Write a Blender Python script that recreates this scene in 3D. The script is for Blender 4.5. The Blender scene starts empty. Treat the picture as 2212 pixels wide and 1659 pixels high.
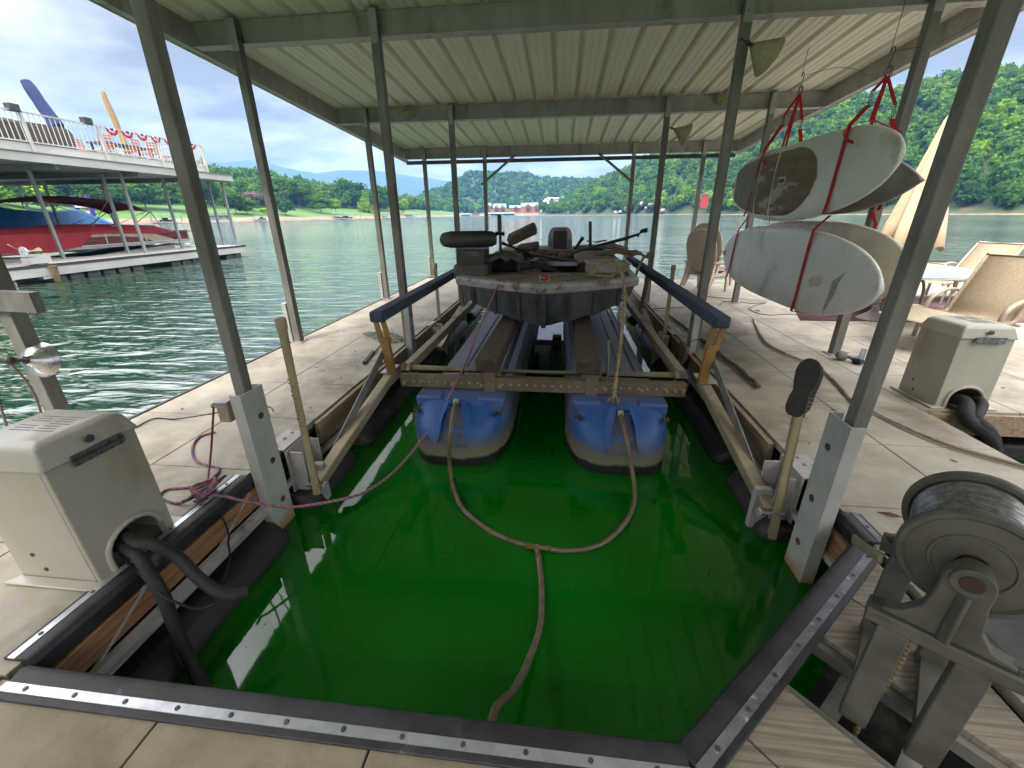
import bpy, math, random
import numpy as np
from mathutils import Vector, Matrix, Quaternion, noise
rnd = random.Random(7)
R = math.radians
SC = bpy.context.scene
COL = SC.collection

# ------------------------------------------------------------------ camera
CAM_YAW, CAM_PITCH, CAM_ROLL, FPX = 0.115280464, 0.386878764, -0.010467, 900.21
EYE = Vector((0, 0, 1.95))
_cy, _sy = math.cos(CAM_YAW), math.sin(CAM_YAW)
FWD = Vector((-_sy*math.cos(CAM_PITCH), _cy*math.cos(CAM_PITCH), -math.sin(CAM_PITCH)))
_r0 = Vector((_cy, _sy, 0)); _u0 = _r0.cross(FWD)
RGT = math.cos(CAM_ROLL)*_r0 + math.sin(CAM_ROLL)*_u0
UPV = -math.sin(CAM_ROLL)*_r0 + math.cos(CAM_ROLL)*_u0
cd = bpy.data.cameras.new('camera'); cam = bpy.data.objects.new('camera', cd); COL.objects.link(cam)
cam.matrix_world = Matrix(((RGT.x, UPV.x, -FWD.x, EYE.x), (RGT.y, UPV.y, -FWD.y, EYE.y), (RGT.z, UPV.z, -FWD.z, EYE.z), (0, 0, 0, 1)))
cd.sensor_width = 36; cd.lens = 36*FPX/2212.0; cd.clip_start = 0.05; cd.clip_end = 12000
SC.camera = cam

# ------------------------------------------------------------------ light, sky, exposure
SUN_EL, SUN_AZ = R(48), R(205)      # azimuth clockwise from +Y: behind the camera and a little to its left
SC.render.engine = 'CYCLES'
SC.view_settings.view_transform = 'Standard'; SC.view_settings.look = 'None'
SC.view_settings.gamma = 1.0; SC.view_settings.exposure = 1.40
SC.cycles.use_adaptive_sampling = True; SC.cycles.adaptive_threshold = 0.02
SC.cycles.use_denoising = True
SC.cycles.max_bounces = 7; SC.cycles.diffuse_bounces = 4; SC.cycles.glossy_bounces = 3
SC.cycles.transmission_bounces = 4; SC.cycles.volume_bounces = 0; SC.cycles.transparent_max_bounces = 6
SC.cycles.caustics_reflective = False; SC.cycles.caustics_refractive = False
SC.cycles.sample_clamp_indirect = 6
sd = bpy.data.lights.new('sun', 'SUN'); sun = bpy.data.objects.new('sun', sd); COL.objects.link(sun)
sd.energy = 1.3; sd.angle = R(12); sd.color = (1, .95, .86)
_sdir = Vector((math.sin(SUN_AZ)*math.cos(SUN_EL), math.cos(SUN_AZ)*math.cos(SUN_EL), math.sin(SUN_EL)))
sun.rotation_euler = _sdir.to_track_quat('Z', 'Y').to_euler()

wd = bpy.data.worlds.new('World'); SC.world = wd; wd.use_nodes = True
nt = wd.node_tree; nt.nodes.clear(); N = nt.nodes.new; LK = nt.links.new
def wmath(op, a, b=None, c=None):
    n = N('ShaderNodeMath'); n.operation = op
    for i, v in enumerate((a, b, c)):
        if v is None: continue
        if isinstance(v, (int, float)): n.inputs[i].default_value = v
        else: LK(v, n.inputs[i])
    return n.outputs[0]
sky = N('ShaderNodeTexSky'); sky.sky_type = 'NISHITA'; sky.sun_disc = False
sky.sun_elevation = SUN_EL; sky.sun_rotation = SUN_AZ; sky.air_density = 1.0; sky.dust_density = 1.0
tc = N('ShaderNodeTexCoord'); sp = N('ShaderNodeSeparateXYZ'); LK(tc.outputs['Generated'], sp.inputs[0])
zc = wmath('MAXIMUM', sp.outputs[2], 0.0); zd = wmath('ADD', zc, 0.16)
cb = N('ShaderNodeCombineXYZ'); LK(wmath('DIVIDE', sp.outputs[0], zd), cb.inputs[0]); LK(wmath('DIVIDE', sp.outputs[1], zd), cb.inputs[1])
n1 = N('ShaderNodeTexNoise'); n1.inputs['Scale'].default_value = 0.75; n1.inputs['Detail'].default_value = 5; n1.inputs['Roughness'].default_value = .56; n1.inputs['Distortion'].default_value = .35
LK(cb.outputs[0], n1.inputs['Vector'])
n2 = N('ShaderNodeTexNoise'); n2.inputs['Scale'].default_value = 2.3; n2.inputs['Detail'].default_value = 4; n2.inputs['Roughness'].default_value = .5
LK(cb.outputs[0], n2.inputs['Vector'])
cv = wmath('ADD', wmath('MULTIPLY', n1.outputs[0], .72), wmath('MULTIPLY', n2.outputs[0], .28))
rp = N('ShaderNodeValToRGB'); LK(cv, rp.inputs[0]); e = rp.color_ramp.elements
e[0].position = .41; e[0].color = (.45, .435, .43, 1); e[1].position = .57; e[1].color = (1.08, 1.08, 1.08, 1)
m_ = rp.color_ramp.elements.new(.46); m_.color = (.63, .615, .61, 1); m_ = rp.color_ramp.elements.new(.53); m_.color = (.84, .84, .86, 1)
boost = wmath('ADD', 0.45, wmath('MULTIPLY', wmath('MAXIMUM', wmath('SUBTRACT', zc, .32), 0.0), 5.6))
bg1 = N('ShaderNodeBackground'); LK(rp.outputs[0], bg1.inputs[0]); LK(boost, bg1.inputs[1])
bg2 = N('ShaderNodeBackground'); LK(sky.outputs[0], bg2.inputs[0]); bg2.inputs[1].default_value = .05
cover = N('ShaderNodeMapRange'); LK(n2.outputs[0], cover.inputs[0]); cover.inputs[1].default_value = .30; cover.inputs[2].default_value = .5; cover.inputs[3].default_value = .88; cover.inputs[4].default_value = .99
mx = N('ShaderNodeMixShader'); LK(cover.outputs[0], mx.inputs[0]); LK(bg2.outputs[0], mx.inputs[1]); LK(bg1.outputs[0], mx.inputs[2])
wo = N('ShaderNodeOutputWorld'); LK(mx.outputs[0], wo.inputs[0])

# ------------------------------------------------------------------ helpers: measuring
S_ = 2212/3000.0
def ray(px, py): return (px-1106)/FPX*RGT - (py-829.5)/FPX*UPV + FWD
def at(px, py, z=None, y=None, x=None):
    """A measured point: the line of sight of the survey camera met with a level, a depth or a side plane (metres)."""
    d = ray(px, py)
    t = (z-EYE.z)/d.z if z is not None else (y/d.y if y is not None else x/d.x)
    return EYE + d*t
def far(px, py, dist):
    d = ray(px, py); h = math.hypot(d.x, d.y); return EYE + d*(dist/h)
def interp(x, pts):
    if x <= pts[0][0]: return pts[0][1]
    for (a, b), (c, d) in zip(pts, pts[1:]):
        if x <= c: return b+(d-b)*(x-a)/(c-a)
    return pts[-1][1]

# ------------------------------------------------------------------ helpers: materials
def M(name, c1, c2=None, scale=8, rough=.6, metal=0, bump=0, bscale=None, stretch=(1, 1, 1), detail=5, c3=None, s3=2.0, w3=(.5, .62), lo=.38, hi=.62, rvar=.12, spec=.5, rnd_amt=0, coat=0):
    """Procedural material: two colours mixed by noise, an optional third as patches (dirt, rust, lichen)."""
    m = bpy.data.materials.new(name); m.use_nodes = True; t = m.node_tree; b = t.nodes['Principled BSDF']
    b.inputs['Metallic'].default_value = metal; b.inputs['Specular IOR Level'].default_value = spec
    if coat: b.inputs['Coat Weight'].default_value = coat; b.inputs['Coat Roughness'].default_value = .12
    co = t.nodes.new('ShaderNodeTexCoord'); mp = t.nodes.new('ShaderNodeMapping'); mp.inputs['Scale'].default_value = stretch
    t.links.new(co.outputs['Object'], mp.inputs[0])
    c2 = c2 or tuple(v*.82 for v in c1)
    no = t.nodes.new('ShaderNodeTexNoise'); no.inputs['Scale'].default_value = scale; no.inputs['Detail'].default_value = detail; no.inputs['Roughness'].default_value = .62
    t.links.new(mp.outputs[0], no.inputs['Vector'])
    mr = t.nodes.new('ShaderNodeMapRange'); mr.inputs[1].default_value = lo; mr.inputs[2].default_value = hi; t.links.new(no.outputs[0], mr.inputs[0])
    mx = t.nodes.new('ShaderNodeMix'); mx.data_type = 'RGBA'; mx.inputs[6].default_value = (*c1, 1); mx.inputs[7].default_value = (*c2, 1); t.links.new(mr.outputs[0], mx.inputs[0])
    out = mx.outputs[2]
    if c3:
        n3 = t.nodes.new('ShaderNodeTexNoise'); n3.inputs['Scale'].default_value = s3; n3.inputs['Detail'].default_value = 8; n3.inputs['Roughness'].default_value = .7; t.links.new(mp.outputs[0], n3.inputs['Vector'])
        r3 = t.nodes.new('ShaderNodeMapRange'); r3.inputs[1].default_value = w3[0]; r3.inputs[2].default_value = w3[1]; t.links.new(n3.outputs[0], r3.inputs[0])
        x3 = t.nodes.new('ShaderNodeMix'); x3.data_type = 'RGBA'; t.links.new(r3.outputs[0], x3.inputs[0]); t.links.new(out, x3.inputs[6]); x3.inputs[7].default_value = (*c3, 1); out = x3.outputs[2]
    if rnd_amt:
        oi = t.nodes.new('ShaderNodeObjectInfo'); hs = t.nodes.new('ShaderNodeHueSaturation'); vr = t.nodes.new('ShaderNodeMapRange'); vr.inputs[3].default_value = 1-rnd_amt; vr.inputs[4].default_value = 1+rnd_amt
        t.links.new(oi.outputs['Random'], vr.inputs[0]); t.links.new(vr.outputs[0], hs.inputs['Value']); t.links.new(out, hs.inputs['Color']); out = hs.outputs[0]
    t.links.new(out, b.inputs['Base Color'])
    rr = t.nodes.new('ShaderNodeMapRange'); rr.inputs[3].default_value = max(.03, rough-rvar); rr.inputs[4].default_value = min(1, rough+rvar); t.links.new(no.outputs[0], rr.inputs[0]); t.links.new(rr.outputs[0], b.inputs['Roughness'])
    if bump:
        nb = t.nodes.new('ShaderNodeTexNoise'); nb.inputs['Scale'].default_value = bscale or scale*3; nb.inputs['Detail'].default_value = 4; t.links.new(mp.outputs[0], nb.inputs['Vector'])
        bp = t.nodes.new('ShaderNodeBump'); bp.inputs['Strength'].default_value = bump; bp.inputs['Distance'].default_value = .01; t.links.new(nb.outputs[0], bp.inputs['Height']); t.links.new(bp.outputs[0], b.inputs['Normal'])
    return m

# ------------------------------------------------------------------ helpers: meshes
def rotz(a): return Matrix.Rotation(a, 3, 'Z')
def frame(d, up=Vector((0, 0, 1))):
    d = Vector(d).normalized()
    if abs(d.dot(up)) > .995: up = Vector((0, 1, 0))
    s = d.cross(up).normalized(); u = s.cross(d); return s, u, d
class MB:
    def __init__(s): s.v = []; s.f = []; s.mi = []; s.k = 0
    def add(s, vs, fs):
        o = len(s.v); s.v += [tuple(v) for v in vs]; s.f += [tuple(i+o for i in f) for f in fs]; s.mi += [s.k]*len(fs); return s
    def box(s, c, d, rot=None):
        c = Vector(c); h = Vector(d)/2; vs = []
        for z in (-1, 1):
            for x, y in ((-1, -1), (1, -1), (1, 1), (-1, 1)):
                p = Vector((x*h.x, y*h.y, z*h.z)); vs.append(c+(rot@p if rot else p))
        return s.add(vs, [(3, 2, 1, 0), (4, 5, 6, 7), (0, 1, 5, 4), (1, 2, 6, 5), (2, 3, 7, 6), (3, 0, 4, 7)])
    def bb(s, x0, x1, y0, y1, z0, z1): return s.box(((x0+x1)/2, (y0+y1)/2, (z0+z1)/2), (x1-x0, y1-y0, z1-z0))
    def bar(s, p, q, w, h, up=(0, 0, 1)):
        p = Vector(p); q = Vector(q); a, b, d = frame(q-p, Vector(up)); vs = []
        for e in (p, q):
            for i, j in ((-1, -1), (1, -1), (1, 1), (-1, 1)): vs.append(e+a*(i*w/2)+b*(j*h/2))
        return s.add(vs, [(0, 1, 2, 3), (7, 6, 5, 4), (1, 0, 4, 5), (2, 1, 5, 6), (3, 2, 6, 7), (0, 3, 7, 4)])
    def tube(s, pts, r, seg=8, cap=True, closed=False, r2=None):
        pts = [Vector(p) for p in pts]; n = len(pts); vs = []; pa = None
        for i, p in enumerate(pts):
            if closed: d = pts[(i+1) % n]-pts[i-1]
            else: d = pts[min(i+1, n-1)]-pts[max(i-1, 0)]
            d.normalize()
            if pa is None: a, b, _ = frame(d)
            else:
                a = pa-d*pa.dot(d)
                a = a.normalized() if a.length > 1e-6 else frame(d)[0]
                b = d.cross(a)
            pa = a
            rr = r[i] if isinstance(r, (list, tuple)) else r
            for k in range(seg):
                t = 2*math.pi*k/seg; vs.append(p+a*math.cos(t)*rr+b*math.sin(t)*(r2*rr if r2 else rr))
        fs = []
        for i in range(n if closed else n-1):
            j = (i+1) % n
            for k in range(seg):
                l = (k+1) % seg; fs.append((i*seg+k, i*seg+l, j*seg+l, j*seg+k))
        if cap and not closed: fs += [tuple(range(seg))[::-1], tuple((n-1)*seg+k for k in range(seg))]
        return s.add(vs, fs)
    def lathe(s, prof, o, ax=(0, 0, 1), seg=20, arc=2*math.pi, cap=True):
        o = Vector(o); a, b, d = frame(ax); vs = []; full = arc > 6.28; ns = seg if full else seg+1
        for r, h in prof:
            for k in range(ns):
                t = arc*k/seg; vs.append(o+d*h+a*math.cos(t)*r+b*math.sin(t)*r)
        fs = []
        for i in range(len(prof)-1):
            for k in range(seg):
                l = (k+1) % ns; fs.append((i*ns+k, i*ns+l, (i+1)*ns+l, (i+1)*ns+k))
        if cap and full: fs += [tuple(range(ns))[::-1], tuple((len(prof)-1)*ns+k for k in range(ns))]
        return s.add(vs, fs)
    def prism(s, poly, ax, t):
        """poly: list of 3D points in a plane, pushed along ax by t"""
        a = Vector(ax).normalized()*t; p = [Vector(q) for q in poly]; n = len(p)
        return s.add(p+[q+a for q in p], [tuple(range(n))[::-1], tuple(range(n, 2*n))]+[(i, (i+1) % n, (i+1) % n+n, i+n) for i in range(n)])
    def loft(s, rings, cap=True, closed=True):
        n = len(rings[0]); vs = [v for r in rings for v in r]; fs = []
        for i in range(len(rings)-1):
            for k in range(n if closed else n-1):
                l = (k+1) % n; fs.append((i*n+k, i*n+l, (i+1)*n+l, (i+1)*n+k))
        if cap and closed: fs += [tuple(range(n))[::-1], tuple((len(rings)-1)*n+k for k in range(n))]
        return s.add(vs, fs)
    def sphere(s, c, r, seg=12, rings=8):
        r = (r, r, r) if isinstance(r, (int, float)) else r; c = Vector(c); R_ = []
        for i in range(rings+1):
            ph = math.pi*i/rings; q = max(math.sin(ph), .02)
            R_.append([c+Vector((r[0]*q*math.cos(2*math.pi*k/seg), r[1]*q*math.sin(2*math.pi*k/seg), -r[2]*math.cos(ph))) for k in range(seg)])
        return s.loft(R_)
    def build(s, name, mat, parent=None, bevel=0, smooth=32, seg=2, noisy=0, ns=3.0):
        off = wloc(parent) if parent else Vector((0, 0, 0))
        me = bpy.data.meshes.new(name)
        vs = s.v
        if noisy: vs = [tuple(Vector(v)+noise.noise_vector(Vector(v)*ns)*noisy) for v in vs]
        me.from_pydata([(v[0]-off.x, v[1]-off.y, v[2]-off.z) for v in vs], [], s.f)
        for m in (mat if isinstance(mat, (list, tuple)) else [mat]): me.materials.append(m)
        if isinstance(mat, (list, tuple)): me.polygons.foreach_set('material_index', s.mi)
        bmn(me)
        me.polygons.foreach_set('use_smooth', [True]*len(me.polygons))
        try: me.set_sharp_from_angle(angle=R(smooth))
        except Exception: pass
        o = bpy.data.objects.new(name, me); COL.objects.link(o)
        if parent: o.parent = parent
        if bevel:
            b = o.modifiers.new('bevel', 'BEVEL'); b.width = bevel; b.segments = seg; b.limit_method = 'ANGLE'; b.angle_limit = R(35)
        return o
import bmesh
def bmn(me):
    b = bmesh.new(); b.from_mesh(me); bmesh.ops.recalc_face_normals(b, faces=b.faces); b.to_mesh(me); b.free()
def wloc(o):
    p = Vector((0, 0, 0))
    while o is not None: p += o.location; o = o.parent
    return p
def tag(o, label, cat, group=None, kind=None):
    if label: o['label'] = label
    if cat: o['category'] = cat
    if group: o['group'] = group
    if kind: o['kind'] = kind
    return o
def thing(name, label, cat, loc=(0, 0, 0), group=None):
    o = bpy.data.objects.new(name, None); COL.objects.link(o); o.location = loc; o.empty_display_size = .2
    return tag(o, label, cat, group)
def struct(o, kind='structure'):
    o['kind'] = kind; return o
def copy_tree(o, parent=None):
    c = o.copy(); COL.objects.link(c)
    if parent: c.parent = parent
    for ch in [k for k in o.children]: copy_tree(ch, c)
    return c
def smooth_path(pts, n=8, closed=False):
    """Catmull-Rom through the points"""
    P = [Vector(p) for p in pts]; out = []
    m = len(P); rng = range(m if closed else m-1)
    for i in rng:
        p0 = P[i-1] if (i > 0 or closed) else P[0]*2-P[1]
        p1 = P[i]; p2 = P[(i+1) % m]
        p3 = P[(i+2) % m] if (i+2 < m or closed) else P[-1]*2-P[-2]
        for k in range(n):
            t = k/n; out.append(.5*((2*p1)+(p2-p0)*t+(2*p0-5*p1+4*p2-p3)*t*t+(3*p1-p0-3*p2+p3)*t*t*t))
    if not closed: out.append(P[-1])
    return out
# ================================================================== SETTING: water, land, hills
def water_material():
    m = bpy.data.materials.new('lake_water'); m.use_nodes = True; t = m.node_tree; b = t.nodes['Principled BSDF']; L = t.links.new
    b.inputs['Roughness'].default_value = .035; b.inputs['IOR'].default_value = 1.7; b.inputs['Specular IOR Level'].default_value = .5
    g = t.nodes.new('ShaderNodeNewGeometry'); sx = t.nodes.new('ShaderNodeSeparateXYZ'); L(g.outputs['Position'], sx.inputs[0])
    def mt(op, a, c=None):
        n = t.nodes.new('ShaderNodeMath'); n.operation = op
        for i, v in enumerate((a, c)):
            if v is None: continue
            if isinstance(v, (int, float)): n.inputs[i].default_value = v
            else: L(v, n.inputs[i])
        return n.outputs[0]
    def ramp(v, a, c, lo=0., hi=1.):
        n = t.nodes.new('ShaderNodeMapRange'); n.interpolation_type = 'SMOOTHSTEP'
        for i, q in enumerate((a, c, lo, hi)): n.inputs[i+1].default_value = q
        L(v, n.inputs[0]); return n.outputs[0]
    # sheltered water between the floats: calm, a brighter green painted in to stand for light
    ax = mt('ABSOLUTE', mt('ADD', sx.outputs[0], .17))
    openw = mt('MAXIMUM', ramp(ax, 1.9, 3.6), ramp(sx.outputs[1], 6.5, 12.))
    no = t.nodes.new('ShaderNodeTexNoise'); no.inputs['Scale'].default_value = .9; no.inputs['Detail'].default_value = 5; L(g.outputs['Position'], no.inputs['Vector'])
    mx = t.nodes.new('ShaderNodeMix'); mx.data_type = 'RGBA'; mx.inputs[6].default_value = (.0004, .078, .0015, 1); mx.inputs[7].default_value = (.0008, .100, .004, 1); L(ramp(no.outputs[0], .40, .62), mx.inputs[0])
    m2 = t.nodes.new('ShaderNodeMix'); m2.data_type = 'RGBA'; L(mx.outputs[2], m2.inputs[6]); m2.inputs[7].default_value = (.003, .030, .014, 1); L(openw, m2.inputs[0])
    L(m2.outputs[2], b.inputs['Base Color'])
    L(ramp(openw, 0, 1, .28, 1.0), b.inputs['Specular IOR Level'])
    # ripples: long crests across the view, smaller chop on top, smoothed out near the floats
    mp = t.nodes.new('ShaderNodeMapping'); mp.inputs['Scale'].default_value = (.55, 1.7, 1); mp.inputs['Rotation'].default_value = (0, 0, .18); L(g.outputs['Position'], mp.inputs[0])
    a = t.nodes.new('ShaderNodeTexNoise'); a.inputs['Scale'].default_value = 2.1; a.inputs['Detail'].default_value = 3; a.inputs['Roughness'].default_value = .45; a.inputs['Distortion'].default_value = .5; L(mp.outputs[0], a.inputs['Vector'])
    c = t.nodes.new('ShaderNodeTexNoise'); c.inputs['Scale'].default_value = .35; c.inputs['Detail'].default_value = 2; L(mp.outputs[0], c.inputs['Vector'])
    patch = t.nodes.new('ShaderNodeTexNoise'); patch.inputs['Scale'].default_value = .03; patch.inputs['Detail'].default_value = 3; L(mp.outputs[0], patch.inputs['Vector'])
    h = mt('ADD', mt('MULTIPLY', a.outputs[0], .55), mt('MULTIPLY', c.outputs[0], .9))
    dist = t.nodes.new('ShaderNodeVectorMath'); dist.operation = 'LENGTH'; L(g.outputs['Position'], dist.inputs[0])
    st = mt('MULTIPLY', ramp(openw, 0, 1, .014, 1.), ramp(patch.outputs[0], .35, .65, .55, 1.1))
    bp = t.nodes.new('ShaderNodeBump'); bp.inputs['Distance'].default_value = .30; L(h, bp.inputs['Height']); L(mt('MULTIPLY', st, 1.25), bp.inputs['Strength']); L(bp.outputs[0], b.inputs['Normal'])
    # far off the chop is finer than a pixel: it reads as a rougher, paler sheen
    L(ramp(dist.outputs['Value'], 40, 500, .035, .20), b.inputs['Roughness'])
    return m
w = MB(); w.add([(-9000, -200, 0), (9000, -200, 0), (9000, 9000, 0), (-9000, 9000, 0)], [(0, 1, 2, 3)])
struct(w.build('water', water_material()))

def leaf_material(name, base, var, transl=.25):
    m = bpy.data.materials.new(name); m.use_nodes = True; t = m.node_tree; t.nodes.clear(); L = t.links.new
    at_ = t.nodes.new('ShaderNodeAttribute'); at_.attribute_name = 'tint'
    oi = t.nodes.new('ShaderNodeObjectInfo'); hs = t.nodes.new('ShaderNodeHueSaturation')
    v = t.nodes.new('ShaderNodeMapRange'); v.inputs[3].default_value = 1-var; v.inputs[4].default_value = 1+var; L(oi.outputs['Random'], v.inputs[0]); L(v.outputs[0], hs.inputs['Value'])
    mu = t.nodes.new('ShaderNodeMix'); mu.data_type = 'RGBA'; mu.blend_type = 'MULTIPLY'; mu.inputs[0].default_value = 1; mu.inputs[6].default_value = (*base, 1); L(at_.outputs['Color'], mu.inputs[7])
    L(mu.outputs[2], hs.inputs['Color'])
    d = t.nodes.new('ShaderNodeBsdfDiffuse'); tr = t.nodes.new('ShaderNodeBsdfTranslucent'); mx = t.nodes.new('ShaderNodeMixShader'); mx.inputs[0].default_value = transl
    L(hs.outputs[0], d.inputs[0]); L(hs.outputs[0], tr.inputs[0]); L(d.outputs[0], mx.inputs[1]); L(tr.outputs[0], mx.inputs[2])
    o = t.nodes.new('ShaderNodeOutputMaterial'); L(mx.outputs[0], o.inputs[0]); return m
LEAF_MID = leaf_material('leaf_mid_green', (.066, .15, .022), .18)
LEAF_DARK = leaf_material('leaf_deep_green', (.045, .115, .030), .15)
LEAF_LIME = leaf_material('leaf_yellow_green', (.20, .34, .022), .12)
LEAF_GREY = leaf_material('leaf_withered', (.20, .15, .13), .1)
LEAF_WOOD = leaf_material('forest_leaf', (.074, .158, .030), .0)
LEAF_FAR = leaf_material('far_forest_leaf', (.062, .145, .050), .0)
BARK = M('bark', (.16, .13, .10), (.08, .065, .05), 6, .9, stretch=(1, 1, .2))

def crown_proto(seed, nq, qs, lobes=7, tall=1.0, conif=False):
    """unit crown: lobes of leaf clumps; returns quads (n,4,3) and tone (n,)"""
    g = np.random.default_rng(seed); C = []; 
    for i in range(lobes):
        if conif:
            h = i/(lobes-1); C.append((g.normal(0, .08), g.normal(0, .08), -.9+1.8*h, .62*(1-h)+.16))
        else:
            th = g.uniform(0, 6.28); rr = g.uniform(.15, .58); zz = g.uniform(-.55, .6); C.append((rr*math.cos(th), rr*math.sin(th), zz*tall, g.uniform(.36, .58)))
    if not conif: C.append((0, 0, .0, .62))
    C = np.array(C); w_ = C[:, 3]**2; pick = g.choice(len(C), nq, p=w_/w_.sum())
    n = g.normal(size=(nq, 3)); n /= np.linalg.norm(n, axis=1)[:, None]
    c = C[pick]; rad = c[:, 3]*g.uniform(.78, 1.08, nq)
    p = c[:, :3]+n*rad[:, None]*np.array([1, 1, .82*tall])
    nn = n+g.normal(0, .55, (nq, 3)); nn[:, 2] += .35; nn /= np.linalg.norm(nn, axis=1)[:, None]
    a = np.cross(nn, g.normal(size=(nq, 3))); a /= np.linalg.norm(a, axis=1)[:, None]; b = np.cross(nn, a)
    s = qs*g.uniform(.55, 1.25, nq)[:, None]
    q = np.stack([p-a*s-b*s*.3, p-a*s*.2+b*s*.8, p+a*s+b*s*.3, p+a*s*.1-b*s*.9], 1)
    tone = (.72+.5*g.random(nq))*(.8+.4*g.random(len(C)))[pick]
    # closed hull of every lobe, so that crowns are not see-through all over
    ph = []
    for cx, cy, cz, cr in C:
        k = [np.array([cx+cr*.74*math.sin(u)*math.cos(v_), cy+cr*.74*math.sin(u)*math.sin(v_), cz+cr*.62*tall*math.cos(u)]) for u in (.25, 1.1, 2.0, 2.9) for v_ in (0, 1.57, 3.14, 4.71)]
        for i in range(3):
            for j in range(4): ph.append([k[i*4+j], k[(i+1)*4+j], k[(i+1)*4+(j+1) % 4], k[i*4+(j+1) % 4]])
    ph = np.array(ph); return np.concatenate([q, ph]), np.concatenate([tone, np.full(len(ph), .8)])
def quads_mesh(name, Q, T, mat):
    """Q (n,4,3) quads, T (n,3) tint"""
    n = len(Q); me = bpy.data.meshes.new(name); me.vertices.add(n*4); me.vertices.foreach_set('co', Q.reshape(-1).astype(np.float32))
    me.loops.add(n*4); me.loops.foreach_set('vertex_index', np.arange(n*4, dtype=np.int32))
    me.polygons.add(n); me.polygons.foreach_set('loop_start', np.arange(0, n*4, 4, dtype=np.int32)); me.polygons.foreach_set('loop_total', np.full(n, 4, dtype=np.int32))
    me.update(calc_edges=True)
    ca = me.color_attributes.new('tint', 'FLOAT_COLOR', 'POINT'); c = np.ones((n, 4, 4), np.float32); c[:, :, :3] = T[:, None, :]; ca.data.foreach_set('color', c.reshape(-1))
    me.materials.append(mat); return me

def land(name, cols, prof, mat, nz=(0, 20), lat=None):
    """terrain over a fan of bearings. cols: px; prof(px) -> list of (distance, height). Returns grid of points."""
    G = []
    for px in cols:
        row = []
        d0 = ray(px, 461.6-.0105*(px-1214)); h0 = math.hypot(d0.x, d0.y); u = Vector((d0.x/h0, d0.y/h0, 0))
        for d, z in prof(px):
            p = u*d; k = noise.noise(Vector((p.x/nz[1], p.y/nz[1], 3)))*nz[0]*min(1, max(0, z)/12)
            row.append(Vector((p.x, p.y, z+k)))
        G.append(row)
    vs = [p for r in G for p in r]; m = len(G[0]); fs = [(i*m+j, (i+1)*m+j, (i+1)*m+j+1, i*m+j+1) for i in range(len(G)-1) for j in range(m-1)]
    b = MB(); b.add(vs, fs); o = b.build(name, mat, smooth=80); struct(o); return G
def zridge(px, py, d, sub=0):
    r = ray(px, py); h = math.hypot(r.x, r.y); return EYE.z+d*r.z/h-sub
def hill_profile(px, shore, ridge, ridge_z, n=14, bluff=2.0, pw=.85):
    out = [(shore-6, -1.5), (shore, .15), (shore+5, bluff)]
    for i in range(1, n+1):
        t = i/n; out.append((shore+5+(ridge-shore-5)*t, bluff+(ridge_z-bluff)*(math.sin(t*math.pi/2)**pw)))
    out += [(ridge+(ridge-shore)*.25, ridge_z*.93), (ridge+(ridge-shore)*.8, ridge_z*.5), (ridge+(ridge-shore)*1.6+50, -3)]
    return out
FLOOR = M('forest_floor', (.045, .075, .025), (.07, .085, .035), .05, .95, c3=(.16, .12, .08), s3=.06, w3=(.6, .7))
GRASSY = M('lawn_grass', (.055, .125, .014), (.075, .15, .019), .06, .95, c3=(.07, .15, .025), s3=.03, w3=(.5, .6))
BANK = M('shore_clay', (.19, .115, .07), (.25, .18, .125), .15, .95, c3=(.22, .20, .15), s3=.3)
ROCKM = M('cliff_rock', (.36, .35, .33), (.24, .23, .21), .25, .9, bump=.5)
MOUNT = M('mountain_forest', (.022, .055, .045), (.035, .075, .055), .006, .95)

# far mountains
MR = [(100, 372), (380, 358), (477, 351), (512, 352), (564, 347), (594, 352), (652, 367), (699, 374), (753, 368), (792, 368), (839, 371), (897, 381), (932, 385), (1000, 396), (1100, 405), (1300, 425)]
def mprof(px):
    z = zridge(px, interp(px, MR)+1.6*noise.noise(Vector((px*.08, 0, 0)))*1.5, 3000)
    return [(1700, -2)]+[(1700+1300*t, z*(t**1.25)+40*noise.noise(Vector((px*.02, t*5, 1)))*t*(1-t)*2) for t in [i/12 for i in range(1, 13)]]+[(3300, z*.6), (3600, -5)]
land('mountain_ridge_terrain', range(60, 1340, 12), mprof, MOUNT)

# middle hill with the lodges at its foot
MH = [(880, 452), (917, 421), (974, 398), (1016, 373), (1073, 370), (1148, 377), (1163, 383), (1208, 383), (1268, 386), (1330, 388), (1420, 395), (1500, 410)]
def midp(px): return hill_profile(px, interp(px, [(880, 560), (960, 620), (1040, 660), (1500, 690)]), interp(px, [(880, 720), (1000, 1000), (1500, 1150)]), max(6, zridge(px, interp(px, MH), interp(px, [(880, 720), (1000, 1000), (1500, 1150)]), 11)), bluff=2.5, pw=2.5)
GM = land('middle_hill_terrain', range(872, 1520, 12), midp, FLOOR, (7, 90))

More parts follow.
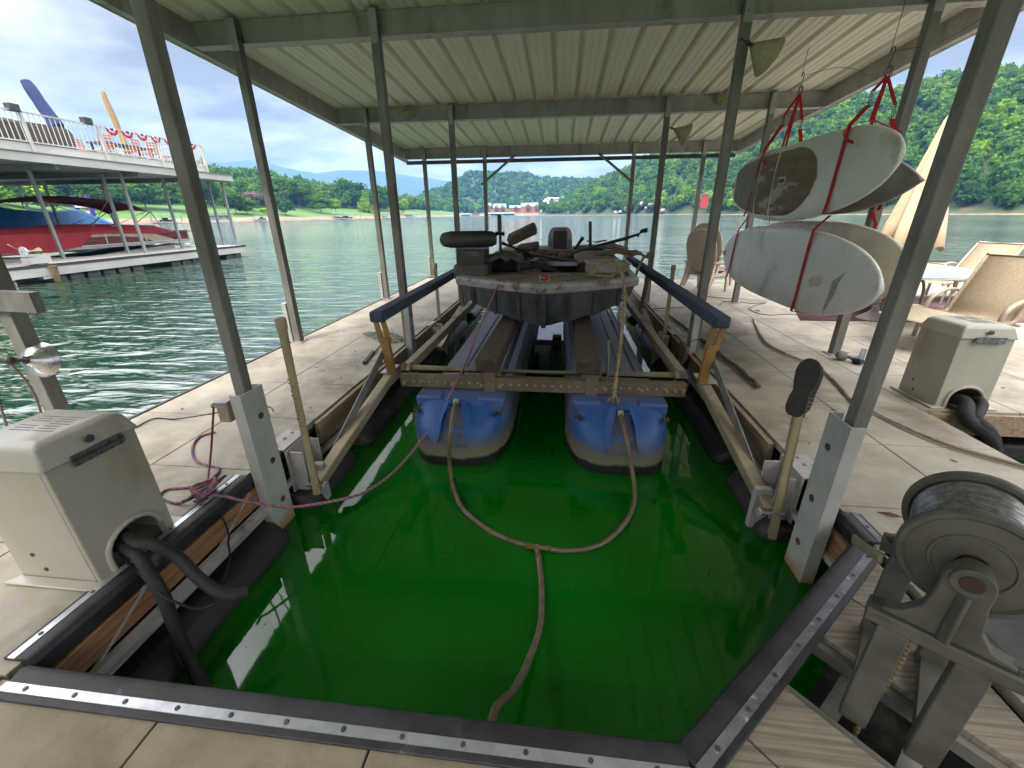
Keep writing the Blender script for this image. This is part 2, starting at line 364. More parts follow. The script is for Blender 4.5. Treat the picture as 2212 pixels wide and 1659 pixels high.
# right hill, steep and close
RH = [(1168, 461), (1180, 452), (1195, 444), (1220, 430), (1268, 402), (1316, 378), (1358, 358), (1400, 337), (1460, 312), (1548, 287), (1650, 252), (1770, 226), (1830, 231), (1881, 215), (1938, 200), (1981, 193), (2047, 189), (2138, 191), (2180, 186), (2212, 203), (2300, 212), (2500, 225), (2800, 250)]
RSH = [(1165, 545), (1300, 470), (1400, 420), (1550, 350), (1700, 300), (1900, 265), (2212, 245), (2800, 240)]
RRG = [(1165, 575), (1220, 620), (1316, 660), (1550, 640), (1770, 560), (2212, 540), (2800, 540)]
def rp_(px):
    r = interp(px, RRG); return hill_profile(px, interp(px, RSH)+4*noise.noise(Vector((px*.03, 2, 0))), r, max(4, zridge(px, interp(px, RH), r, 9.5)), bluff=1.6)
GR = land('right_hill_terrain', list(range(1164, 1400, 10))+list(range(1400, 2860, 20)), rp_, FLOOR, (6, 60))

# left shore: clay beach, lawn, wooded rise behind
LSH = [(-900, 110), (-300, 150), (0, 185), (200, 215), (420, 235), (600, 262), (800, 330), (900, 430), (990, 560)]
def lp_(px):
    s = interp(px, LSH); k = s/260
    back = interp(px, [(-900, 20), (0, 24), (560, 22), (760, 15), (900, 9), (990, 4)])
    return [(s-8, -1.6), (s-1, .02), (s+3, 1.0), (s+7, 1.6), (s+30*k, 4.0), (s+65*k, 7.6), (s+95*k, 9.5), (s+150*k, back*.8+4), (s+230*k, back+6), (s+330*k, back*.8), (s+520*k, -2)]
GL = land('lawn_terrain', range(-900, 1000, 20), lp_, GRASSY)
# bare clay strips along the water line
def strip(name, grid, j0, j1, mat, lift=.12, lo=0, hi=None):
    hi = hi or len(grid); b = MB(); vs = []
    for r in grid[lo:hi]:
        for j in range(j0, j1+1): vs.append(r[j]+Vector((0, 0, lift+.25*noise.noise(r[j]*.3))))
    m = j1-j0+1; b.add(vs, [(i*m+j, (i+1)*m+j, (i+1)*m+j+1, i*m+j+1) for i in range(hi-lo-1) for j in range(m-1)]); return struct(b.build(name, mat, smooth=60))
strip('shore_beach_ground', GL, 0, 3, BANK)
strip('clay_bank_ground', GR, 0, 1, BANK, .3)
strip('far_bank_ground', GM, 0, 2, BANK, .3)

def scatter(grid, n, seed, j0=2, j1=None, keep=None):
    g = np.random.default_rng(seed); j1 = j1 or len(grid[0])-3; cells = []; ar = []
    for i in range(len(grid)-1):
        for j in range(j0, j1):
            a, b, c = grid[i][j], grid[i+1][j], grid[i][j+1]; cells.append((i, j)); ar.append(((b-a).cross(c-a)).length)
    ar = np.array(ar); pk = g.choice(len(cells), n, p=ar/ar.sum()); out = []
    for k in pk:
        i, j = cells[k]; u, v = g.random(2); p = (grid[i][j]*(1-u)+grid[i+1][j]*u)*(1-v)+(grid[i][j+1]*(1-u)+grid[i+1][j+1]*u)*v
        if keep is None or keep(p): out.append(p)
    return out
def forest(name, label, cat, pts, protos, rad, mat, seed, tints, hz=1.15):
    g = np.random.default_rng(seed); Qs = []; Ts = []
    for p in pts:
        Q, T = protos[g.integers(len(protos))]; r = rad*g.uniform(.72, 1.25); th = g.uniform(0, 6.28); c, s = math.cos(th), math.sin(th)
        q = Q@np.array([[c, s, 0], [-s, c, 0], [0, 0, 1]])*np.array([r, r, r*hz*g.uniform(.85, 1.25)])+np.array([p.x, p.y, p.z+r*.95])
        tint = np.array(tints[g.integers(len(tints))])*g.uniform(.8, 1.22); Qs.append(q); Ts.append(T[:, None]*tint[None, :])
    me = quads_mesh(name, np.concatenate(Qs), np.concatenate(Ts), mat); o = bpy.data.objects.new(name, me); COL.objects.link(o)
    return tag(o, label, cat, kind='stuff')
TN = [(1, 1, 1), (.8, .88, 1.05), (1.25, 1.15, .8), (.72, .85, 1.0), (1.05, .95, 1.0), (.9, 1.0, .9), (1.75, 1.5, .7)]
PN = [crown_proto(s, 150, .115, 6) for s in range(5)]
PF = [crown_proto(10+s, 60, .19, 4) for s in range(5)]
def ok_mid(p):
    d = math.hypot(p.x, p.y); 
    q = Vector((p.x, p.y, 0)); bx = (q.dot(Vector((RGT.x, RGT.y, 0))))/max(1, q.dot(Vector((FWD.x, FWD.y, 0)))); 
    an = math.atan2(p.x, p.y)
    return not ((672 < d < 752 and -.178 < an < -.045) or (690 < d < 800 and -.05 < an < .022) or (d < 690 and -.178 < an < -.09))
forest('middle_hill_forest', 'hazy wooded hill rising behind the orange lodges and the marina', 'forest', scatter(GM, 3000, 3, keep=ok_mid), PF, 6.2, LEAF_FAR, 5, TN)
forest('right_hill_forest', 'steep dense green woods on the hill to the right', 'forest', scatter(GR, 4200, 4), PN, 5.2, LEAF_WOOD, 6, TN)
forest('left_shore_woods', 'wooded rise behind the lawn on the left shore', 'forest', scatter(GL, 1500, 8, 5, 8), PN, 6.2, LEAF_WOOD, 9, TN)

# ------------------------------------------------------------------ single trees one can tell apart
CP = {}
def crown_me(kind):
    if kind not in CP:
        L_ = []
        for s in range(4):
            if kind == 'fir': Q, T = crown_proto(40+s, 700, .085, 7, 1.0, True)
            else: Q, T = crown_proto(50+s, 900, .075, 9, 1.0)
            L_.append((Q, T))
        CP[kind] = L_
    return CP[kind]
CM = {}
def crown_mesh(kind, i, mat):
    k = (kind, i, mat.name)
    if k not in CM:
        Q, T = crown_me(kind)[i]; CM[k] = quads_mesh('crown', Q, np.repeat(T[:, None], 3, 1), mat)
    return CM[k]
TRUNK = []
def trunk_mesh(i):
    if len(TRUNK) <= i:
        g = random.Random(70+i); b = MB(); top = Vector((g.uniform(-.05, .05), g.uniform(-.05, .05), 1.0))
        b.tube([(0, 0, -.05), (0, 0, .15), top*.5+Vector((.02, 0, 0)), top], [.06, .04, .03, .012], 7)
        for k in range(6):
            a = k*1.05+g.random(); h = .45+.08*k; p = Vector((0, 0, h)); b.tube([p, p+Vector((math.cos(a)*.18, math.sin(a)*.18, .14)), p+Vector((math.cos(a)*.36, math.sin(a)*.36, .34))], [.02, .013, .004], 5)
        o = b.build('trunk', BARK); TRUNK.append(o.data); bpy.data.objects.remove(o)
    return TRUNK[i]
def tree(px, py_top, d, wpx, mat, label, group, kind='round', frac=.78, zbase=None):
    """tree whose foot stands d metres away in the bearing of px; top at py_top; crown wpx wide"""
    b0 = ray(px, 461.6-.0105*(px-1214)); h = math.hypot(b0.x, b0.y); u = Vector((b0.x/h, b0.y/h, 0)); sc = d*math.cos(math.atan2(abs((px-1106)), 980))/975*1.0
    s = interp(px, LSH); 
    zb = zbase if zbase is not None else 1.6
    ht = zridge(px, py_top, d)-zb; rad = 1.3*wpx/2*d/ (975/ math.cos(math.atan2(px-1214, 975)))
    t = thing('shore_tree', label, 'tree', (u.x*d, u.y*d, zb-.3), group)
    i = rnd.randrange(4); tr = bpy.data.objects.new('trunk', trunk_mesh(rnd.randrange(3) if len(TRUNK) > 2 else len(TRUNK))); COL.objects.link(tr); tr.parent = t; tr.scale = (ht*.45, ht*.45, ht*.85)
    cr = bpy.data.objects.new('crown', crown_mesh(kind, i, mat)); COL.objects.link(cr); cr.parent = t
    ch = ht*frac; cr.scale = (rad, rad, ch/2*(.92 if kind == 'fir' else 1.02)); cr.location = (0, 0, ht-ch/2); cr.rotation_euler.z = rnd.uniform(0, 6.28)
    return t
def cr3(x): return (600+x/3.16)*.7373
def cy3(y): return (450+y/3.16)*.7373
ORD = ['first', 'second', 'third', 'fourth', 'fifth', 'sixth', 'seventh', 'eighth', 'ninth', 'tenth', 'eleventh', 'twelfth', 'thirteenth', 'fourteenth', 'fifteenth', 'sixteenth', 'seventeenth', 'eighteenth', 'nineteenth', 'twentieth', 'twenty-first', 'twenty-second', 'twenty-third', 'twenty-fourth', 'twenty-fifth', 'twenty-sixth', 'twenty-seventh', 'twenty-eighth']
LT = [ # px, top py, dist offset from shore, width px, material, look, kind, crown fraction
 (8, 372, 30, 78, LEAF_LIME, 'big bright yellow-green', 'round', .9), (62, 376, 45, 70, LEAF_MID, 'tall mid green', 'round', .85), (105, 384, 34, 60, LEAF_LIME, 'bright leafy', 'round', .85), (152, 388, 60, 62, LEAF_DARK, 'deep green', 'round', .85),
 (205, 384, 44, 66, LEAF_MID, 'broad mid green', 'round', .82), (262, 386, 46, 64, LEAF_DARK, 'dark broad', 'round', .8), (322, 380, 50, 62, LEAF_MID, 'tall green', 'round', .8), (372, 388, 42, 60, LEAF_MID, 'spreading green', 'round', .8),
 (420, 392, 28, 52, LEAF_MID, 'rounded mid green', 'round', .82), (462, 366, 62, 60, LEAF_MID, 'tall pale green', 'round', .85), (cr3(300), cy3(345), 22, 50, LEAF_MID, 'rounded green', 'round', .85), (cr3(400), cy3(385), 24, 42, LEAF_MID, 'full green', 'round', .85),
 (cr3(462), cy3(345), 38, 46, LEAF_GREY, 'withered grey-pink', 'round', .75), (cr3(575), cy3(490), 14, 24, LEAF_LIME, 'small bright lime', 'round', .9), (cr3(540), cy3(330), 60, 50, LEAF_DARK, 'dark tall', 'round', .8), (cr3(700), cy3(200), 90, 60, LEAF_MID, 'tall fresh green', 'round', .75),
 (cr3(755), cy3(385), 16, 40, LEAF_DARK, 'dark rounded', 'round', .85), (cr3(900), cy3(205), 58, 62, LEAF_MID, 'tall high-crowned', 'round', .62), (cr3(985), cy3(470), 48, 20, LEAF_MID, 'slim young', 'round', .7), (cr3(1080), cy3(375), 30, 44, LEAF_MID, 'low spreading', 'round', .8),
 (cr3(1150), cy3(290), 92, 60, LEAF_DARK, 'olive dark', 'round', .8), (cr3(1220), cy3(410), 20, 26, LEAF_LIME, 'bright egg-shaped', 'round', .82), (cr3(1330), cy3(215), 75, 66, LEAF_MID, 'very tall broad', 'round', .82), (cr3(1430), cy3(250), 60, 44, LEAF_DARK, 'dark full', 'round', .85),
 (cr3(1500), cy3(325), 34, 36, LEAF_LIME, 'bright cone-shaped', 'fir', .92), (cr3(1610), cy3(280), 50, 44, LEAF_MID, 'tall full green', 'round', .85), (cr3(1700), cy3(290), 44, 46, LEAF_MID, 'broad green', 'round', .85), (cr3(1840), cy3(400), 26, 26, LEAF_LIME, 'bright narrow', 'round', .85)]
for i, (px, py, off, w_, mt_, look, kd, fr) in enumerate(LT):
    s = interp(px, LSH); k = s/260; dd = s+off*k
    prof = lp_(px); zb = interp(dd, prof)
    tree(px, py, dd, w_, mt_, '%s tree, %s from the left along the lawn shore' % (look, ORD[i]), 'trees on the lawn shore', kd, fr, zb)
RT = [(1300, 425, 22, LEAF_MID), (1365, 420, 26, LEAF_MID), (1425, 408, 26, LEAF_LIME), (1452, 425, 24, LEAF_MID), (1478, 398, 30, LEAF_LIME), (1505, 420, 24, LEAF_LIME), (1535, 404, 32, LEAF_LIME), (1562, 425, 26, LEAF_MID), (1588, 396, 34, LEAF_LIME), (1625, 404, 36, LEAF_MID), (1735, 400, 40, LEAF_LIME), (1905, 400, 46, LEAF_MID), (2010, 395, 50, LEAF_MID), (2100, 400, 52, LEAF_DARK), (2180, 390, 56, LEAF_MID)]
for i, (px, py, w_, mt_) in enumerate(RT):
    dd = interp(px, RSH)+9; lk = {'leaf_yellow_green': 'bright yellow-green', 'leaf_mid_green': 'mid green', 'leaf_deep_green': 'dark green'}[mt_.name]
    tree(px, py, dd, w_, mt_, '%s tree, %s from the left on the right bank' % (lk, ORD[i]), 'trees on the right bank', 'round', .92, 1.8)

# pale rock face low on the right hill
b = MB(); rr_ = random.Random(3)
for px, py in [(1352, 452), (1362, 446), (1375, 455), (1385, 441), (1396, 450), (1408, 443), (1420, 452), (1340, 458), (1330, 460), (1432, 456)]:
    d = interp(px, RSH)+5; p = far(px, py, d); b.sphere(p, (2.6*rr_.uniform(.6, 1.2), 3.0, 1.9*rr_.uniform(.6, 1.3)), 9, 6)
struct(b.build('cliff_rock_terrain', ROCKM, noisy=.9, ns=.6, smooth=20))
# ================================================================== MATERIALS
DECK = M('composite_deck_tile', (.37, .325, .255), (.29, .25, .19), 3.2, .62, bump=.12, bscale=60, c3=(.16, .13, .085), s3=1.3, w3=(.50, .68))
DECKN = M('brown_deck_tile', (.235, .195, .135), (.175, .14, .092), 2.6, .66, bump=.15, bscale=60, c3=(.13, .10, .062), s3=1.5, w3=(.50, .66))  # darker, browner tile colour for the front deck
GALV = M('galvanised_steel', (.46, .42, .405), (.37, .34, .33), 5, .6, .1, bump=.05, c3=(.16, .15, .12), s3=3.5, w3=(.56, .7), stretch=(1, 1, .35))
GALVP = M('galvanised_post', (.22, .21, .185), (.14, .134, .115), 7, .65, .1, bump=.08, c3=(.11, .10, .075), s3=4, w3=(.55, .7), stretch=(1, 1, .3))
GALVL = M('pale_galvanised', (.44, .45, .44), (.34, .35, .34), 6, .5, .3)
WHITEP = M('white_painted_steel', (.46, .46, .43), (.38, .38, .35), 4, .45, 0, bump=.04, c3=(.33, .20, .10), s3=3, w3=(.69, .78))
def foot_rust(m):
    t = m.node_tree; L = t.links.new; b = t.nodes['Principled BSDF']; src = b.inputs['Base Color'].links[0].from_socket
    g = t.nodes.new('ShaderNodeNewGeometry'); s = t.nodes.new('ShaderNodeSeparateXYZ'); L(g.outputs['Position'], s.inputs[0]); n = t.nodes.new('ShaderNodeTexNoise'); n.inputs['Scale'].default_value = 9; n.inputs['Detail'].default_value = 6; L(g.outputs['Position'], n.inputs['Vector'])
    a = t.nodes.new('ShaderNodeMath'); a.operation = 'MULTIPLY_ADD'; L(n.outputs[0], a.inputs[0]); a.inputs[1].default_value = -.16; L(s.outputs[2], a.inputs[2])
    r = t.nodes.new('ShaderNodeMapRange'); r.inputs[1].default_value = -.07; r.inputs[2].default_value = .04; r.inputs[3].default_value = .9; r.inputs[4].default_value = 0; L(a.outputs[0], r.inputs[0])
    x = t.nodes.new('ShaderNodeMix'); x.data_type = 'RGBA'; L(r.outputs[0], x.inputs[0]); L(src, x.inputs[6]); x.inputs[7].default_value = (.33, .17, .06, 1); L(x.outputs[2], b.inputs['Base Color'])
foot_rust(WHITEP)
ROOFM = M('cream_roof_sheet', (.90, .83, .74), (.85, .78, .68), 2.4, .55, 0, c3=(.60, .55, .42), s3=1.4, w3=(.60, .80), stretch=(1.5, .5, 1))
TIMB = M('weathered_timber', (.34, .245, .155), (.22, .155, .10), 9, .85, bump=.4, stretch=(6, .35, 6), c3=(.14, .11, .08), s3=3, w3=(.55, .7))
TIMBR = M('red_timber', (.36, .19, .095), (.22, .10, .05), 9, .75, bump=.35, stretch=(6, .3, 6))
RUB = M('black_dock_rubber', (.020, .019, .022), (.038, .037, .041), 7, .55, 0, bump=.06, c3=(.16, .15, .15), s3=5, w3=(.62, .74), spec=.35)
ALUS = M('aluminium_strip', (.50, .51, .54), (.38, .39, .42), 14, .35, .6, c3=(.25, .22, .18), s3=30, w3=(.66, .7))
GRIMY = M('grimy_strip', (.20, .19, .21), (.12, .11, .125), 12, .5, .2, c3=(.5, .5, .52), s3=20, w3=(.6, .66))
FLOATM = M('black_float', (.012, .012, .013), (.026, .027, .025), 4, .6, c3=(.11, .10, .045), s3=2.2, w3=(.58, .7))
DARKM = M('dark_metal', (.05, .048, .045), (.09, .08, .07), 8, .5, .3)
RUSTM = M('rust', (.09, .04, .025), (.15, .07, .035), 20, .9)
WZ = .45
def wood_deck(name, c1, c2, ang):
    m = M(name, c1, c2, 3, .75, bump=.25); t = m.node_tree; L = t.links.new
    wv = t.nodes.new('ShaderNodeTexNoise'); wv.inputs['Scale'].default_value = 5; wv.inputs['Detail'].default_value = 4; wv.inputs['Distortion'].default_value = .25
    co = t.nodes.new('ShaderNodeTexCoord'); mp = t.nodes.new('ShaderNodeMapping'); mp.inputs['Rotation'].default_value = (0, 0, ang); mp.inputs['Scale'].default_value = (.35, 14.0, 1); L(co.outputs['Object'], mp.inputs[0]); L(mp.outputs[0], wv.inputs['Vector'])
    b = t.nodes['Principled BSDF']; src = b.inputs['Base Color'].links[0].from_socket
    mx = t.nodes.new('ShaderNodeMix'); mx.data_type = 'RGBA'; mx.blend_type = 'MULTIPLY'; mx.inputs[0].default_value = .75; L(src, mx.inputs[6])
    rp2 = t.nodes.new('ShaderNodeMapRange'); rp2.inputs[1].default_value = .38; rp2.inputs[2].default_value = .58; rp2.inputs[3].default_value = .50; rp2.inputs[4].default_value = 1.05; L(wv.outputs[0], rp2.inputs[0]); L(rp2.outputs[0], mx.inputs[7]); L(mx.outputs[2], b.inputs['Base Color']); return m
PLANK = wood_deck('pale_plank', (.285, .235, .18), (.20, .165, .125), R(48))

# ================================================================== OUR COVERED DOCK
dock = thing('covered_boat_dock', 'grey steel boat dock with a ribbed cream roof over the green slip', 'boat dock', (-.17, 6, WZ))
XL0, XL1, XR0, XR1 = -3.40, -1.91, 1.55, 14.0
T = .718; Y0 = 2.06-T*4
def tiles(b, xs, ys, z=WZ, th=.05, gap=.007, skip=None):
    for a, c in zip(xs, xs[1:]):
        for d, e in zip(ys, ys[1:]):
            if skip and skip((a+c)/2, (d+e)/2): continue
            b.bb(a+gap/2, c-gap/2, d+gap/2, e-gap/2, z-th, z)
ysl = [.77+.0]+[2.06+T*(k) for k in range(-1, 13)]
b = MB(); tiles(b, [XL0, -2.63, XL1], ysl); b.build('walkway_deck', DECK, dock, bevel=.003)
# front walkway, in front of the slip and reaching the second slip
b = MB(); tiles(b, [-3.40, -2.63, -1.91, -1.24, -.53, .19, .41], [-2.1, -1.38, -.66, .06, .765]); tiles(b, [.41, 1.50], [-2.1, -1.38, -.66, -.10]); b.build('front_deck', DECKN, dock, bevel=.003)
# right-hand deck: a walkway beside the slip, then the broad patio behind the second slip
b = MB(); ysr = [2.06+T*k for k in range(-6, 13)]
tiles(b, [XR0, 2.25, 2.95], ysr)
tiles(b, [2.95+T*k for k in range(0, 18)], [3.40]+[y for y in ysr if y > 3.6]); b.build('patio_deck', DECK, dock, bevel=.003)
# dark bed under the tiles, so joints read dark
b = MB(); b.bb(XL0+.02, XL1-.02, -2.0, 11.3, WZ-.09, WZ-.055); b.bb(-3.3, .36, -2.0, .70, WZ-.092, WZ-.056); b.bb(.38, 1.40, -2.0, -.2, WZ-.093, WZ-.057); b.bb(XR0+.05, 2.9, 1.85, 11.3, WZ-.09, WZ-.055); b.bb(1.56, 2.9, -2.0, 1.30, WZ-.094, WZ-.058); b.bb(2.92, 15.0, 3.45, 11.3, WZ-.095, WZ-.06); b.build('deck_frame', DARKM, dock)

# timber side boards
b = MB(); b.bb(-1.905, -1.865, 2.75, 11.2, .24, .435); b.build('side_board', TIMB, dock, bevel=.004)
b = MB(); b.bb(1.50, 1.545, 2.75, 11.2, .24, .435); b.build('side_board', TIMB, dock, bevel=.004)
b = MB(); b.bb(-1.93, -1.875, .83, 2.02, .235, .355); b.build('side_board', TIMBR, dock, bevel=.004)
b = MB(); b.bb(1.50, 1.545, 1.70, 1.99, .20, .36); b.build('side_board', TIMBR, dock, bevel=.004)
b = MB(); b.bb(2.955, 2.995, -1.5, 3.35, .25, .43); b.bb(3.0, 9, 3.37, 3.40, .25, .43); b.build('side_board', TIMB, dock, bevel=.004)
# black rubber bumper strip with aluminium retaining strip along the near edges
def strip_edge(p, q, inward, lift=.0):
    """p..q runs along the deck edge; inward points to the water"""
    p = Vector(p); q = Vector(q); n = Vector(inward).normalized(); z = Vector((0, 0, 1))
    prof = [(-.075, .012), (-.01, .016), (.014, .022), (.034, .016), (.048, -.008), (.046, -.045), (.030, -.085), (-.004, -.10), (-.006, .0), (-.075, .0)]
    a = MB(); a.loft([[e+n*u+z*v for u, v in prof] for e in (p, q)]); a.build('edge_strip', RUB, dock, bevel=.003)
    a = MB(); L = (q-p).length; d = (q-p)/L; m = max(1, round(L/.19)); seg = L/m
    a.bar(p+n*-.038+z*.015, q+n*-.038+z*.015, .030, .006)
    a.k = 1
    for k in range(m): a.lathe([(.0085, 0), (.008, .003), (.003, .004)], p+d*(seg*(k+.5))+n*-.038+z*.018, z, 8)
    a.build('retaining_strip', [ALUS if abs(n.x) < .5 or n.x > .9 else GRIMY, DARKM], dock)
strip_edge((-1.86, .77, WZ), (.42, .77, WZ), (0, 1, 0))
strip_edge((.42, .77, WZ), (1.50, 1.745, WZ), (-.67, .74, 0))
strip_edge((-1.91, .82, WZ), (-1.91, 1.98, WZ), (1, 0, 0))
strip_edge((1.55, 1.76, WZ), (1.55, 1.98, WZ), (-1, 0, 0))
b = MB(); b.bar((XL0-.012, -2, WZ-.02), (XL0-.012, 11.35, WZ-.02), .024, .06); b.bar((XL0-.03, -2, WZ-.15), (XL0-.03, 11.35, WZ-.15), .03, .20); b.build('edge_trim', DARKM, dock)
# plank gusset in the corner, with the open hatch the winch stands over
def dg(s, t):  # s along the diagonal edge from the front corner, t inward
    o = Vector((.42, .77)); e = Vector((.741, .671)); n = Vector((.671, -.741)); p = o+e*s+n*(t+.03); return Vector((p.x, p.y))
def plank(s0, s1, t0, t1, name='corner_plank'):
    a = MB(); q = [dg(s0+.003, t0), dg(s1-.003, t0), dg(s1-.003, t1), dg(s0+.003, t1)]
    o2 = []
    for i, v in enumerate(q):
        w_ = q[(i+1) % 4]
        if v.x <= 1.495: o2.append(v)
        if (v.x-1.495)*(w_.x-1.495) < 0: o2.append(v+(w_-v)*((1.495-v.x)/(w_.x-v.x)))
    q = o2
    a.prism([(v.x, v.y, WZ-.035) for v in q], (0, 0, 1), .038); a.build(name, PLANK, dock, bevel=.004)
plank(1.05, 1.43, .03, .95); plank(.765, 1.05, .03, .95); plank(.20, .455, .03, .95); plank(.46, .76, .66, .95); plank(-.06, .20, .03, 1.1); plank(-.34, -.06, .30, .86); plank(-.62, -.34, .56, .90)
a = MB(); a.prism([(v.x, v.y, .12) for v in (dg(.1, .07), dg(1.35, .07), dg(1.35, .6), dg(.1, .95))], (0, 0, 1), .04); a.build('corner_float', FLOATM, dock)
a = MB()
for s in (.475, .745): a.bar(tuple(dg(s, .02))+(WZ-.045,), tuple(dg(s, .86))+(WZ-.045,), .03, .05)
for t in (.16, .36): a.bar(tuple(dg(.47, t))+(WZ-.09,), tuple(dg(.75, t))+(WZ-.09,), .05, .05)
a.bar(tuple(dg(.50, .34))+(WZ-.06,), tuple(dg(.74, .60))+(WZ-.2,), .02, .04)
a.build('hatch_frame', GALVP, dock)

# floats under the deck
def dfloat(x0, x1, y0, y1):
    a = MB(); ring = lambda y, s: [((x0+x1)/2+u*(x1-x0)/2*s, y, v) for u, v in ((-1, -.2), (1, -.2), (1, .03), (.9, .11), (-.9, .11), (-1, .03))]
    a.loft([ring(y0, .93), ring(y0+.05, 1), ring(y1-.05, 1), ring(y1, .93)]); a.build('dock_float', FLOATM, dock, bevel=.035, seg=3)
for x0, x1 in ((-3.3, -1.68), (1.33, 2.9)):
    for y0, y1 in ((.75, 2.0), (2.25, 2.95), (3.15, 4.6), (5.3, 7.6), (8.2, 10.8)): dfloat(x0 if x0 < 0 or y0 > 2 else 1.60, x1, y0, y1)
dfloat(-1.6, .3, -.9, .45)
for x0 in (3.2, 5.2, 7.2, 9.2, 11.2): dfloat(x0, x0+1.7, 3.5, 5.8)
# under-deck truss, seen between board and float
b = MB()
for sx, x in ((1, -1.86), (-1, 1.50)):
    b.bar((x, .8 if x < 0 else 1.8, .20), (x, 11.2, .20), .03, .04)
    for k in range(15):
        y = .95+k*.7
        if x > 0 and y < 1.9: continue
        b.bar((x-.02*sx, y, .20), (x-.02*sx, y+.3, .36), .014, .014)
b.build('truss', GALV, dock)
b = MB(); b.bar((-1.845, .85, .175), (-1.845, 2.0, .175), .05, .012); b.build('float_strap', GALVL, dock)

# roof: slopes down away from the camera
def rz(y): return 4.105-.0607*y
RX0, RX1, RY0, RY1 = -3.97, 3.97, -2.6, 11.35
b = MB(); prof = []; x = RX0
while x < RX1-.01:
    for dx, dz in ((0, .055), (.034, .055), (.050, 0), (.12, 0), (.126, .006), (.138, .006), (.144, 0), (.20, 0), (.206, .006), (.218, .006), (.224, 0), (.285, 0)): prof.append((x+dx-.014, dz))
    x += .3175
rings = [[(u, y, rz(y)+v) for u, v in prof] for y in (RY0, 4, 7, 9.5, RY1)]+[[(u, y, rz(y)+v+.004) for u, v in prof] for y in (RY1, 7, RY0)]
rs = b.loft(rings, cap=False, closed=False).build('roof_sheet', ROOFM, dock, smooth=15)
def cbeam(y, name='beam', xa=-3.83, xb=3.83):
    a = MB(); zt = rz(y)-.006; h = .225
    a.bb(xa, xb, y-.006, y+.006, zt-h, zt); a.bb(xa, xb, y+.007, y+.062, zt-h, zt-h+.006); a.bb(xa, xb, y+.007, y+.062, zt-.006, zt-.001); a.bb(xa, xb, y+.057, y+.063, zt-h+.007, zt-h+.02)
    a.bb(xa, xb, y-.07, y-.0065, zt-h, zt-h+.006)
    return a.build(name, GALV, dock)
BY = [2.05, 4.95, 7.9, 11.05]
for y in [-2.5, -.6]+BY: cbeam(y)
for sx in (-1, 1):
    a = MB(); X = 3.86*sx
    for (u0, u1, v0, v1) in ((-.006, .006, -.235, .0), (.0065, .075, -.235, -.229)):
        r = [[(X+sx*u, y, rz(y)+v) for u, v in ((u0, v0), (u1, v0), (u1, v1), (u0, v1))] for y in (RY0, RY1)]; a.loft(r)
    a.build('fascia', GALV, dock)
    a = MB(); a.loft([[(X+sx*u, y, rz(y)+v) for u, v in ((.08, -.24), (.10, -.24), (.10, .02), (.08, .02))] for y in (RY0, RY1+.12)]); a.build('roof_edge_trim', GALVL, dock)
a = MB(); a.bb(-3.9, 3.9, RY1-.03, RY1+.03, rz(RY1)-.30, rz(RY1)-.22); a.build('gutter', DARKM, dock)

def post(x, y, z1, z0=WZ, w=.085, br=None, dx=0):
    a = MB(); t_ = .006; h = w/2
    # open C section: web faces the slip, lips behind
    a.loft([[(x+u+d_, y+v, zz) for u, v in ((-h, -h), (h, -h), (h, h), (-h, h))] for zz, d_ in ((z0, 0), (z1, dx))])
    xb, x = x, x+dx
    o = a.build('post', GALVP, dock, bevel=.006)
    if z0 >= WZ:
        a = MB(); a.bb(x-h-.035, x+h+.035, y-h-.035, y+h+.035, z0+.002, z0+.01)
        for i in (-1, 1):
            for j in (-1, 1): a.lathe([(.009, 0), (.008, .008)], (x+i*(h+.02), y+j*(h+.02), z0+.01), (0, 0, 1), 6)
        a.build('base_plate', GALV, o)
    a = MB(); s = 1 if x < 0 else -1
    a.bb(x-h*.9, x+h*.9, y-h-.006, y-h, z1-.28, z1-.01)
    for k in (-.05, -.20): a.lathe([(.012, 0), (.011, .012)], (x, y-h-.006, z1+k), (0, -1, 0), 6)
    a.build('bolt_plate', GALV, o)
    x = xb
    if br:
        # white channel bolted to the slip side, reaching down to the water
        zt, wd, ml = br; X = x+s*(.03); a = MB(); q = [(-.035, -wd/2), (.035, -wd/2), (.035, wd/2), (-.035, wd/2), (-.035, wd/2-.008), (.027, wd/2-.008), (.027, -wd/2+.008), (-.035, -wd/2+.008)]
        a.loft([[(X+s*u, y+v, zz) for u, v in q] for zz in (-.02, zt)])
        a.k = 1
        for zz in (.2, .5, .82):
            if zz < zt-.08: a.lathe([(.022, 0), (.022, .003), (.013, .004), (.012, -.004)], (X+s*.036, y+.02, zz), (s, 0, 0), 12)
        a.build('post_channel', [ml, RUSTM], o, bevel=.004)
    return o
post(-1.865, 2.09, rz(2.05)-.01, z0=.0, w=.068, br=(1.0, .19, WHITEP), dx=.06); post(1.47, 2.02, rz(2.05)-.01, z0=.0, w=.07, br=(.99, .18, WHITEP), dx=.05)
for y in BY[1:]:
    post(-1.865, y-.08, rz(y)-.02, z0=.05, w=.085, br=(.98, .14, GALVL)); post(1.575, y-.08, rz(y)-.02, w=.085, z0=.05, br=(.93, .14, GALVL))
    post(-3.33, y-.08, rz(y)-.02, w=.085); post(3.10, y-.08, rz(y)-.02, w=.085)
post(-3.40, 2.22, rz(2.05)-.02, w=.09, z0=.1)
for y in BY[1:]:   # short outer channel on the lake side posts
    a = MB(); a.bb(-3.44, -3.385, y-.13, y-.03, .1, .95); a.build('outer_channel', WHITEP, dock, bevel=.004)
for xa, xb in ((-1.95, -1.15), (1.58, .78)):
    a = MB(); a.bar((xa, 10.95, 2.62), (xb, 10.95, rz(11)-.22), .05, .05); a.build('corner_brace', GALVP, dock)
a = MB(); a.bar((-3.45, 2.16, 1.50), (-3.10, 2.16, 1.49), .05, .12); a.build('side_rail', GALVP, dock)

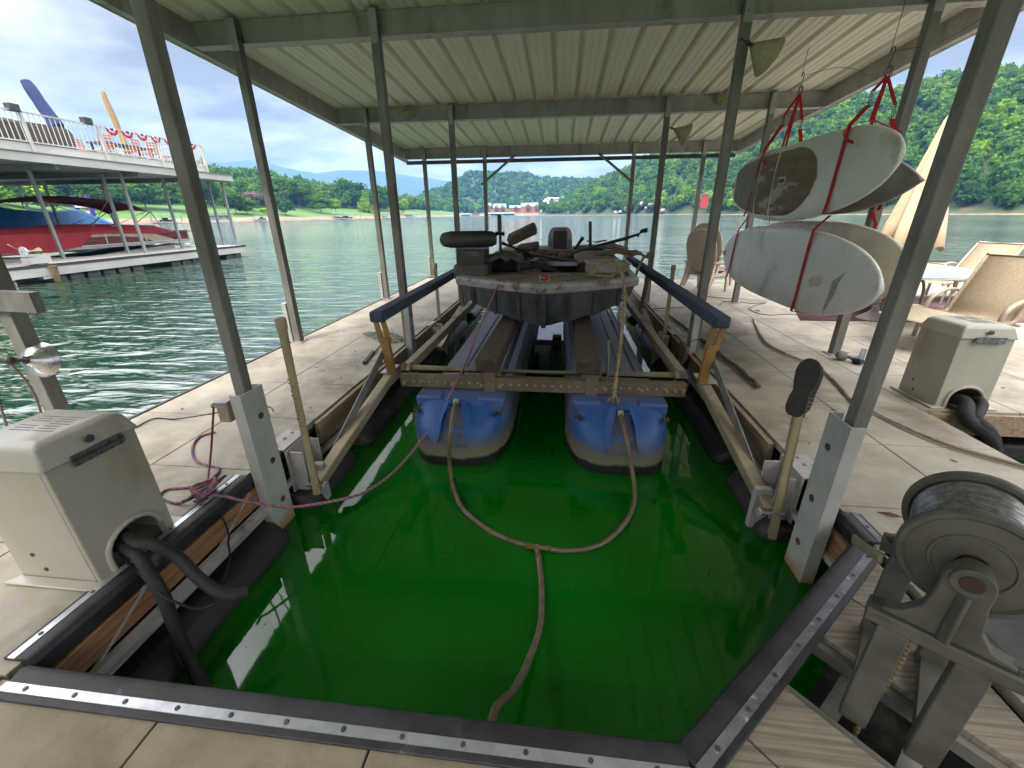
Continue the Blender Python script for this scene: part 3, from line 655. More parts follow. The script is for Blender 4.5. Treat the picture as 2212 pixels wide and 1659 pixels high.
# hinge brackets where the lift arms hang
def hinge(x, s, y):
    a = MB(); a.bb(min(x, x-s*.16), max(x, x-s*.16), y-.12, y+.16, WZ-.004, WZ+.006)
    a.bb(x, x+.012, y-.12, y+.16, .05, WZ-.005); a.bb(x+s*.02, x+s*.12, y-.10, y-.09, .12, WZ-.02); a.bb(x+s*.02, x+s*.12, y+.10, y+.11, .12, WZ-.02)
    for k in (-.07, .03, .12): a.lathe([(.014, 0), (.013, .012)], (x-s*.09, y+k, WZ+.006), (0, 0, 1), 6)
    a.build('hinge_bracket', GALV, dock, bevel=.002)
    a = MB(); a.bar((x+s*.15, y-.02, -.08), (x+s*.15, y-.02, .30), .045, .10, (1, 0, 0)); a.k = 1
    for k in range(7): a.lathe([(.012, 0), (.012, .003)], (x+s*.173, y-.02, -.03+.048*k), (s, 0, 0), 8)
    a.build('slotted_plate', [GALV, DARKM], dock)
hinge(-1.86, 1, 2.42); hinge(1.50, -1, 2.42); hinge(-1.86, 1, 5.9); hinge(1.50, -1, 5.7)

# cleats
def cleat(x, y, rz_, name='dock_cleat'):
    q = Matrix.Rotation(rz_, 4, 'Z'); a = MB(); o = Vector((x, y, WZ+.012))
    def P(u, v, w): return o+(q@Vector((u, v, w)))
    a.tube([P(-.13, 0, .052), P(-.08, 0, .044), P(0, 0, .042), P(.08, 0, .044), P(.13, 0, .052)], [.007, .014, .015, .014, .007], 8)
    for u in (-.035, .035): a.tube([P(u, 0, .0), P(u, 0, .042)], .014, 8)
    a.box(o, (.14, .05, .008), rotz(rz_)); a.build('cleat', DARKM, dock, bevel=.002)
cleat(-1.985, 1.78, R(78)); cleat(1.66, 1.62, R(-60))
# ================================================================== BOAT LIFT
LTAN = M('dirty_tan_steel', (.32, .26, .17), (.23, .185, .115), 6, .6, .25, bump=.08, c3=(.42, .37, .29), s3=3, w3=(.5, .66))
LGOLD = M('weathered_bronze_steel', (.20, .152, .095), (.145, .108, .065), 7, .6, .25, c3=(.28, .24, .17), s3=3.5, w3=(.56, .7))
GOLD = M('golden_steel', (.33, .19, .055), (.22, .125, .04), 7, .6, .2)
def tank_material():
    m = M('blue_tank', (.016, .075, .26), (.022, .09, .30), 5, .55, c3=(.13, .15, .19), s3=2.4, w3=(.54, .74)); t = m.node_tree; L = t.links.new; b = t.nodes['Principled BSDF']
    src = b.inputs['Base Color'].links[0].from_socket; g = t.nodes.new('ShaderNodeNewGeometry'); s = t.nodes.new('ShaderNodeSeparateXYZ'); L(g.outputs['Position'], s.inputs[0])
    n = t.nodes.new('ShaderNodeTexNoise'); n.inputs['Scale'].default_value = 6; n.inputs['Detail'].default_value = 6; L(g.outputs['Position'], n.inputs['Vector'])
    ma = t.nodes.new('ShaderNodeMath'); ma.operation = 'MULTIPLY_ADD'; L(n.outputs[0], ma.inputs[0]); ma.inputs[1].default_value = .09; L(s.outputs[2], ma.inputs[2])
    r = t.nodes.new('ShaderNodeValToRGB'); L(ma.outputs[0], r.inputs[0]); e = r.color_ramp.elements   # dried scum line above a wet band
    e[0].position = .115; e[0].color = (.006, .008, .008, 1); e[1].position = .135; e[1].color = (.17, .155, .10, 1)
    k = r.color_ramp.elements.new(.22); k.color = (.12, .12, .105, 1); k = r.color_ramp.elements.new(.31); k.color = (.03, .08, .20, 1)
    f = t.nodes.new('ShaderNodeMapRange'); f.inputs[1].default_value = .25; f.inputs[2].default_value = .35; f.inputs[3].default_value = 1; f.inputs[4].default_value = 0; L(ma.outputs[0], f.inputs[0])
    mx = t.nodes.new('ShaderNodeMix'); mx.data_type = 'RGBA'; L(f.outputs[0], mx.inputs[0]); L(src, mx.inputs[6]); L(r.outputs[0], mx.inputs[7])
    # flat top greyed by dust behind the front frame
    f2 = t.nodes.new('ShaderNodeMapRange'); f2.inputs[1].default_value = 3.15; f2.inputs[2].default_value = 3.5; f2.inputs[3].default_value = 0; f2.inputs[4].default_value = .92; L(s.outputs[1], f2.inputs[0])
    m3 = t.nodes.new('ShaderNodeMix'); m3.data_type = 'RGBA'; L(f2.outputs[0], m3.inputs[0]); L(mx.outputs[2], m3.inputs[6]); m3.inputs[7].default_value = (.15, .155, .20, 1)
    m4 = t.nodes.new('ShaderNodeMix'); m4.data_type = 'RGBA'; L(f.outputs[0], m4.inputs[0]); L(m3.outputs[2], m4.inputs[6]); L(mx.outputs[2], m4.inputs[7]); L(m4.outputs[2], b.inputs['Base Color']); return m
TANK = tank_material()
CARPET = M('brown_bunk_carpet', (.095, .066, .047), (.06, .042, .032), 22, 1, bump=.9, bscale=120)
BLUECP = M('faded_blue_carpet', (.075, .085, .13), (.05, .055, .085), 22, 1, bump=.9, bscale=120, c3=(.06, .10, .22), s3=4, w3=(.52, .62))
HOSEM = M('muddy_clear_hose', (.095, .068, .04), (.15, .115, .075), 18, .35, c3=(.07, .05, .03), s3=9, w3=(.52, .62))
lift = thing('boat_lift', 'floating boat lift on two blue tanks with padded guide rails, carrying the old boat', 'boat lift', (-.15, 5, 0))
def tank(cx):
    a = MB(); w = .44
    def ring(y, s, top, bot=-.22, n=28):
        out = []
        for k in range(n):
            t = 2*math.pi*k/n; c, q = math.cos(t), math.sin(t); e = .42
            u = (abs(c)**e)*(1 if c > 0 else -1); v = (abs(q)**e)*(1 if q > 0 else -1)
            zz = (top+bot)/2+v*(top-bot)/2; out.append((cx+u*w*s*(1 if zz < .2 else 1-.10*(zz-.2)/.3), y, zz))
        return out
    rg = []
    for k in range(11):
        t = k/10*math.pi/2; s = math.sin(t)**.55 if k else .05; rg.append(ring(3.52-.62*math.cos(t), max(.12, s), .02+.48*max(0, math.sin(t))**.62, -.22))
    rg += [ring(3.56, 1, .49)]+[ring(y, 1, .47) for y in (3.7, 5, 7, 9.3)]+[ring(9.6, .9, .42)]
    tk = a.loft(rg).build('float_tank', TANK, lift, smooth=50)
    a = MB()   # hood round the air hose: two wedge-shaped cheeks and a lintel with a flat panel between them, the hollow's shade put in its colour
    for q in (-1, 1): a.loft([[(cx+q*u, y, z) for u, y, z in tri] for tri in (((.135, 2.90, .22), (.16, 2.93, .22), (.105, 2.885, .26)), ((.105, 2.98, .395), (.14, 3.04, .375), (.085, 2.955, .41)), ((.055, 3.10, .51), (.095, 3.15, .48), (.05, 3.06, .51)))])
    a.loft([[(cx+u, y, z) for y, z in ((3.05, .51), (3.15, .505), (3.09, .46))] for u in (-.055, .055)])
    a.build('hose_hood', TANK, tk, smooth=20)
    a = MB(); a.add([(cx-.125, 2.895, .20), (cx+.125, 2.895, .20), (cx+.05, 3.075, .475), (cx-.05, 3.075, .475)], [(0, 1, 2, 3)]); o = a.build('hose_recess', M('recess_shade_blue', (.025, .045, .10), (.08, .09, .11), 6, .6) if 'recess_shade_blue' not in bpy.data.materials else bpy.data.materials['recess_shade_blue'], tk)
    for s in (-1, 1):
        a = MB(); a.bb(cx+s*.27-.12, cx+s*.27+.12, 3.22, 3.46, .38, .49); a.build('tank_shoulder', TANK, tk, bevel=.025, seg=3)
        a = MB(); a.tube([(cx+s*.33, 3.12, .40), (cx+s*.375, 3.13, .40)], .026, 12); a.build('tank_clamp', DARKM, tk, bevel=.003)
    a = MB()
    for s in (-.12, .12, .26): a.bar((cx+s, 3.6, .474), (cx+s, 9.2, .474), .02, .008)
    a.bar((cx+(.36 if cx < 0 else -.36), 3.7, .455), (cx+(.36 if cx < 0 else -.36), 9.2, .455), .07, .02)
    a.build('tank_rib', TANK, tk)
    return tk
tank(-.835); tank(.53)
# front cross frame
a = MB(); a.bb(-1.41, -.56, 3.380, 3.386, .505, .625); a.bb(-.56, .56, 3.372, 3.3795, .500, .618); a.bb(.53, 1.09, 3.380, 3.386, .495, .612)
a.bb(-1.41, 1.09, 3.387, 3.45, .607, .613); a.bb(-1.41, 1.09, 3.387, 3.45, .506, .512)
a.k = 1
for k in range(34):
    x = -1.36+k*.0735; a.lathe([(.0095, 0), (.0095, .003)], (x, 3.371 if -.56 < x < .56 else 3.379, .56), (0, -1, 0), 8)  # pale dots painted for the brightness seen through the channel's holes
a.k = 2
for x in (-1.37, -1.22, -1.0, -.93, -.66, -.50, .34, .42, .72, .93, 1.0, 1.06): a.lathe([(.016, 0), (.015, .014), (.006, .015), (.006, .024)], (x, 3.37, .545), (0, -1, 0), 6)
a.build('cross_channel', [LGOLD, GALVL, LTAN], lift, bevel=.001)
a = MB(); a.tube([(-1.40, 3.55, .62), (1.08, 3.55, .62)], .036, 12); a.tube([(-1.44, 3.55, .62), (-1.36, 3.55, .62)], .062, 14); a.tube([(1.02, 3.55, .62), (1.12, 3.55, .62)], .062, 14); a.build('cross_tube', LTAN, lift)
a = MB(); a.tube([(1.115, 3.55, .62), (1.13, 3.55, .62)], .064, 14); a.build('hinge_washer', M('blue_nylon', (.05, .18, .5)), lift)
for x in (-.59, .30):
    a = MB(); a.bb(x-.05, x+.05, 3.36, 3.369, .44, .70); a.bb(x-.09, x+.09, 3.45, 3.47, .50, .72); a.build('bunk_bracket', LGOLD, lift, bevel=.002)
# side rails of the frame, running back
for s, x in ((-1, -1.42), (1, 1.10)):
    a = MB(); a.bar((x, 3.62, .60), (x, 8.8, .60), .075, .09); a.build('side_tube', LTAN, lift, bevel=.006)
    a = MB(); a.bb(x-.04, x+.04, 5.5, 5.62, .54, .66); a.build('side_clamp', LTAN, lift, bevel=.004)
a = MB(); a.bar((-1.4, 8.6, .60), (1.08, 8.6, .60), .1, .1); a.build('cross_channel', LGOLD, lift)
# bunks
for x, x2 in ((-.60, -.49), (.26, .30)):
    a = MB(); a.bar((x, 3.30, .76), (x2, 8.4, .80), .20, .13); a.build('bunk', CARPET, lift, bevel=.02, seg=3, noisy=.004, ns=14)
# guide posts with padded rails
for s, x in ((-1, -1.50), (1, 1.22)):
    a = MB(); xt = x+s*.055
    a.bar((x, 3.42, .62), (xt*.5+x*.5, 3.42, .95), .075, .05); gp = a.build('guide_post', GOLD, lift, bevel=.004)
    a = MB()
    for k in (-.034, .034): a.bar((x+k+s*.02, 3.42, .90), (xt+k, 3.42, 1.10), .018, .045)
    a.build('fork_slot', GOLD, gp, bevel=.002)
    a = MB(); a.bar((x, 6.4, .62), (xt, 6.4, 1.1), .075, .05); a.build('guide_post', LGOLD, lift, bevel=.004)
    a = MB(); a.bar((xt, 3.36, 1.145), (xt, 8.3, 1.16), .125, .095); a.build('guide_rail', BLUECP, lift, bevel=.018, seg=3, noisy=.003, ns=16)
# swing arms down to the dock hinges
for s, x in ((-1, -1.50), (1, 1.22)):
    dx = -1.66 if s < 0 else 1.36
    a = MB(); a.bar((x+s*.02, 3.50, .60), (dx, 2.30, .20), .085, .075); a.build('swing_arm', LTAN, lift, bevel=.008)
    a = MB(); a.bar((x+s*.06, 3.42, .80), (dx+s*.02, 2.55, .26), .012, .075); a.build('flat_brace', GALVP, lift, bevel=.002)
    a = MB(); a.tube([(dx-.07, 2.28, .20), (dx+.08, 2.28, .20)], .018, 8); a.lathe([(.03, 0), (.03, .012)], (dx-s*.065, 2.28, .20), (-s, 0, 0), 10); a.build('arm_pin', GALVL, lift)
    a = MB(); a.bb(min(x-.02, x+.1*s), max(x-.02, x+.1*s)+.02, 3.40, 3.62, .615, .627); a.build('arm_plate', GALVL, lift)
    a = MB(); a.bar((x+s*.02, 6.4, .60), (dx, 5.5, .20), .085, .075); a.build('swing_arm', LTAN, lift, bevel=.008)
# chain hanging from each side tube
for x in (-1.36, 1.04):
    a = MB(); p = [(x, 5.2, .62-.035*k) for k in range(14)]
    for k, q in enumerate(p):
        q = Vector(q); u = Vector((.011, 0, 0)) if k % 2 else Vector((0, .011, 0))
        a.tube([q+u*math.cos(t)+Vector((0, 0, .024*math.sin(t))) for t in [j*math.pi/4 for j in range(8)]], .0045, 5, closed=True)
    a.build('chain', DARKM, lift)
a = MB(); a.bar((.44, 3.48, .62), (.44, 3.60, .92), .09, .012, (1, 0, 0)); a.build('keel_stop', GALVP, lift)
# air hoses joining in a tee and running back to the dock
def HP(px, py, z): return at(px, py, z=z)
hl = [at(985, 868, y=3.07), at(979, 895, y=2.92), at(973, 935, y=2.80), at(970, 985, y=2.76), at(975, 1030, y=2.72), at(985, 1070, z=.05), HP(1005, 1105, .02), HP(1055, 1145, .01), HP(1110, 1170, .01), HP(1160, 1182, .012)]
hr = [at(1340, 893, y=3.05), at(1346, 920, y=2.92), at(1354, 955, y=2.80), at(1363, 1005, y=2.74), at(1370, 1045, y=2.66), HP(1370, 1085, .05), HP(1350, 1130, .02), HP(1300, 1175, .01), HP(1230, 1190, .01), HP(1160, 1182, .012)]
ht = [HP(1160, 1182, .012), HP(1168, 1240, .012), HP(1170, 1300, .02), HP(1165, 1360, .04), HP(1140, 1430, .09), HP(1110, 1490, .16), HP(1065, 1545, .24), Vector((-.165, .70, .33))]
for q in (hl, hr, ht):
    a = MB(); a.tube(smooth_path(q, 8), .0165, 10); a.build('air_hose', HOSEM, lift)
a = MB(); a.tube([HP(1135, 1180, .012), HP(1190, 1186, .012)], .021, 8); a.tube([HP(1160, 1180, .012), HP(1163, 1205, .012)], .021, 8); a.build('hose_tee', M('brass_fitting', (.30, .20, .06), None, 20, .4, .6), lift)
for q in (hl[0], hr[0]):
    a = MB(); a.lathe([(.024, -.02), (.026, .02), (.02, .03)], q, (0, -.5, -.6), 10); a.build('hose_clamp', LTAN, lift)
# ================================================================== OLD FISHING BOAT ON THE LIFT
HULLM = M('grimy_hull_paint', (.045, .050, .047), (.12, .13, .15), 2.6, .45, .1, bump=.05, c3=(.12, .115, .075), s3=3.2, w3=(.56, .68), stretch=(2.2, 1, .5))
RAILM = M('chipped_rail_paint', (.34, .33, .35), (.24, .225, .22), 6, .5, bump=.1, c3=(.14, .11, .075), s3=5, w3=(.55, .60))
BTAN = M('dirty_tan_carpet', (.24, .19, .135), (.17, .135, .095), 7, .95, bump=.4, c3=(.13, .11, .09), s3=3.4, w3=(.54, .70))
BGREY = M('grimy_grey_plastic', (.06, .058, .052), (.11, .105, .095), 6, .7, bump=.15, c3=(.20, .19, .17), s3=4, w3=(.56, .72))
BBLK = M('black_dirty_plastic', (.018, .018, .018), (.04, .038, .035), 8, .5, c3=(.14, .13, .12), s3=5, w3=(.6, .75))
BBROWN = M('mouldy_vinyl', (.13, .105, .07), (.075, .06, .045), 6, .8, bump=.25, c3=(.20, .18, .14), s3=5, w3=(.56, .7))
BROWNL = M('dry_leaf_bits', (.10, .06, .035), (.05, .035, .025), 20, .9)
boat = thing('fishing_boat', 'grimy dark bass boat with chipped grey rail sitting on the lift', 'fishing boat', (-.16, 6.5, .8))
CX = -.165
def bow_y(u): return 4.20+.55*abs(u)**1.25
prof = [(1.0, 1.20), (.94, 1.06), (.80, .985), (.66, .935), (.64, .915), (.5, .90), (.36, .875), (.34, .855), (.2, .845), (.03, .80)]
pr_ = [(-u, z) for u, z in prof]+[(u, z) for u, z in prof[::-1]]
rings = []
for v, hw in ((0, .985), (.5, 1.0), (1.5, 1.02), (3.2, 1.0), (4.6, .96)):
    ring = []
    for u, z in pr_:
        k = (1.2-z); y = (bow_y(u)+k*.62*(1-abs(u)*.4)) if v == 0 else 4.75+v
        zz = z if v else z+.02
        ring.append((CX+u*hw, y, zz - (.05 if v > 1 else 0)*(1-abs(u))))
    rings.append(ring)
a = MB(); a.loft(rings, cap=False, closed=False); a.add(rings[-1], [tuple(range(len(pr_)))]); 
bw = []
for u in [k/12 for k in range(-12, 13)]:   # the plated prow between rail and chine
    zb = interp(abs(u), [(0, .80), (.03, .80), (.2, .845), (.34, .855), (.36, .875), (.5, .90), (.64, .915), (.66, .935), (.8, .985), (.94, 1.06), (1, 1.20)])+.02
    bw.append([(CX+u*.985, bow_y(u)+(1.2-zz)*.62*(1-abs(u)*.4), zz) for zz in [1.22+(zb-1.22)*t/4 for t in range(5)]])
a.loft(bw, cap=False, closed=False)
a.k = 1   # keel and strakes on the prow
for u in (-.82, -.55, -.27, 0, .27, .55, .82):
    zb = interp(abs(u), [(0, .80), (.2, .845), (.36, .875), (.5, .90), (.66, .935), (.8, .985), (.94, 1.06)])
    p = Vector((CX+u*.985, bow_y(u)-.008, 1.19)); q = Vector((CX+u*.985, bow_y(u)+(1.2-zb)*.62*(1-abs(u)*.4)-.01, zb+.01)); a.bar(p, q, .035 if u else .05, .035, (0, -1, 0))
a.build('hull', [HULLM, BGREY], boat, smooth=25)
def rail_pt(t, out=0, z=0):
    """t from -1 (port quarter) over 0 (stem) to 1"""
    s = 1 if t > 0 else -1; k = abs(t)
    if k <= .25: u = k/.25; return Vector((CX+s*u*(.985+out), bow_y(u)-out*(1-u*.5), z))
    v = (k-.25)/.75*4.55; return Vector((CX+s*(interp(v, [(0, .985), (.5, 1.0), (1.5, 1.02), (3.2, 1.0), (4.6, .96)])+out), 4.76+v, z))
ts = [i/40 for i in range(-40, 41)]
def zr_(t): return 1.30+.045*max(0, abs(t)-.2)
a = MB(); a.loft([[rail_pt(t, o_, zr_(t)+z) for o_, z in ((.0, -.095), (.025, -.088), (.035, -.03), (.02, .0), (-.05, .012), (-.06, -.03), (-.02, -.05))] for t in ts]); a.build('rub_rail', RAILM, boat, bevel=.004)
a = MB(); P = [rail_pt(t, -.05, 1.295) for t in [i/40 for i in range(-12, 13)]]; P = P+[Vector((CX+.55, 5.18, 1.295)), Vector((CX-.55, 5.18, 1.295))]
a.prism(P, (0, 0, -1), .03); a.build('bow_deck', BTAN, boat)
a = MB()    # cockpit liner: inner sides, floor, stern deck
for s in (-1, 1): a.loft([[(CX+s*.93, y, 1.30), (CX+s*.88, y, .99)] for y in (5.0, 9.2)], cap=False, closed=False)
a.bb(CX-.9, CX+.9, 5.1, 9.2, .97, .99); a.bb(CX-.5, CX+.55, 5.15, 5.17, .99, 1.27); a.build('cockpit_liner', BGREY, boat)
a = MB(); a.bb(CX-.94, CX+.94, 8.1, 9.3, 1.26, 1.33); a.build('stern_deck', BTAN, boat, bevel=.01)
def bx(name, px0, px1, py0, py1, y, dep, mat, z=None, bev=.01, parent=boat, open_=False):
    """box whose front face spans the measured rectangle at depth y"""
    p = at(px0, py1, y=y); q = at(px1, py0, y=y); a = MB()
    x0, x1, z0, z1 = p.x, q.x, p.z, q.z
    if open_:
        t = .02; a.bb(x0, x0+t, y, y+dep, z0, z1); a.bb(x1-t, x1, y, y+dep, z0, z1); a.bb(x0+t, x1-t, y, y+dep, z1-t, z1); a.bb(x0+t, x1-t, y, y+dep, z0, z0+t); a.bb(x0+t, x1-t, y+dep-t, y+dep, z0+t, z1-t)
    else: a.bb(x0, x1, y, y+dep, z0, z1)
    return a.build(name, mat, parent, bevel=bev)
# port bow: foot-pedal stand and its tray
bx('pedal_stand', 981, 1052, 572, 604, 4.86, .40, BGREY, bev=.02)
ped = bx('pedal_housing', 987, 1046, 539, 574, 4.88, .34, BBLK, bev=.012)
bx('pedal_slot', 1005, 1036, 543, 554, 4.872, .008, BGREY, parent=ped, bev=.003)
bx('open_locker', 1043, 1119, 555, 600, 5.2, .45, BBLK, open_=True, bev=.008)
bx('hatch_frame', 1170, 1248, 574, 602, 5.75, .5, BBLK, open_=True, bev=.008)
lk = bx('storage_locker', 1247, 1342, 566, 606, 6.1, 1.5, BGREY, bev=.01)
p = at(1243, 562, y=6.05); q = at(1372, 550, y=6.05); a = MB(); a.bb(p.x, CX+.93, 6.05, 7.9, 1.305, 1.335); a.build('locker_lid', BTAN, boat, bevel=.008)
a = MB(); a.bb(CX-.93, CX-.35, 5.9, 6.9, 1.24, 1.28); a.build('bench_top', BTAN, boat, bevel=.01)
# fallen trolling motor on the port bow
tm = MB(); A = at(950, 518, y=4.98); B = at(1072, 516, y=4.98); d = B-A
tm.loft([[A+d*t+Vector((0, math.cos(k*math.pi/7)*r*.75, math.sin(k*math.pi/7)*r)) for k in range(14)] for t, r in ((0, .012), (.02, .05), (.07, .078), (.2, .094), (.75, .094), (.93, .085), (1, .06))]); to = tm.build('motor_pod', BBLK, boat, smooth=50)
a = MB(); c = at(1080, 505, y=4.98)
for k in range(2):
    z = 1 if k else -1; a.loft([[c+Vector((w_, .01*z, z*h)) for w_ in (-.02-.008*z, .02)]+[c+Vector((w_*.5, .03*z, z*h)) for w_ in (.02, -.02)] for h, _ in ((.0, 0), (.08, 0), (.14, 0), (.20, 0))])
a.tube([c+Vector((-.05, 0, 0)), c+Vector((.05, 0, 0))], .03, 10); a.build('propeller', BBLK, to)
def rod(name, pts, r, mat, par=boat, seg=8):
    a = MB(); a.tube([at(x, y, y=d) for x, y, d in pts], r, seg); return a.build(name, mat, par)
rod('motor_shaft', [(1085, 525, 5.0), (1140, 547, 5.2), (1205, 560, 5.5), (1245, 563, 5.8)], [.022, .02, .02, .015], BBLK)
rod('tiller_handle', [(1235, 548, 6.2), (1300, 528, 6.0), (1345, 517, 5.9), (1382, 505, 5.8)], [.016, .018, .022, .014], BBLK)
rod('tiller_grip', [(1376, 510, 5.8), (1385, 500, 5.8), (1398, 497, 5.8)], [.028, .024, .03], BBLK)
rod('paddle_shaft', [(1180, 598, 5.6), (1260, 563, 6.1)], .012, GALVL); rod('paddle_grip', [(1172, 602, 5.55), (1188, 595, 5.62)], .018, M('yellow_grip', (.55, .38, .02), None, 20, .6))
rod('seat_post', [(1275, 535, 6.9), (1275, 478, 6.9)], .024, BGREY)
rod('cleat_rod', [(1268, 521, 7.0), (1288, 523, 6.9), (1310, 519, 6.8)], .012, RUSTM)
# folded seats
st = MB(); c = at(1128, 515, y=6.4); q = Matrix.Rotation(R(-24), 3, 'Y')@Matrix.Rotation(R(8), 3, 'X')
st.box(c+Vector((0, 0, .06)), (.44, .36, .13), q); st.build('seat_back', BBROWN, boat, bevel=.035, seg=3)
a = MB(); c2 = at(1142, 533, y=6.35); a.box(c2, (.30, .34, .10), Matrix.Rotation(R(-8), 3, 'Y')); a.build('seat_cushion', BBROWN, boat, bevel=.03, seg=3)
a = MB(); a.lathe([(.05, -.12), (.035, 0), (.06, .05)], at(1118, 545, y=6.4)); a.tube([at(1130, 548, y=6.4), at(1150, 548, y=6.4), at(1163, 536, y=6.4)], .01, 6); a.build('seat_pedestal', BGREY, boat)
# outboard engine at the stern
ob = MB(); c = at(1209, 545, y=8.7)
ob.loft([[c+Vector((u*w_, v*.30, h)) for u, v in ((-1, -.7), (-.55, -1), (.55, -1), (1, -.7), (1, .7), (.6, 1), (-.6, 1), (-1, .7))] for h, w_ in ((-.05, .16), (.03, .20), (.16, .235), (.34, .225), (.43, .19), (.47, .13))]); eo = ob.build('engine_cowl', M('dusty_cowl', (.28, .28, .28), (.18, .18, .18), 5, .5, c3=(.1, .1, .09), s3=4), boat, bevel=.01, smooth=20)
a = MB(); a.bb(c.x-.13, c.x+.13, c.y-.345, c.y-.30, c.z+.02, c.z+.41); a.build('cowl_front', BBLK, eo, bevel=.02)
a = MB(); a.bb(c.x-.09, c.x+.09, c.y-.32, c.y+.1, c.z-.26, c.z-.05); a.tube([c+Vector((.12, -.2, 0)), c+Vector((.26, -.4, .06)), c+Vector((.42, -.5, .30))], [.02, .022, .035], 8); a.build('engine_tiller', BBLK, eo)
a = MB(); a.bb(c.x-.10, c.x+.10, c.y+.1, c.y+.5, .55, c.z-.06); a.build('engine_leg', BBLK, eo, bevel=.02)
# wiring, straps and lids lying about
wr = random.Random(11)
a = MB()
for k in range(9):
    p = at(1075+wr.uniform(-12, 70), 545+wr.uniform(-6, 20), y=5.2+wr.random()); a.tube(smooth_path([p, p+Vector((wr.uniform(.1, .3), wr.uniform(0, .3), wr.uniform(-.05, .03))), p+Vector((wr.uniform(.3, .6), wr.uniform(-.1, .3), wr.uniform(-.1, -.02)))], 5), .006, 5)
a.build('loose_cable', BBLK, boat)
a = MB(); c = at(1262, 560, y=6.6); a.tube([at(1228, 552, y=7.4)+Vector((.14*math.cos(t), .14*math.sin(t), 0)) for t in [k*.524 for k in range(12)]], .035, 8, closed=True); a.build('rope_coil', BGREY, boat)
rod('steering_cable', [(1190, 545, 8.0), (1165, 565, 7.2), (1130, 572, 6.6)], .012, BBLK)
for i, (px, py, d_, w_, mt_) in enumerate(((1085, 548, 5.1, .26, BGREY), (1150, 568, 5.9, .34, BBLK), (1215, 566, 6.4, .30, BBROWN), (1190, 556, 7.2, .4, BBLK), (1330, 540, 7.2, .42, BTAN), (1060, 602, 4.75, .18, BTAN), (1300, 528, 8.2, .45, BGREY))):
    c = at(px, py, y=d_); a = MB(); n = 9; rg = []
    for u in range(n): rg.append([c+Vector(((u/(n-1)-.5)*w_*2, (v/(n-1)-.5)*w_*1.4, .05*noise.noise(Vector((u*.9+i*7, v*.9, 0)))+.035*noise.noise(Vector((u*2.1, v*2.1+i*5, 3)))-.05*((u/(n-1)-.5)**2+(v/(n-1)-.5)**2)*4*.8)) for v in range(n)])
    a.loft(rg, cap=False, closed=False); o = a.build('crumpled_cloth', mt_, boat, smooth=30); md = o.modifiers.new('thickness', 'SOLIDIFY'); md.thickness = .012
a = MB(); g = random.Random(21)
for k in range(90):
    x = CX+g.uniform(-.85, .85); y = g.uniform(4.4, 5.1); s_ = g.uniform(.006, .02); t_ = g.uniform(0, 6.28); u = Vector((math.cos(t_), math.sin(t_), g.uniform(-.2, .2))); v = Vector((-u.y, u.x, 0)); p = Vector((x, y, 1.297)); a.prism([p-u*s_*1.6, p-v*s_*.5, p+u*s_*1.6, p+v*s_*.5], (0, 0, 1), .003)
a.build('leaf_debris', BROWNL, boat)
# bow light
lt_ = MB(); c = at(1174, 612, y=4.36); lt_.bb(c.x-.045, c.x+.045, c.y-.025, c.y+.03, 1.305, 1.318); lo_ = lt_.build('bow_light', GALVL, boat, bevel=.003)
a = MB(); a.lathe([(.03, 0), (.033, .01), (.030, .042), (.018, .05)], (c.x+.012, c.y, 1.318), (0, 0, 1), 14); a.build('red_lens', M('red_lens', (.6, .01, .01), None, 20, .2), lo_)
a = MB(); a.bb(c.x-.04, c.x-.018, c.y-.02, c.y+.02, 1.318, 1.352); a.build('green_lens', M('green_lens', (.02, .16, .12), None, 20, .2), lo_)
a = MB()
for x in (-.04, .055): a.tube([(c.x+x, c.y-.03, 1.315), (c.x+x, c.y-.01, 1.37), (c.x+x, c.y+.03, 1.37)], .004, 5)
a.tube([(c.x-.04, c.y-.01, 1.37), (c.x+.055, c.y-.01, 1.37)], .004, 5); a.build('lens_guard', GALVL, lo_)

# laundry basket used as a tackle tray
kb = MB(); p = at(1268, 603, y=5.15); q = at(1362, 575, y=5.15); x0, x1, z0, z1 = p.x, q.x, 1.27, 1.40; y0, y1 = 5.2, 5.62; t = .008
for (xa, xb, ya, yb) in ((x0, x1, y0, y0+t), (x0, x1, y1-t, y1), (x0, x0+t, y0+t, y1-t), (x1-t, x1, y0+t, y1-t)): kb.bb(xa, xb, ya, yb, z0, z1)
kb.bb(x0+t, x1-t, y0+t, y1-t, z0, z0+t); kb.k = 1
for i in range(12):
    for j in range(3): kb.lathe([(.006, 0), (.006, .002)], (x0+.03+(x1-x0-.06)*i/11, y0-.0015, z0+.03+.03*j), (0, -1, 0), 6)
BASK = M('dirty_white_plastic', (.45, .42, .35), (.32, .29, .23), 6, .6)
bk = kb.build('plastic_basket', [BASK, BBLK]); tag(bk, 'dirty cream plastic basket with holes on the boat\'s front deck', 'basket')
a = MB(); a.bb(x0-.02, x1+.02, y0-.02, y0, z1-.012, z1); a.bb(x0-.02, x1+.02, y1, y1+.02, z1-.012, z1); a.bb(x0-.02, x0, y0, y1, z1-.012, z1); a.bb(x1, x1+.02, y0, y1, z1-.012, z1); a.build('basket_rim', BASK, bk)

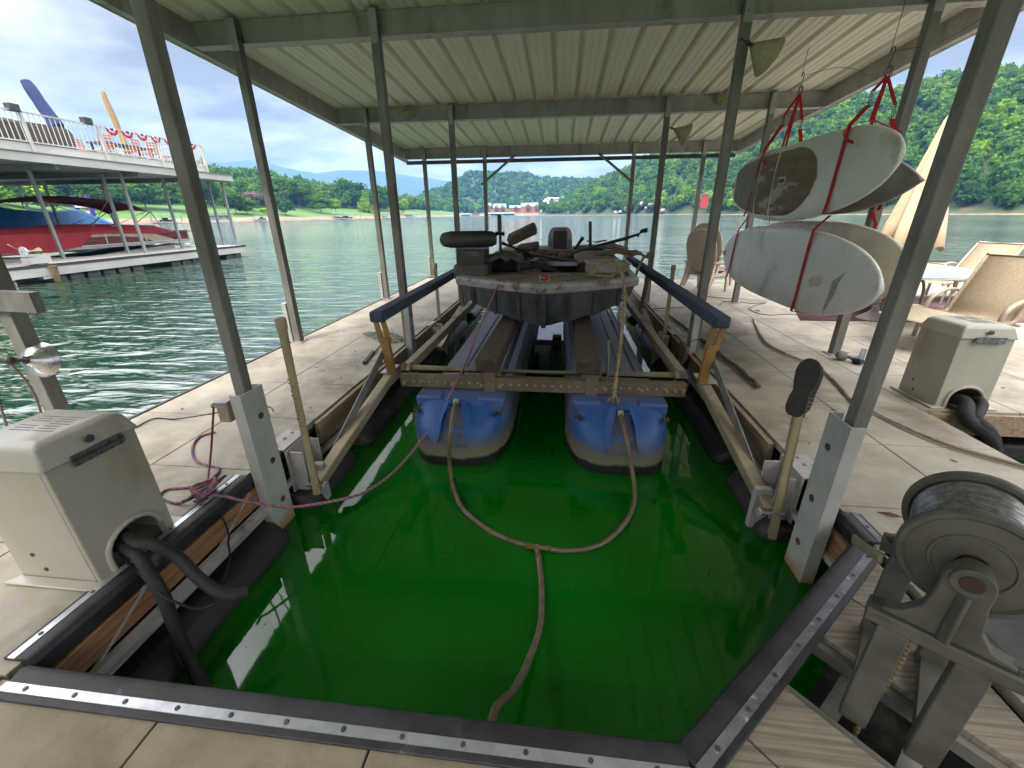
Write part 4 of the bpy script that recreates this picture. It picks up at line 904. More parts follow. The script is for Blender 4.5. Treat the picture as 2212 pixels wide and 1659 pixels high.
# ropes
def rope_mat(name, c1, c2, sc):
    m = M(name, c1, c2, 9, .9, bump=.3); t = m.node_tree; L = t.links.new; b = t.nodes['Principled BSDF']
    w = t.nodes.new('ShaderNodeTexWave'); w.bands_direction = 'DIAGONAL'; w.inputs['Scale'].default_value = sc; w.inputs['Distortion'].default_value = .6
    co = t.nodes.new('ShaderNodeTexCoord'); L(co.outputs['Object'], w.inputs['Vector'])
    mx = t.nodes.new('ShaderNodeMix'); mx.data_type = 'RGBA'; L(w.outputs[0], mx.inputs[0]); mx.inputs[6].default_value = (*c1, 1); mx.inputs[7].default_value = (*c2, 1); L(mx.outputs[2], b.inputs['Base Color']); return m
ROPE_RB = rope_mat('red_blue_line', (.40, .12, .07), (.09, .09, .22), 14)
ROPE_TAN = rope_mat('hemp_rope', (.30, .22, .12), (.16, .12, .06), 30)
def strand(a, pts, r, tw=26, n=3):
    """three-strand laid rope"""
    P = smooth_path(pts, 10); L = 0; acc = [0]
    for i in range(1, len(P)): L += (P[i]-P[i-1]).length; acc.append(L)
    for k in range(n):
        o = []
        for i, p in enumerate(P):
            d = (P[min(i+1, len(P)-1)]-P[max(i-1, 0)]); s_, u_, _ = frame(d); t = acc[i]*tw+k*2*math.pi/n; o.append(p+s_*math.cos(t)*r*.55+u_*math.sin(t)*r*.55)
        a.tube(o, r*.62, 6)
bp = [Vector((.49, 4.75, 1.33)), Vector((.40, 4.55, 1.335)), Vector((.46, 4.32, 1.33)), Vector((.52, 4.30, 1.27))]
hang = [Vector((.525, 4.27, 1.24)), Vector((.528, 4.26, 1.10)), Vector((.53, 4.23, .9)), Vector((.52, 4.15, .7)), Vector((.50, 4.05, .5)), Vector((.49, 3.95, .36))]
# keep the hanging part clear of the frame: it drops between the prow and the front channel
d0 = [at(1343, 592, y=4.25), at(1349, 640, y=4.1), at(1345, 700, y=3.85), at(1338, 760, y=3.6), at(1331, 815, y=3.33), at(1326, 862, y=3.26)]
a = MB(); strand(a, [Vector((.42, 4.9, 1.35)), Vector((.33, 4.7, 1.335)), Vector((.50, 4.5, 1.34))]+d0, .016, 60)
strand(a, [Vector((.30, 4.72, 1.31)), Vector((.42, 4.95, 1.40)), Vector((.60, 5.0, 1.45)), Vector((.64, 4.92, 1.36))], .016, 60)
kn = at(1349, 641, y=4.08)
for k in range(3): a.tube([kn+Vector((.024*math.cos(t), .024*math.sin(t), .012*(k-1)+.006*math.sin(t))) for t in [j*.785 for j in range(8)]], .009, 6, closed=True)
e = d0[-1]; fr_ = random.Random(2)
for k in range(36):
    t = fr_.uniform(0, 6.28); sp_ = fr_.uniform(.02, .065); a.tube([e+Vector((0, 0, .05)), e+Vector((math.cos(t)*sp_*.6, math.sin(t)*sp_*.6, .0)), e+Vector((math.cos(t)*sp_, math.sin(t)*sp_, -fr_.uniform(.0, .05)))], [.005, .0035, .002], 4)
o = a.build('frayed_rope', M('frayed_hemp', (.40, .32, .19), (.22, .16, .08), 30, .95)); tag(o, 'tan rope hanging off the boat\'s bow with a frayed end', 'rope')
a = MB(); p = at(1402, 552, y=5.3); strand(a, [p, p+Vector((-.06, -.02, -.02)), p+Vector((-.12, -.08, -.12)), p+Vector((-.15, -.12, -.22))], .014, 60); a.tube([p+Vector((.03*math.cos(t), .0, .03*math.sin(t))) for t in [j*.785 for j in range(8)]], .012, 6, closed=True)
tag(a.build('tie_rope', ROPE_TAN), 'short dark rope knotted over the boat\'s right gunwale', 'rope')
# mooring line: cleat, slack across the slip, up to the bow
K = lambda x, y, z: at((550+x/3.3178)*S_, (1100+y/3.3178)*S_, z=z)
ml = [K(240, 1170, .51), K(330, 1172, .48), K(420, 1190, .46), K(560, 1225, .42), K(760, 1258, .37), K(1000, 1280, .33), K(1250, 1250, .33), K(1493, 1205, .36)]
up_ = [at(790, 1062, y=2.1), at(850, 1020, y=2.45), at(905, 958, y=2.85), at(945, 900, y=3.12), at(985, 828, y=3.32), at(1012, 770, y=3.6), at(1035, 710, y=3.86), at(1056, 660, y=4.12), at(1080, 607, y=4.48)]
a = MB(); a.tube(smooth_path(ml+up_, 6), .0085, 8)
for k in range(3): c = Vector((-.50, 4.50+.02*k, 1.318)); a.tube([c+Vector((.035*math.cos(t), .012*math.sin(t), .01*math.sin(t))) for t in [j*.785 for j in range(8)]], .007, 6, closed=True)
a.tube([(-.46, 4.5, 1.32), (-.38, 4.56, 1.325), (-.30, 4.6, 1.33)], .007, 6); a.tube([(-.5, 4.5, 1.31), (-.62, 4.4, 1.25), (-.66, 4.42, 1.22)], .007, 6)
# turns on the cleat and the loose coil on the deck
o_ = Vector((-1.985, 1.78, WZ))
for k in range(4): a.tube([o_+Vector((.05*math.cos(t)*(1 if k % 2 else .6), .07*math.sin(t), .045+.012*k+.012*math.sin(2*t))) for t in [j*.6 for j in range(10)]], .0078, 7, closed=True)
lp = [o_+Vector((0, 0, .05)), K(0, 1215, .475), K(-130, 1240, .457), K(-270, 1180, .457), K(-200, 1110, .457), K(0, 1090, .457), K(180, 1040, .47), K(280, 960, .458), K(300, 900, .458), K(220, 880, .458), K(90, 840, .458), K(45, 760, .458), K(60, 660, .458), K(130, 590, .458), K(270, 550, .458)]
a.tube(smooth_path(lp, 8), .0078, 8); tag(a.build('mooring_line', ROPE_RB), 'red and blue mooring line cleated at left and tied to the boat\'s bow', 'rope')
# ================================================================== MOTOR HOUSINGS
CREAM = M('aged_cream_fibreglass', (.43, .395, .33), (.37, .335, .27), 2.2, .42, c3=(.28, .22, .14), s3=2.6, w3=(.55, .76), stretch=(1, 1, .35), coat=.2)
HINGE = M('steel_hinge', (.28, .28, .28), (.18, .18, .18), 25, .35, .8)
BHOSE = M('black_ribbed_hose', (.007, .007, .007), (.02, .02, .018), 10, .75, bump=.1, c3=(.06, .055, .04), s3=6, w3=(.58, .72))
def housing(name_label, o, rot, label):
    """o = front corner at deck level; local +X out through the mouth face, box extends -X; Y along the face"""
    r = rotz(rot); o = Vector(o); L = lambda x, y, z: o+r@Vector((x, y, z))
    t = thing('motor_housing', label, 'machine cover', o, 'cream motor housings')
    H, D, W = .58, .40, .38
    # body: four tapering walls; the mouth face has an arched opening
    def wall(p, q, th, name='body'): pass
    a = MB()
    n = 9; arch = [(W*.5+.128*math.cos(math.pi*k/n), .085+.105*math.sin(math.pi*k/n)) for k in range(n+1)]
    # mouth face with arch cut: fan between outer outline and arch
    out = [(0, 0), (W, 0), (W, H), (0, H)]
    fx = lambda z: -.012*z/H
    face = [(W*.5+.128, 0)]+[(W, 0), (W, H), (0, H), (0, 0)]+[(W*.5-.128, 0)]+[(u, v) for u, v in arch[::-1]]
    vs = [L(fx(v), u, v) for u, v in face]+[L(fx(v)-.02, u, v) for u, v in face]; m = len(face)
    a.add(vs, [tuple(range(m)), tuple(range(m, 2*m))[::-1]]+[(i, (i+1) % m, (i+1) % m+m, i+m) for i in range(m)])
    a.loft([[L(-.02, 0, 0), L(-.032, 0, H), L(-D, 0, H), L(-D, 0, 0)], [L(-.02, .016, 0), L(-.032, .016, H), L(-D, .016, H), L(-D, .016, 0)]])
    a.loft([[L(-.02, W, 0), L(-.032, W, H), L(-D, W, H), L(-D, W, 0)], [L(-.02, W-.016, 0), L(-.032, W-.016, H), L(-D, W-.016, H), L(-D, W-.016, 0)]])
    a.loft([[L(-D, .017, 0), L(-D, W-.017, 0), L(-D, W-.017, H), L(-D, .017, H)], [L(-D+.016, .017, 0), L(-D+.016, W-.017, 0), L(-D+.016, W-.017, H), L(-D+.016, .017, H)]])
    body = a.build('housing_body', CREAM, t, bevel=.007, seg=3, smooth=40)
    a = MB(); a.tube([L(.004, u, v) for u, v in [(arch[0][0], .0)]+arch+[(arch[-1][0], 0)]], .013, 8); a.build('mouth_rim', CREAM, body)
    a = MB(); a.loft([[L(u, v, z) for u, v in ((.035, -.05), (.035, W*.5-.145), (-.01, W*.5-.14), (-.01, -.002), (-D, -.002), (-D-.03, -.05))] for z in (.002, .014)]); a.build('base_flange', CREAM, body, bevel=.004); a = MB()
    a.loft([[L(u, v, z) for u, v in ((.035, W*.5+.145), (.035, W+.05), (-D-.03, W+.05), (-D, W+.002), (-.01, W+.002), (-.01, W*.5+.14))] for z in (.002, .014)])
    a.build('base_flange', CREAM, body, bevel=.004)
    # lid: skirt slopes in, low hipped top
    a = MB(); e = .014
    a.loft([[L(u, v, z) for u, v in ((e-.012-i, -e+i), (e-.012-i, W+e-i), (-D-e+i, W+e-i), (-D-e+i, -e+i))] for z, i in ((H-.004, 0), (H+.085, .03), (H+.105, .065))])
    lid = a.build('housing_lid', CREAM, t, bevel=.012, seg=3, smooth=40)
    a = MB(); a.bar(L(.006, W*.24, H-.008), L(.006, W*.80, H-.008), .004, .05); a.tube([L(.010, W*.24, H-.004), L(.010, W*.80, H-.004)], .006, 8)
    a.k = 1
    for k in range(5):
        for dz in (-.02, .012): a.lathe([(.0055, 0), (.005, .003)], L(.008, W*(.28+.12*k), H-.008+dz), r@Vector((1, 0, 0)), 6)
    a.build('lid_hinge', [HINGE, DARKM], lid)
    a = MB()
    for k in range(7):
        for u0, u1 in ((-.30, -.20), (-.185, -.09)):
            if k == 3 and u0 < -.19: continue
            a.bar(L(u0, W*(.36+.055*k), H+.1062), L(u1-.01*(k % 3), W*(.36+.055*k), H+.1062), .0035, .0012)
    a.build('faded_label', M('faded_print', (.30, .27, .22)) if 'faded_print' not in bpy.data.materials else bpy.data.materials['faded_print'], lid)
    a = MB(); a.lathe([(.012, 0), (.018, .008), (.017, .016), (.006, .018)], L(-.008, W*.48, H+.05), r@Vector((1, 0, .3)), 12); a.build('lid_plug', BBLK, lid)
    a = MB()
    for u, v in ((-.25, .06), (-.28, .14)): a.lathe([(.010, 0), (.009, .004)], L(u, -.0005, v), r@Vector((0, -1, 0)), 8)
    a.build('rust_spot', RUSTM, body)
    a = MB(); a.bb(*[f(L(-.35, .06, 0)[i], L(-.06, .30, 0)[i]) for i in (0, 1) for f in (min, max)], .01+o.z, .35+o.z) if False else a.box(L(-.27, W*.42, .24), (.14, .14, .3), r); a.build('inner_pump', DARKM, body)
    return t, L
h1, L1 = housing('', (-1.975, 1.165, WZ), 0, 'cream motor housing at the left front corner, closest to the water line')
h1['label'] = 'large cream motor housing on the left walkway with two black hoses'
h2, L2 = housing('', (3.08, 3.455, WZ), R(-90), 'smaller-looking cream motor housing at right beyond the winch')
h2['label'] = 'cream motor housing on the right patio, in front of the lounge chairs'
# label printing on the lid of the near one (faded, unreadable lines)
# black hoses
def ribbed(name, pts, r, label=None, parent=None, pitch=.009):
    P = smooth_path(pts, 10); a = MB(); L = 0; Q = [P[0]]
    for i in range(1, len(P)):
        seg = (P[i]-P[i-1]); m = max(1, int(seg.length/(pitch/2)))
        for k in range(m): Q.append(P[i-1]+seg*(k+1)/m)
    a.tube(Q, [r*(1.0 if k % 2 else .93) for k in range(len(Q))], 10); o = a.build(name, BHOSE, parent, smooth=60)
    if label: tag(o, label, 'hose', 'black hoses of the near housing')
    return o
J = lambda x, y, z: at((x/2.2122)*S_, (1500+y/2.2122)*S_, z=z)
ribbed('black_hose', [Vector((-2.10, 1.33, .56)), Vector((-2.0, 1.34, .57)), J(880, 190, .60), J(1000, 215, .58), J(1150, 290, .50), J(1280, 420, .42), J(1400, 510, .36), J(1500, 540, .33), J(1600, 520, .31)], .027, 'black ribbed hose ending in the air over the green water')
ribbed('black_hose', [Vector((-2.10, 1.30, .52)), Vector((-1.99, 1.30, .54)), J(900, 290, .54), J(970, 400, .49), J(1050, 530, .40), J(1110, 680, .28), J(1180, 850, .14), J(1250, 1000, .05), J(1330, 1130, .0), J(1390, 1230, -.06)], .028, 'black ribbed hose dipping into the green water')
a = MB(); a.tube(smooth_path([Vector((-2.0, 1.29, .5)), J(830, 330, .47), J(950, 440, .45), J(1050, 540, .42), J(1180, 600, .36), J(1280, 630, .32), J(1390, 598, .32)], 8), .006, 6); a.build('black_cable', BHOSE); tag(bpy.data.objects['black_cable'], 'thin black cable looping below the two ribbed hoses', 'cable')
a = MB(); a.tube(smooth_path([K(180, 1190, .47), K(240, 1270, .44), K(310, 1340, .40), K(370, 1450, .33), K(400, 1560, .26), J(1480, 200, .22), J(1490, 290, .20), J(1470, 380, .18), J(1440, 470, .12)], 8), .006, 6); o = a.build('power_cable', BHOSE); tag(o, 'thin black cable hanging from the left cleat to the water', 'cable')
EL = lambda x, y, z: at((2550+x/3.318)*S_, (900+y/3.318)*S_, z=z)
a = MB()
for k, r_ in enumerate((.05, .04)): a.tube(smooth_path([Vector((3.22+.12*k, 3.6, .50)), Vector((3.25+.12*k, 3.42, .52)), EL(940+90*k, 1080, .44), EL(1080+60*k, 1180, .33), EL(1180+30*k, 1300, .2), EL(1215, 1420, .0)], 8), r_, 12)
o = a.build('suction_hose', BHOSE); tag(o, 'dusty black hoses dropping from the right patio housing into the water', 'hose')

# ================================================================== WINCH (bottom right)
WG = M('dull_galvanised_casting', (.115, .11, .09), (.07, .068, .054), 7, .62, .15, bump=.12, c3=(.09, .065, .04), s3=5, w3=(.54, .70))
AXR = M('dark_rust_bore', (.035, .018, .012), (.06, .03, .018), 20, .7)
WCAB = M('steel_wire', (.38, .38, .40), (.20, .19, .18), 40, .4, .7)
w_loc = Vector((1.06, .915, WZ)); win = thing('cable_winch', 'galvanised cable winch with a big flanged drum over the open hatch', 'winch', w_loc)
bd = Vector((.785, -.62, 0)).normalized(); ad = Vector((.62, .785, 0)).normalized(); up = Vector((0, 0, 1))
def WL(s, t, z): return w_loc+bd*s+ad*t+up*(z-WZ)
AXZ = 1.09
# frame: two bars on four legs
for t, nm in ((.0, 'front'), (.37, 'rear')):
    a = MB(); zt = .885
    a.loft([[WL(s, t+u, v) for u, v in ((-.034, zt-.045), (.034, zt-.045), (.034, zt), (-.034, zt))] for s in (-.155, .165)]); a.build('stand_bar', WG, win, bevel=.006)
    for s in (-.125, .135): a = MB(); a.tube([WL(s, t, zt-.07), WL(s, t, zt+.015)], .011, 6); a.lathe([(.02, 0), (.02, .012)], WL(s, t, zt), up, 6); a.build('stand_bolt', DARKM, win)
for s in (-.085, .075):
    for t in (.0, .37):
        a = MB(); a.loft([[WL(s+u, t+v, z) for u, v in ((-.035, -.028), (.035, -.028), (.035, .028), (-.035, .028))] for z in (WZ-.02, .84)]); a.build('leg', WG, win, bevel=.004)
a = MB(); a.bar(WL(-.085, .0, .47), WL(-.085, .37, .47), .05, .04); a.bar(WL(.075, .0, .47), WL(.075, .37, .47), .05, .04); a.build('stand_rail', WG, win)
def bearing(t):
    P = [(-.125, .0), (.135, .0), (.135, .012), (.085, .022), (.060, .060), (.048, .14), (.048, .19)]+[(.048*math.cos(k), .19+.048*math.sin(k)) for k in (.4, .8, 1.2, 1.57, 1.95, 2.4, 2.8)]+[(-.048, .19), (-.048, .14), (-.058, .07), (-.09, .025), (-.125, .012)]
    a = MB(); a.prism([WL(u, t-.020, .886+v) for u, v in P], ad, .04); a.bar(WL(0, t-.035, .89), WL(0, t-.028, 1.05), .012, .03); o = a.build('bearing_bracket', WG, win, bevel=.004)
    a = MB(); a.lathe([(.040, -.035), (.040, .02)], WL(0, t, AXZ), ad, 20); a.k = 1; a.lathe([(.024, -.037), (.022, -.039)], WL(0, t, AXZ), ad, 16); a.build('bearing_cap', [WG, AXR], o, bevel=.003)
bearing(.0); bearing(.37)
def flange(t):
    a = MB(); s = 1
    a.lathe([(.03, -.012), (.075, -.011), (.078, -.015), (.084, -.015), (.087, -.010), (.128, -.009), (.135, -.017), (.146, -.017), (.151, -.010), (.151, .008), (.144, .014), (.132, .010), (.128, .006), (.03, .008)], WL(0, t, AXZ), ad, 56, cap=False); return a.build('drum_flange', WG, win, smooth=35)
flange(.065); flange(.30)
a = MB(); a.lathe([(.085, .0), (.085, .22)], WL(0, .073, AXZ), ad, 30); a.build('drum_core', WG, win)
a = MB()
for k in range(22):
    rr = .122+.003*math.sin(k*2.1); c = WL(0, .084+.0094*k, AXZ)
    a.tube([c+bd*math.cos(t)*rr+up*math.sin(t)*rr+ad*.0066*t/6.28 for t in [j*2*math.pi/40 for j in range(40)]], .005, 6, closed=True)
cb_ = a.build('wound_cable', WCAB, win)
a = MB(); a.lathe([(.118, .0), (.118, .215)], WL(0, .076, AXZ), ad, 30); a.build('cable_layer', M('wire_layer', (.12, .12, .12), None, 50, .6, .3), win)
a = MB(); a.tube([WL(0, -.03, AXZ), WL(0, .42, AXZ)], .022, 12); a.build('drum_axle', RUSTM, win)
a = MB(); p = at(1843, 1163, z=.98); q = WL(-.16, .05, 1.0); a.bar(p, q, .012, .03, (0, 0, 1)); a.build('winch_handle', M('greenish_steel', (.22, .21, .13), (.16, .15, .09), 12, .6, .3), win, bevel=.003)
a = MB(); p = at(1938, 1188, z=.60); q = at((2300+430/1.7457)*S_, (1300+1350/1.7457)*S_, z=.44); q0 = at((2300+668/1.7457)*S_, (1300+960/1.7457)*S_, z=.80)
strand(a, [q0+Vector((.01, .02, .1)), q0, (q0+q)/2+Vector((.004, 0, -.01)), q, q+Vector((-.03, -.02, -.3))], .0095, 120); o = a.build('winch_rope', ROPE_TAN); tag(o, 'tan twisted rope running down through the hatch under the winch', 'rope')
# plate standing behind the winch
a = MB(); a.bb(1.66, 1.69, 1.05, 1.45, WZ+.002, .74); o = a.build('steel_plate', GALVL, win)

# ================================================================== PIPES AND SHOE
PVC = M('stained_cream_pipe', (.42, .355, .22), (.33, .27, .15), 3, .5, c3=(.20, .11, .05), s3=6, w3=(.64, .72), stretch=(1, 1, .3))
def pipe(name, p, q, r, label, cap=True, grp=None):
    p, q = Vector(p), Vector(q); t = thing(name, label, 'pipe', p, grp); a = MB(); a.tube([p, q], r, 18); a.build('pipe_tube', PVC, t)
    if cap:
        d = (q-p).normalized(); a = MB(); a.lathe([(r*1.18, 0), (r*1.2, .055), (r*1.05, .07), (r*.5, .074)], q-d*.045, d, 18); a.build('pipe_cap', PVC, t)
    return t
pipe('plastic_pipe', (-1.665, 2.28, .13), (-1.675, 2.31, 1.36), .028, 'tall stained cream pipe with cap on the left, beside the white channel')
pipe('plastic_pipe', (1.40, 2.27, .02), (1.405, 2.36, .90), .028, 'cream pipe wearing a dark shoe on its top, at right', False)
pipe('plastic_pipe', at(949, 690, x=-1.74), at(940, 573, x=-1.74), .024, 'slim brown capped pipe behind the left blue guide rail')
pipe('plastic_pipe', at(1432, 752, x=1.46), at(1455, 577, x=1.46), .026, 'slim brown capped pipe behind the right blue guide rail')
# handwriting stains on the left pipe
a = MB(); wr = random.Random(4)
for k in range(13):
    z = 1.0-.028*k; th = wr.uniform(-2.4, -1.2); c = Vector((-1.672, 2.30, z)); P = [c+Vector((math.cos(th+u)*.0285, math.sin(th+u)*.0285, v)) for u, v in ((-.25, .0), (0, wr.uniform(-.01, .012)), (.2, wr.uniform(-.012, .01)), (.3, 0))]; a.tube(P, .0022, 5)
a.build('marker_scrawl', RUSTM, bpy.data.objects['plastic_pipe'])
# shoe upside-down on the pipe: sole towards the camera's left
SHB = M('shoe_black_fabric', (.02, .018, .02), (.04, .035, .045), 15, .8, bump=.3); SHS = M('shoe_sole', (.035, .03, .03), (.06, .05, .045), 20, .85, bump=.5); SHT = M('shoe_tan_stripe', (.35, .27, .12), None, 30, .7)
sh = thing('shoe', 'dark worn shoe stuck heel-down on top of the cream pipe', 'shoe', (1.41, 2.37, .92))
so = Vector((1.405, 2.365, .86)); ux = Vector((.10, .04, .99)).normalized(); vx = Vector((-.80, -.60, .1)).normalized(); wx = ux.cross(vx)
def SP(l, n_, w_): return so+ux*l*1.12+vx*n_*1.3+wx*w_*1.3
rg = []
for l, wd, nl, nh in ((-.0, .024, -.035, .030), (.02, .034, -.05, .036), (.07, .037, -.055, .036), (.12, .036, -.052, .034), (.17, .043, -.04, .034), (.22, .046, -.025, .034), (.26, .038, -.010, .032), (.285, .018, .008, .028)):
    rg.append([SP(l, (nl+nh)/2+(nh-nl)/2*math.sin(t), wd*math.cos(t)) for t in [k*math.pi/8 for k in range(16)]])
a = MB(); a.loft(rg); a.build('upper', SHB, sh, smooth=60)
a = MB(); rg = []
for l, wd in ((-.012, .018), (.0, .032), (.03, .040), (.08, .039), (.12, .034), (.17, .044), (.22, .050), (.26, .044), (.285, .028), (.296, .012)):
    h = .004 if l < .09 else 0; rg.append([SP(l, .028, -wd), SP(l, .040+h, -wd), SP(l, .040+h, wd), SP(l, .028, wd)])
a.loft(rg); a.k = 1
a.build('sole', [SHS, SHT], sh, bevel=.003)
a = MB()
for k in range(4): rg = [SP(.035+.022*k, .024-.01*0, .036), SP(.028+.022*k, -.02, .040), SP(.02+.022*k, -.05, .018)]; a.tube(rg, .0035, 5)
a.build('side_stripe', SHT, sh)
a = MB(); a.lathe([(.036, -.02), (.034, .02)], SP(-.0, -.01, 0), ux, 16); a.build('heel_collar', SHB, sh)

# ================================================================== LAMPS AND WIRES
LW = M('lamp_white', (.62, .60, .52), (.50, .46, .36), 6, .5); LG = M('lamp_amber_glass', (.30, .24, .12), (.40, .34, .2), 20, .3)
def bulkhead(px, label):
    p = at(px[0], px[1], y=7.84); t = thing('bulkhead_light', label, 'light', p, 'oval bulkhead lights on the second beam')
    ring = lambda s, y: [(p.x+.115*s*math.cos(k), y, p.z+.066*s*math.sin(k)) for k in [j*2*math.pi/24 for j in range(24)]]
    a = MB(); a.loft([ring(1, 7.892), ring(1.02, 7.86), ring(.92, 7.84)]); a.build('light_base', LW, t, smooth=50)
    a = MB(); a.loft([ring(.84, 7.839), ring(.8, 7.80), ring(.5, 7.785)]); a.build('glass', LG, t, smooth=60)
    a = MB()
    for k in (-.6, -.2, .2, .6): a.tube([(p.x+.115*k, 7.84, p.z-.05*math.sqrt(1-k*k)), (p.x+.115*k, 7.775, p.z-.035), (p.x+.115*k, 7.775, p.z+.035), (p.x+.115*k, 7.84, p.z+.05)], .004, 5)
    a.tube([(p.x-.10, 7.84, p.z), (p.x-.08, 7.773, p.z), (p.x+.08, 7.773, p.z), (p.x+.10, 7.84, p.z)], .004, 5); a.build('guard', LW, t)
bulkhead((880, 245), 'oval caged bulkhead light on the second beam, left of the pair')
bulkhead((1560, 213), 'oval caged bulkhead light on the second beam, right of the pair')
SHADE = M('yellowed_shade', (.55, .48, .33), (.42, .35, .22), 5, .6, c3=(.26, .20, .12), s3=4)
def shade(p, d, r, h, label):
    t = thing('work_light', label, 'lamp', p, 'cream cone lamps under the roof'); p = Vector(p); d = Vector(d).normalized()
    a = MB(); a.lathe([(.025, 0), (.045, .03), (r*.62, h*.55), (r, h), (r*.97, h), (r*.58, h*.56), (.03, .035)], p, d, 28, cap=False); a.build('lamp_shade', SHADE, t, smooth=60)
    a = MB(); a.lathe([(.03, .04), (.055, h*.5), (.045, h*.8), (.01, h*.9)], p, d, 14); a.build('bulb', LW, t)
    a = MB(); a.tube([p-d*.06, p+d*.01], .022, 10); a.tube([p-d*.06, p-d*.06+Vector((-.05, 0, .02))], .012, 6); a.build('clamp', RUSTM, t)
shade(at(1624, 98, y=4.72), (.85, .15, -.42), .155, .20, 'cream cone lamp clamped high on the nearer right post')
shade(at(1458, 280, y=7.70), (.90, .1, -.35), .155, .20, 'cream cone lamp clamped high on the farther right post')
# polished reflector clamp lamp at the left edge
CH = M('polished_aluminium', (.70, .70, .71), (.55, .55, .56), 20, .25, 1.0)
c = Vector((-3.28, 2.10, 1.14)); t = thing('heat_lamp', 'shiny aluminium reflector lamp clamped to the post at left edge', 'lamp', c); dd = Vector((.55, -.1, -.35)).normalized()
a = MB(); a.lathe([(.025, 0), (.04, .02), (.08, .045), (.108, .085), (.113, .10), (.110, .10), (.076, .05), (.025, .01)], c-dd*.0, Vector((-.15, .75, -.25)), 30, cap=False); a.build('reflector', CH, t, smooth=60)
a = MB(); ax = Vector((-.15, .75, -.25)).normalized(); a.tube([c-ax*.08, c+ax*.02], .026, 12); a.sphere(c-ax*.09, .028, 10, 6); a.build('socket', BBLK, t)
a = MB(); a.tube(smooth_path([c-ax*.1, Vector((-3.1, 1.95, 1.0)), Vector((-2.75, 1.70, .72)), Vector((-2.55, 1.6, .5))], 8), .006, 6); a.tube(smooth_path([Vector((-3.40, 2.0, 1.1)), Vector((-3.3, 1.9, .9)), Vector((-3.1, 1.75, .62)), Vector((-2.95, 1.7, .46))], 8), .006, 6); a.build('lamp_cord', M('brown_cord', (.10, .035, .03), None, 20, .6), t)
# outlet box on the left front post with its cords
ob_ = thing('outlet_box', 'beige electrical outlet box on the left front post', 'outlet', (-1.95, 2.04, .9)); a = MB(); a.bb(-1.965, -1.895, 1.985, 2.035, .83, .95); a.build('box', M('beige_plastic', (.36, .29, .22), None, 8, .6), ob_, bevel=.006)
a = MB(); a.bb(-1.972, -1.888, 1.98, 2.04, .951, .962); a.build('box_lid', GALVL, ob_, bevel=.003); a = MB(); a.tube([(-1.966, 2.01, .92), (-2.0, 2.0, .93)], .014, 8); a.build('plug', LW, ob_)
a = MB(); a.tube(smooth_path([(-2.0, 2.0, .93), K(250, 330, .86), K(240, 520, .72), K(225, 750, .58), K(205, 930, .50), K(190, 1040, .48), Vector((-1.99, 1.79, .48))], 8), .0065, 7); tag(a.build('extension_cord', M('maroon_cord', (.16, .03, .04), None, 20, .5)), 'dark red cord dropping from the outlet box to the left cleat', 'cord')
a = MB(); a.tube(smooth_path([K(400, 338, .85), K(250, 368, .70), K(60, 400, .52), K(-140, 425, .458), K(-330, 420, .458), at(290, 925, z=.458)], 8), .005, 6); tag(a.build('thin_cord', BHOSE), 'thin black cord running left from the outlet box over the walkway', 'cord')
a = MB(); a.tube(smooth_path([(-1.86, 2.14, .9), K(800, 310, .62), K(830, 345, .46), K(790, 385, .458), K(770, 330, .55)], 8), .004, 6); tag(a.build('wire_loop', DARKM), 'small wire loop beside the left white channel', 'wire')

# ================================================================== THINGS LYING ON THE DECK
NETG = M('green_net', (.10, .15, .10), (.16, .20, .14), 20, .9)
n_ = thing('landing_net', 'green landing net with a short white and black handle on the left walkway', 'landing net', at(812, 745, z=.46))
a = MB(); rim = [at(x, y, z=.465) for x, y in ((823, 738), (800, 731), (782, 722), (800, 718), (835, 722), (868, 728), (872, 735), (850, 741))]; a.tube(smooth_path(rim, 6, True), .005, 6, closed=True); a.build('net_hoop', GALVL, n_)
a = MB(); g = random.Random(5); c = at(850, 730, z=.47); rp__ = smooth_path(rim, 6, True)
for k in range(60):
    p = rp__[g.randrange(len(rp__))]; q = rp__[g.randrange(len(rp__))]; m_ = (p+q)/2+Vector((g.uniform(.0, .12), g.uniform(-.05, .05), g.uniform(.005, .05))); a.tube([p, m_, q], .0022, 4)
a.build('net_mesh', NETG, n_)
a = MB(); a.tube([at(823, 738, z=.47), at(806, 760, z=.47)], .012, 8); a.build('handle_tube', LW, n_); a = MB(); a.tube([at(806, 760, z=.47), at(786, 784, z=.47)], .019, 8); a.build('handle_grip', BBLK, n_)
a = MB(); p = [at(1640, 836, z=.475), at(1612, 812, z=.475), at(1590, 790, z=.478), at(1560, 770, z=.478), at(1538, 752, z=.478), at(1500, 722, z=.478), at(1470, 700, z=.476), at(1440, 678, z=.474)]
a.tube(smooth_path(p, 6), [.020]*20+[.024]*12+[.016]*(len(smooth_path(p, 6))-32), 8); tag(a.build('driftwood_stick', M('stick_bark', (.13, .10, .075), (.08, .06, .045), 12, .9, bump=.5), noisy=.012, ns=7), 'long weathered stick lying along the right deck edge', 'stick')
a = MB(); hp = [(1628, 686), (1634, 705), (1655, 740), (1700, 765), (1762, 790), (1800, 820), (1850, 872), (1900, 895), (1960, 925), (2040, 958), (2130, 985), (2230, 1012)]
a.tube(smooth_path([at(x, y, z=.468) for x, y in hp], 8), .0125, 8); tag(a.build('garden_hose', M('brown_garden_hose', (.17, .12, .055), (.25, .20, .12), 5, .45, c3=(.45, .42, .36), s3=1.5, w3=(.52, .6))), 'brown garden hose snaking over the right deck', 'hose')
DG = lambda x, y: at((2150+x/4.74)*S_, (600+y/4.74)*S_, z=.456)
BL = lambda x, y: at((1900+x/4.1475)*S_, (550+y/4.1475)*S_, z=.456)
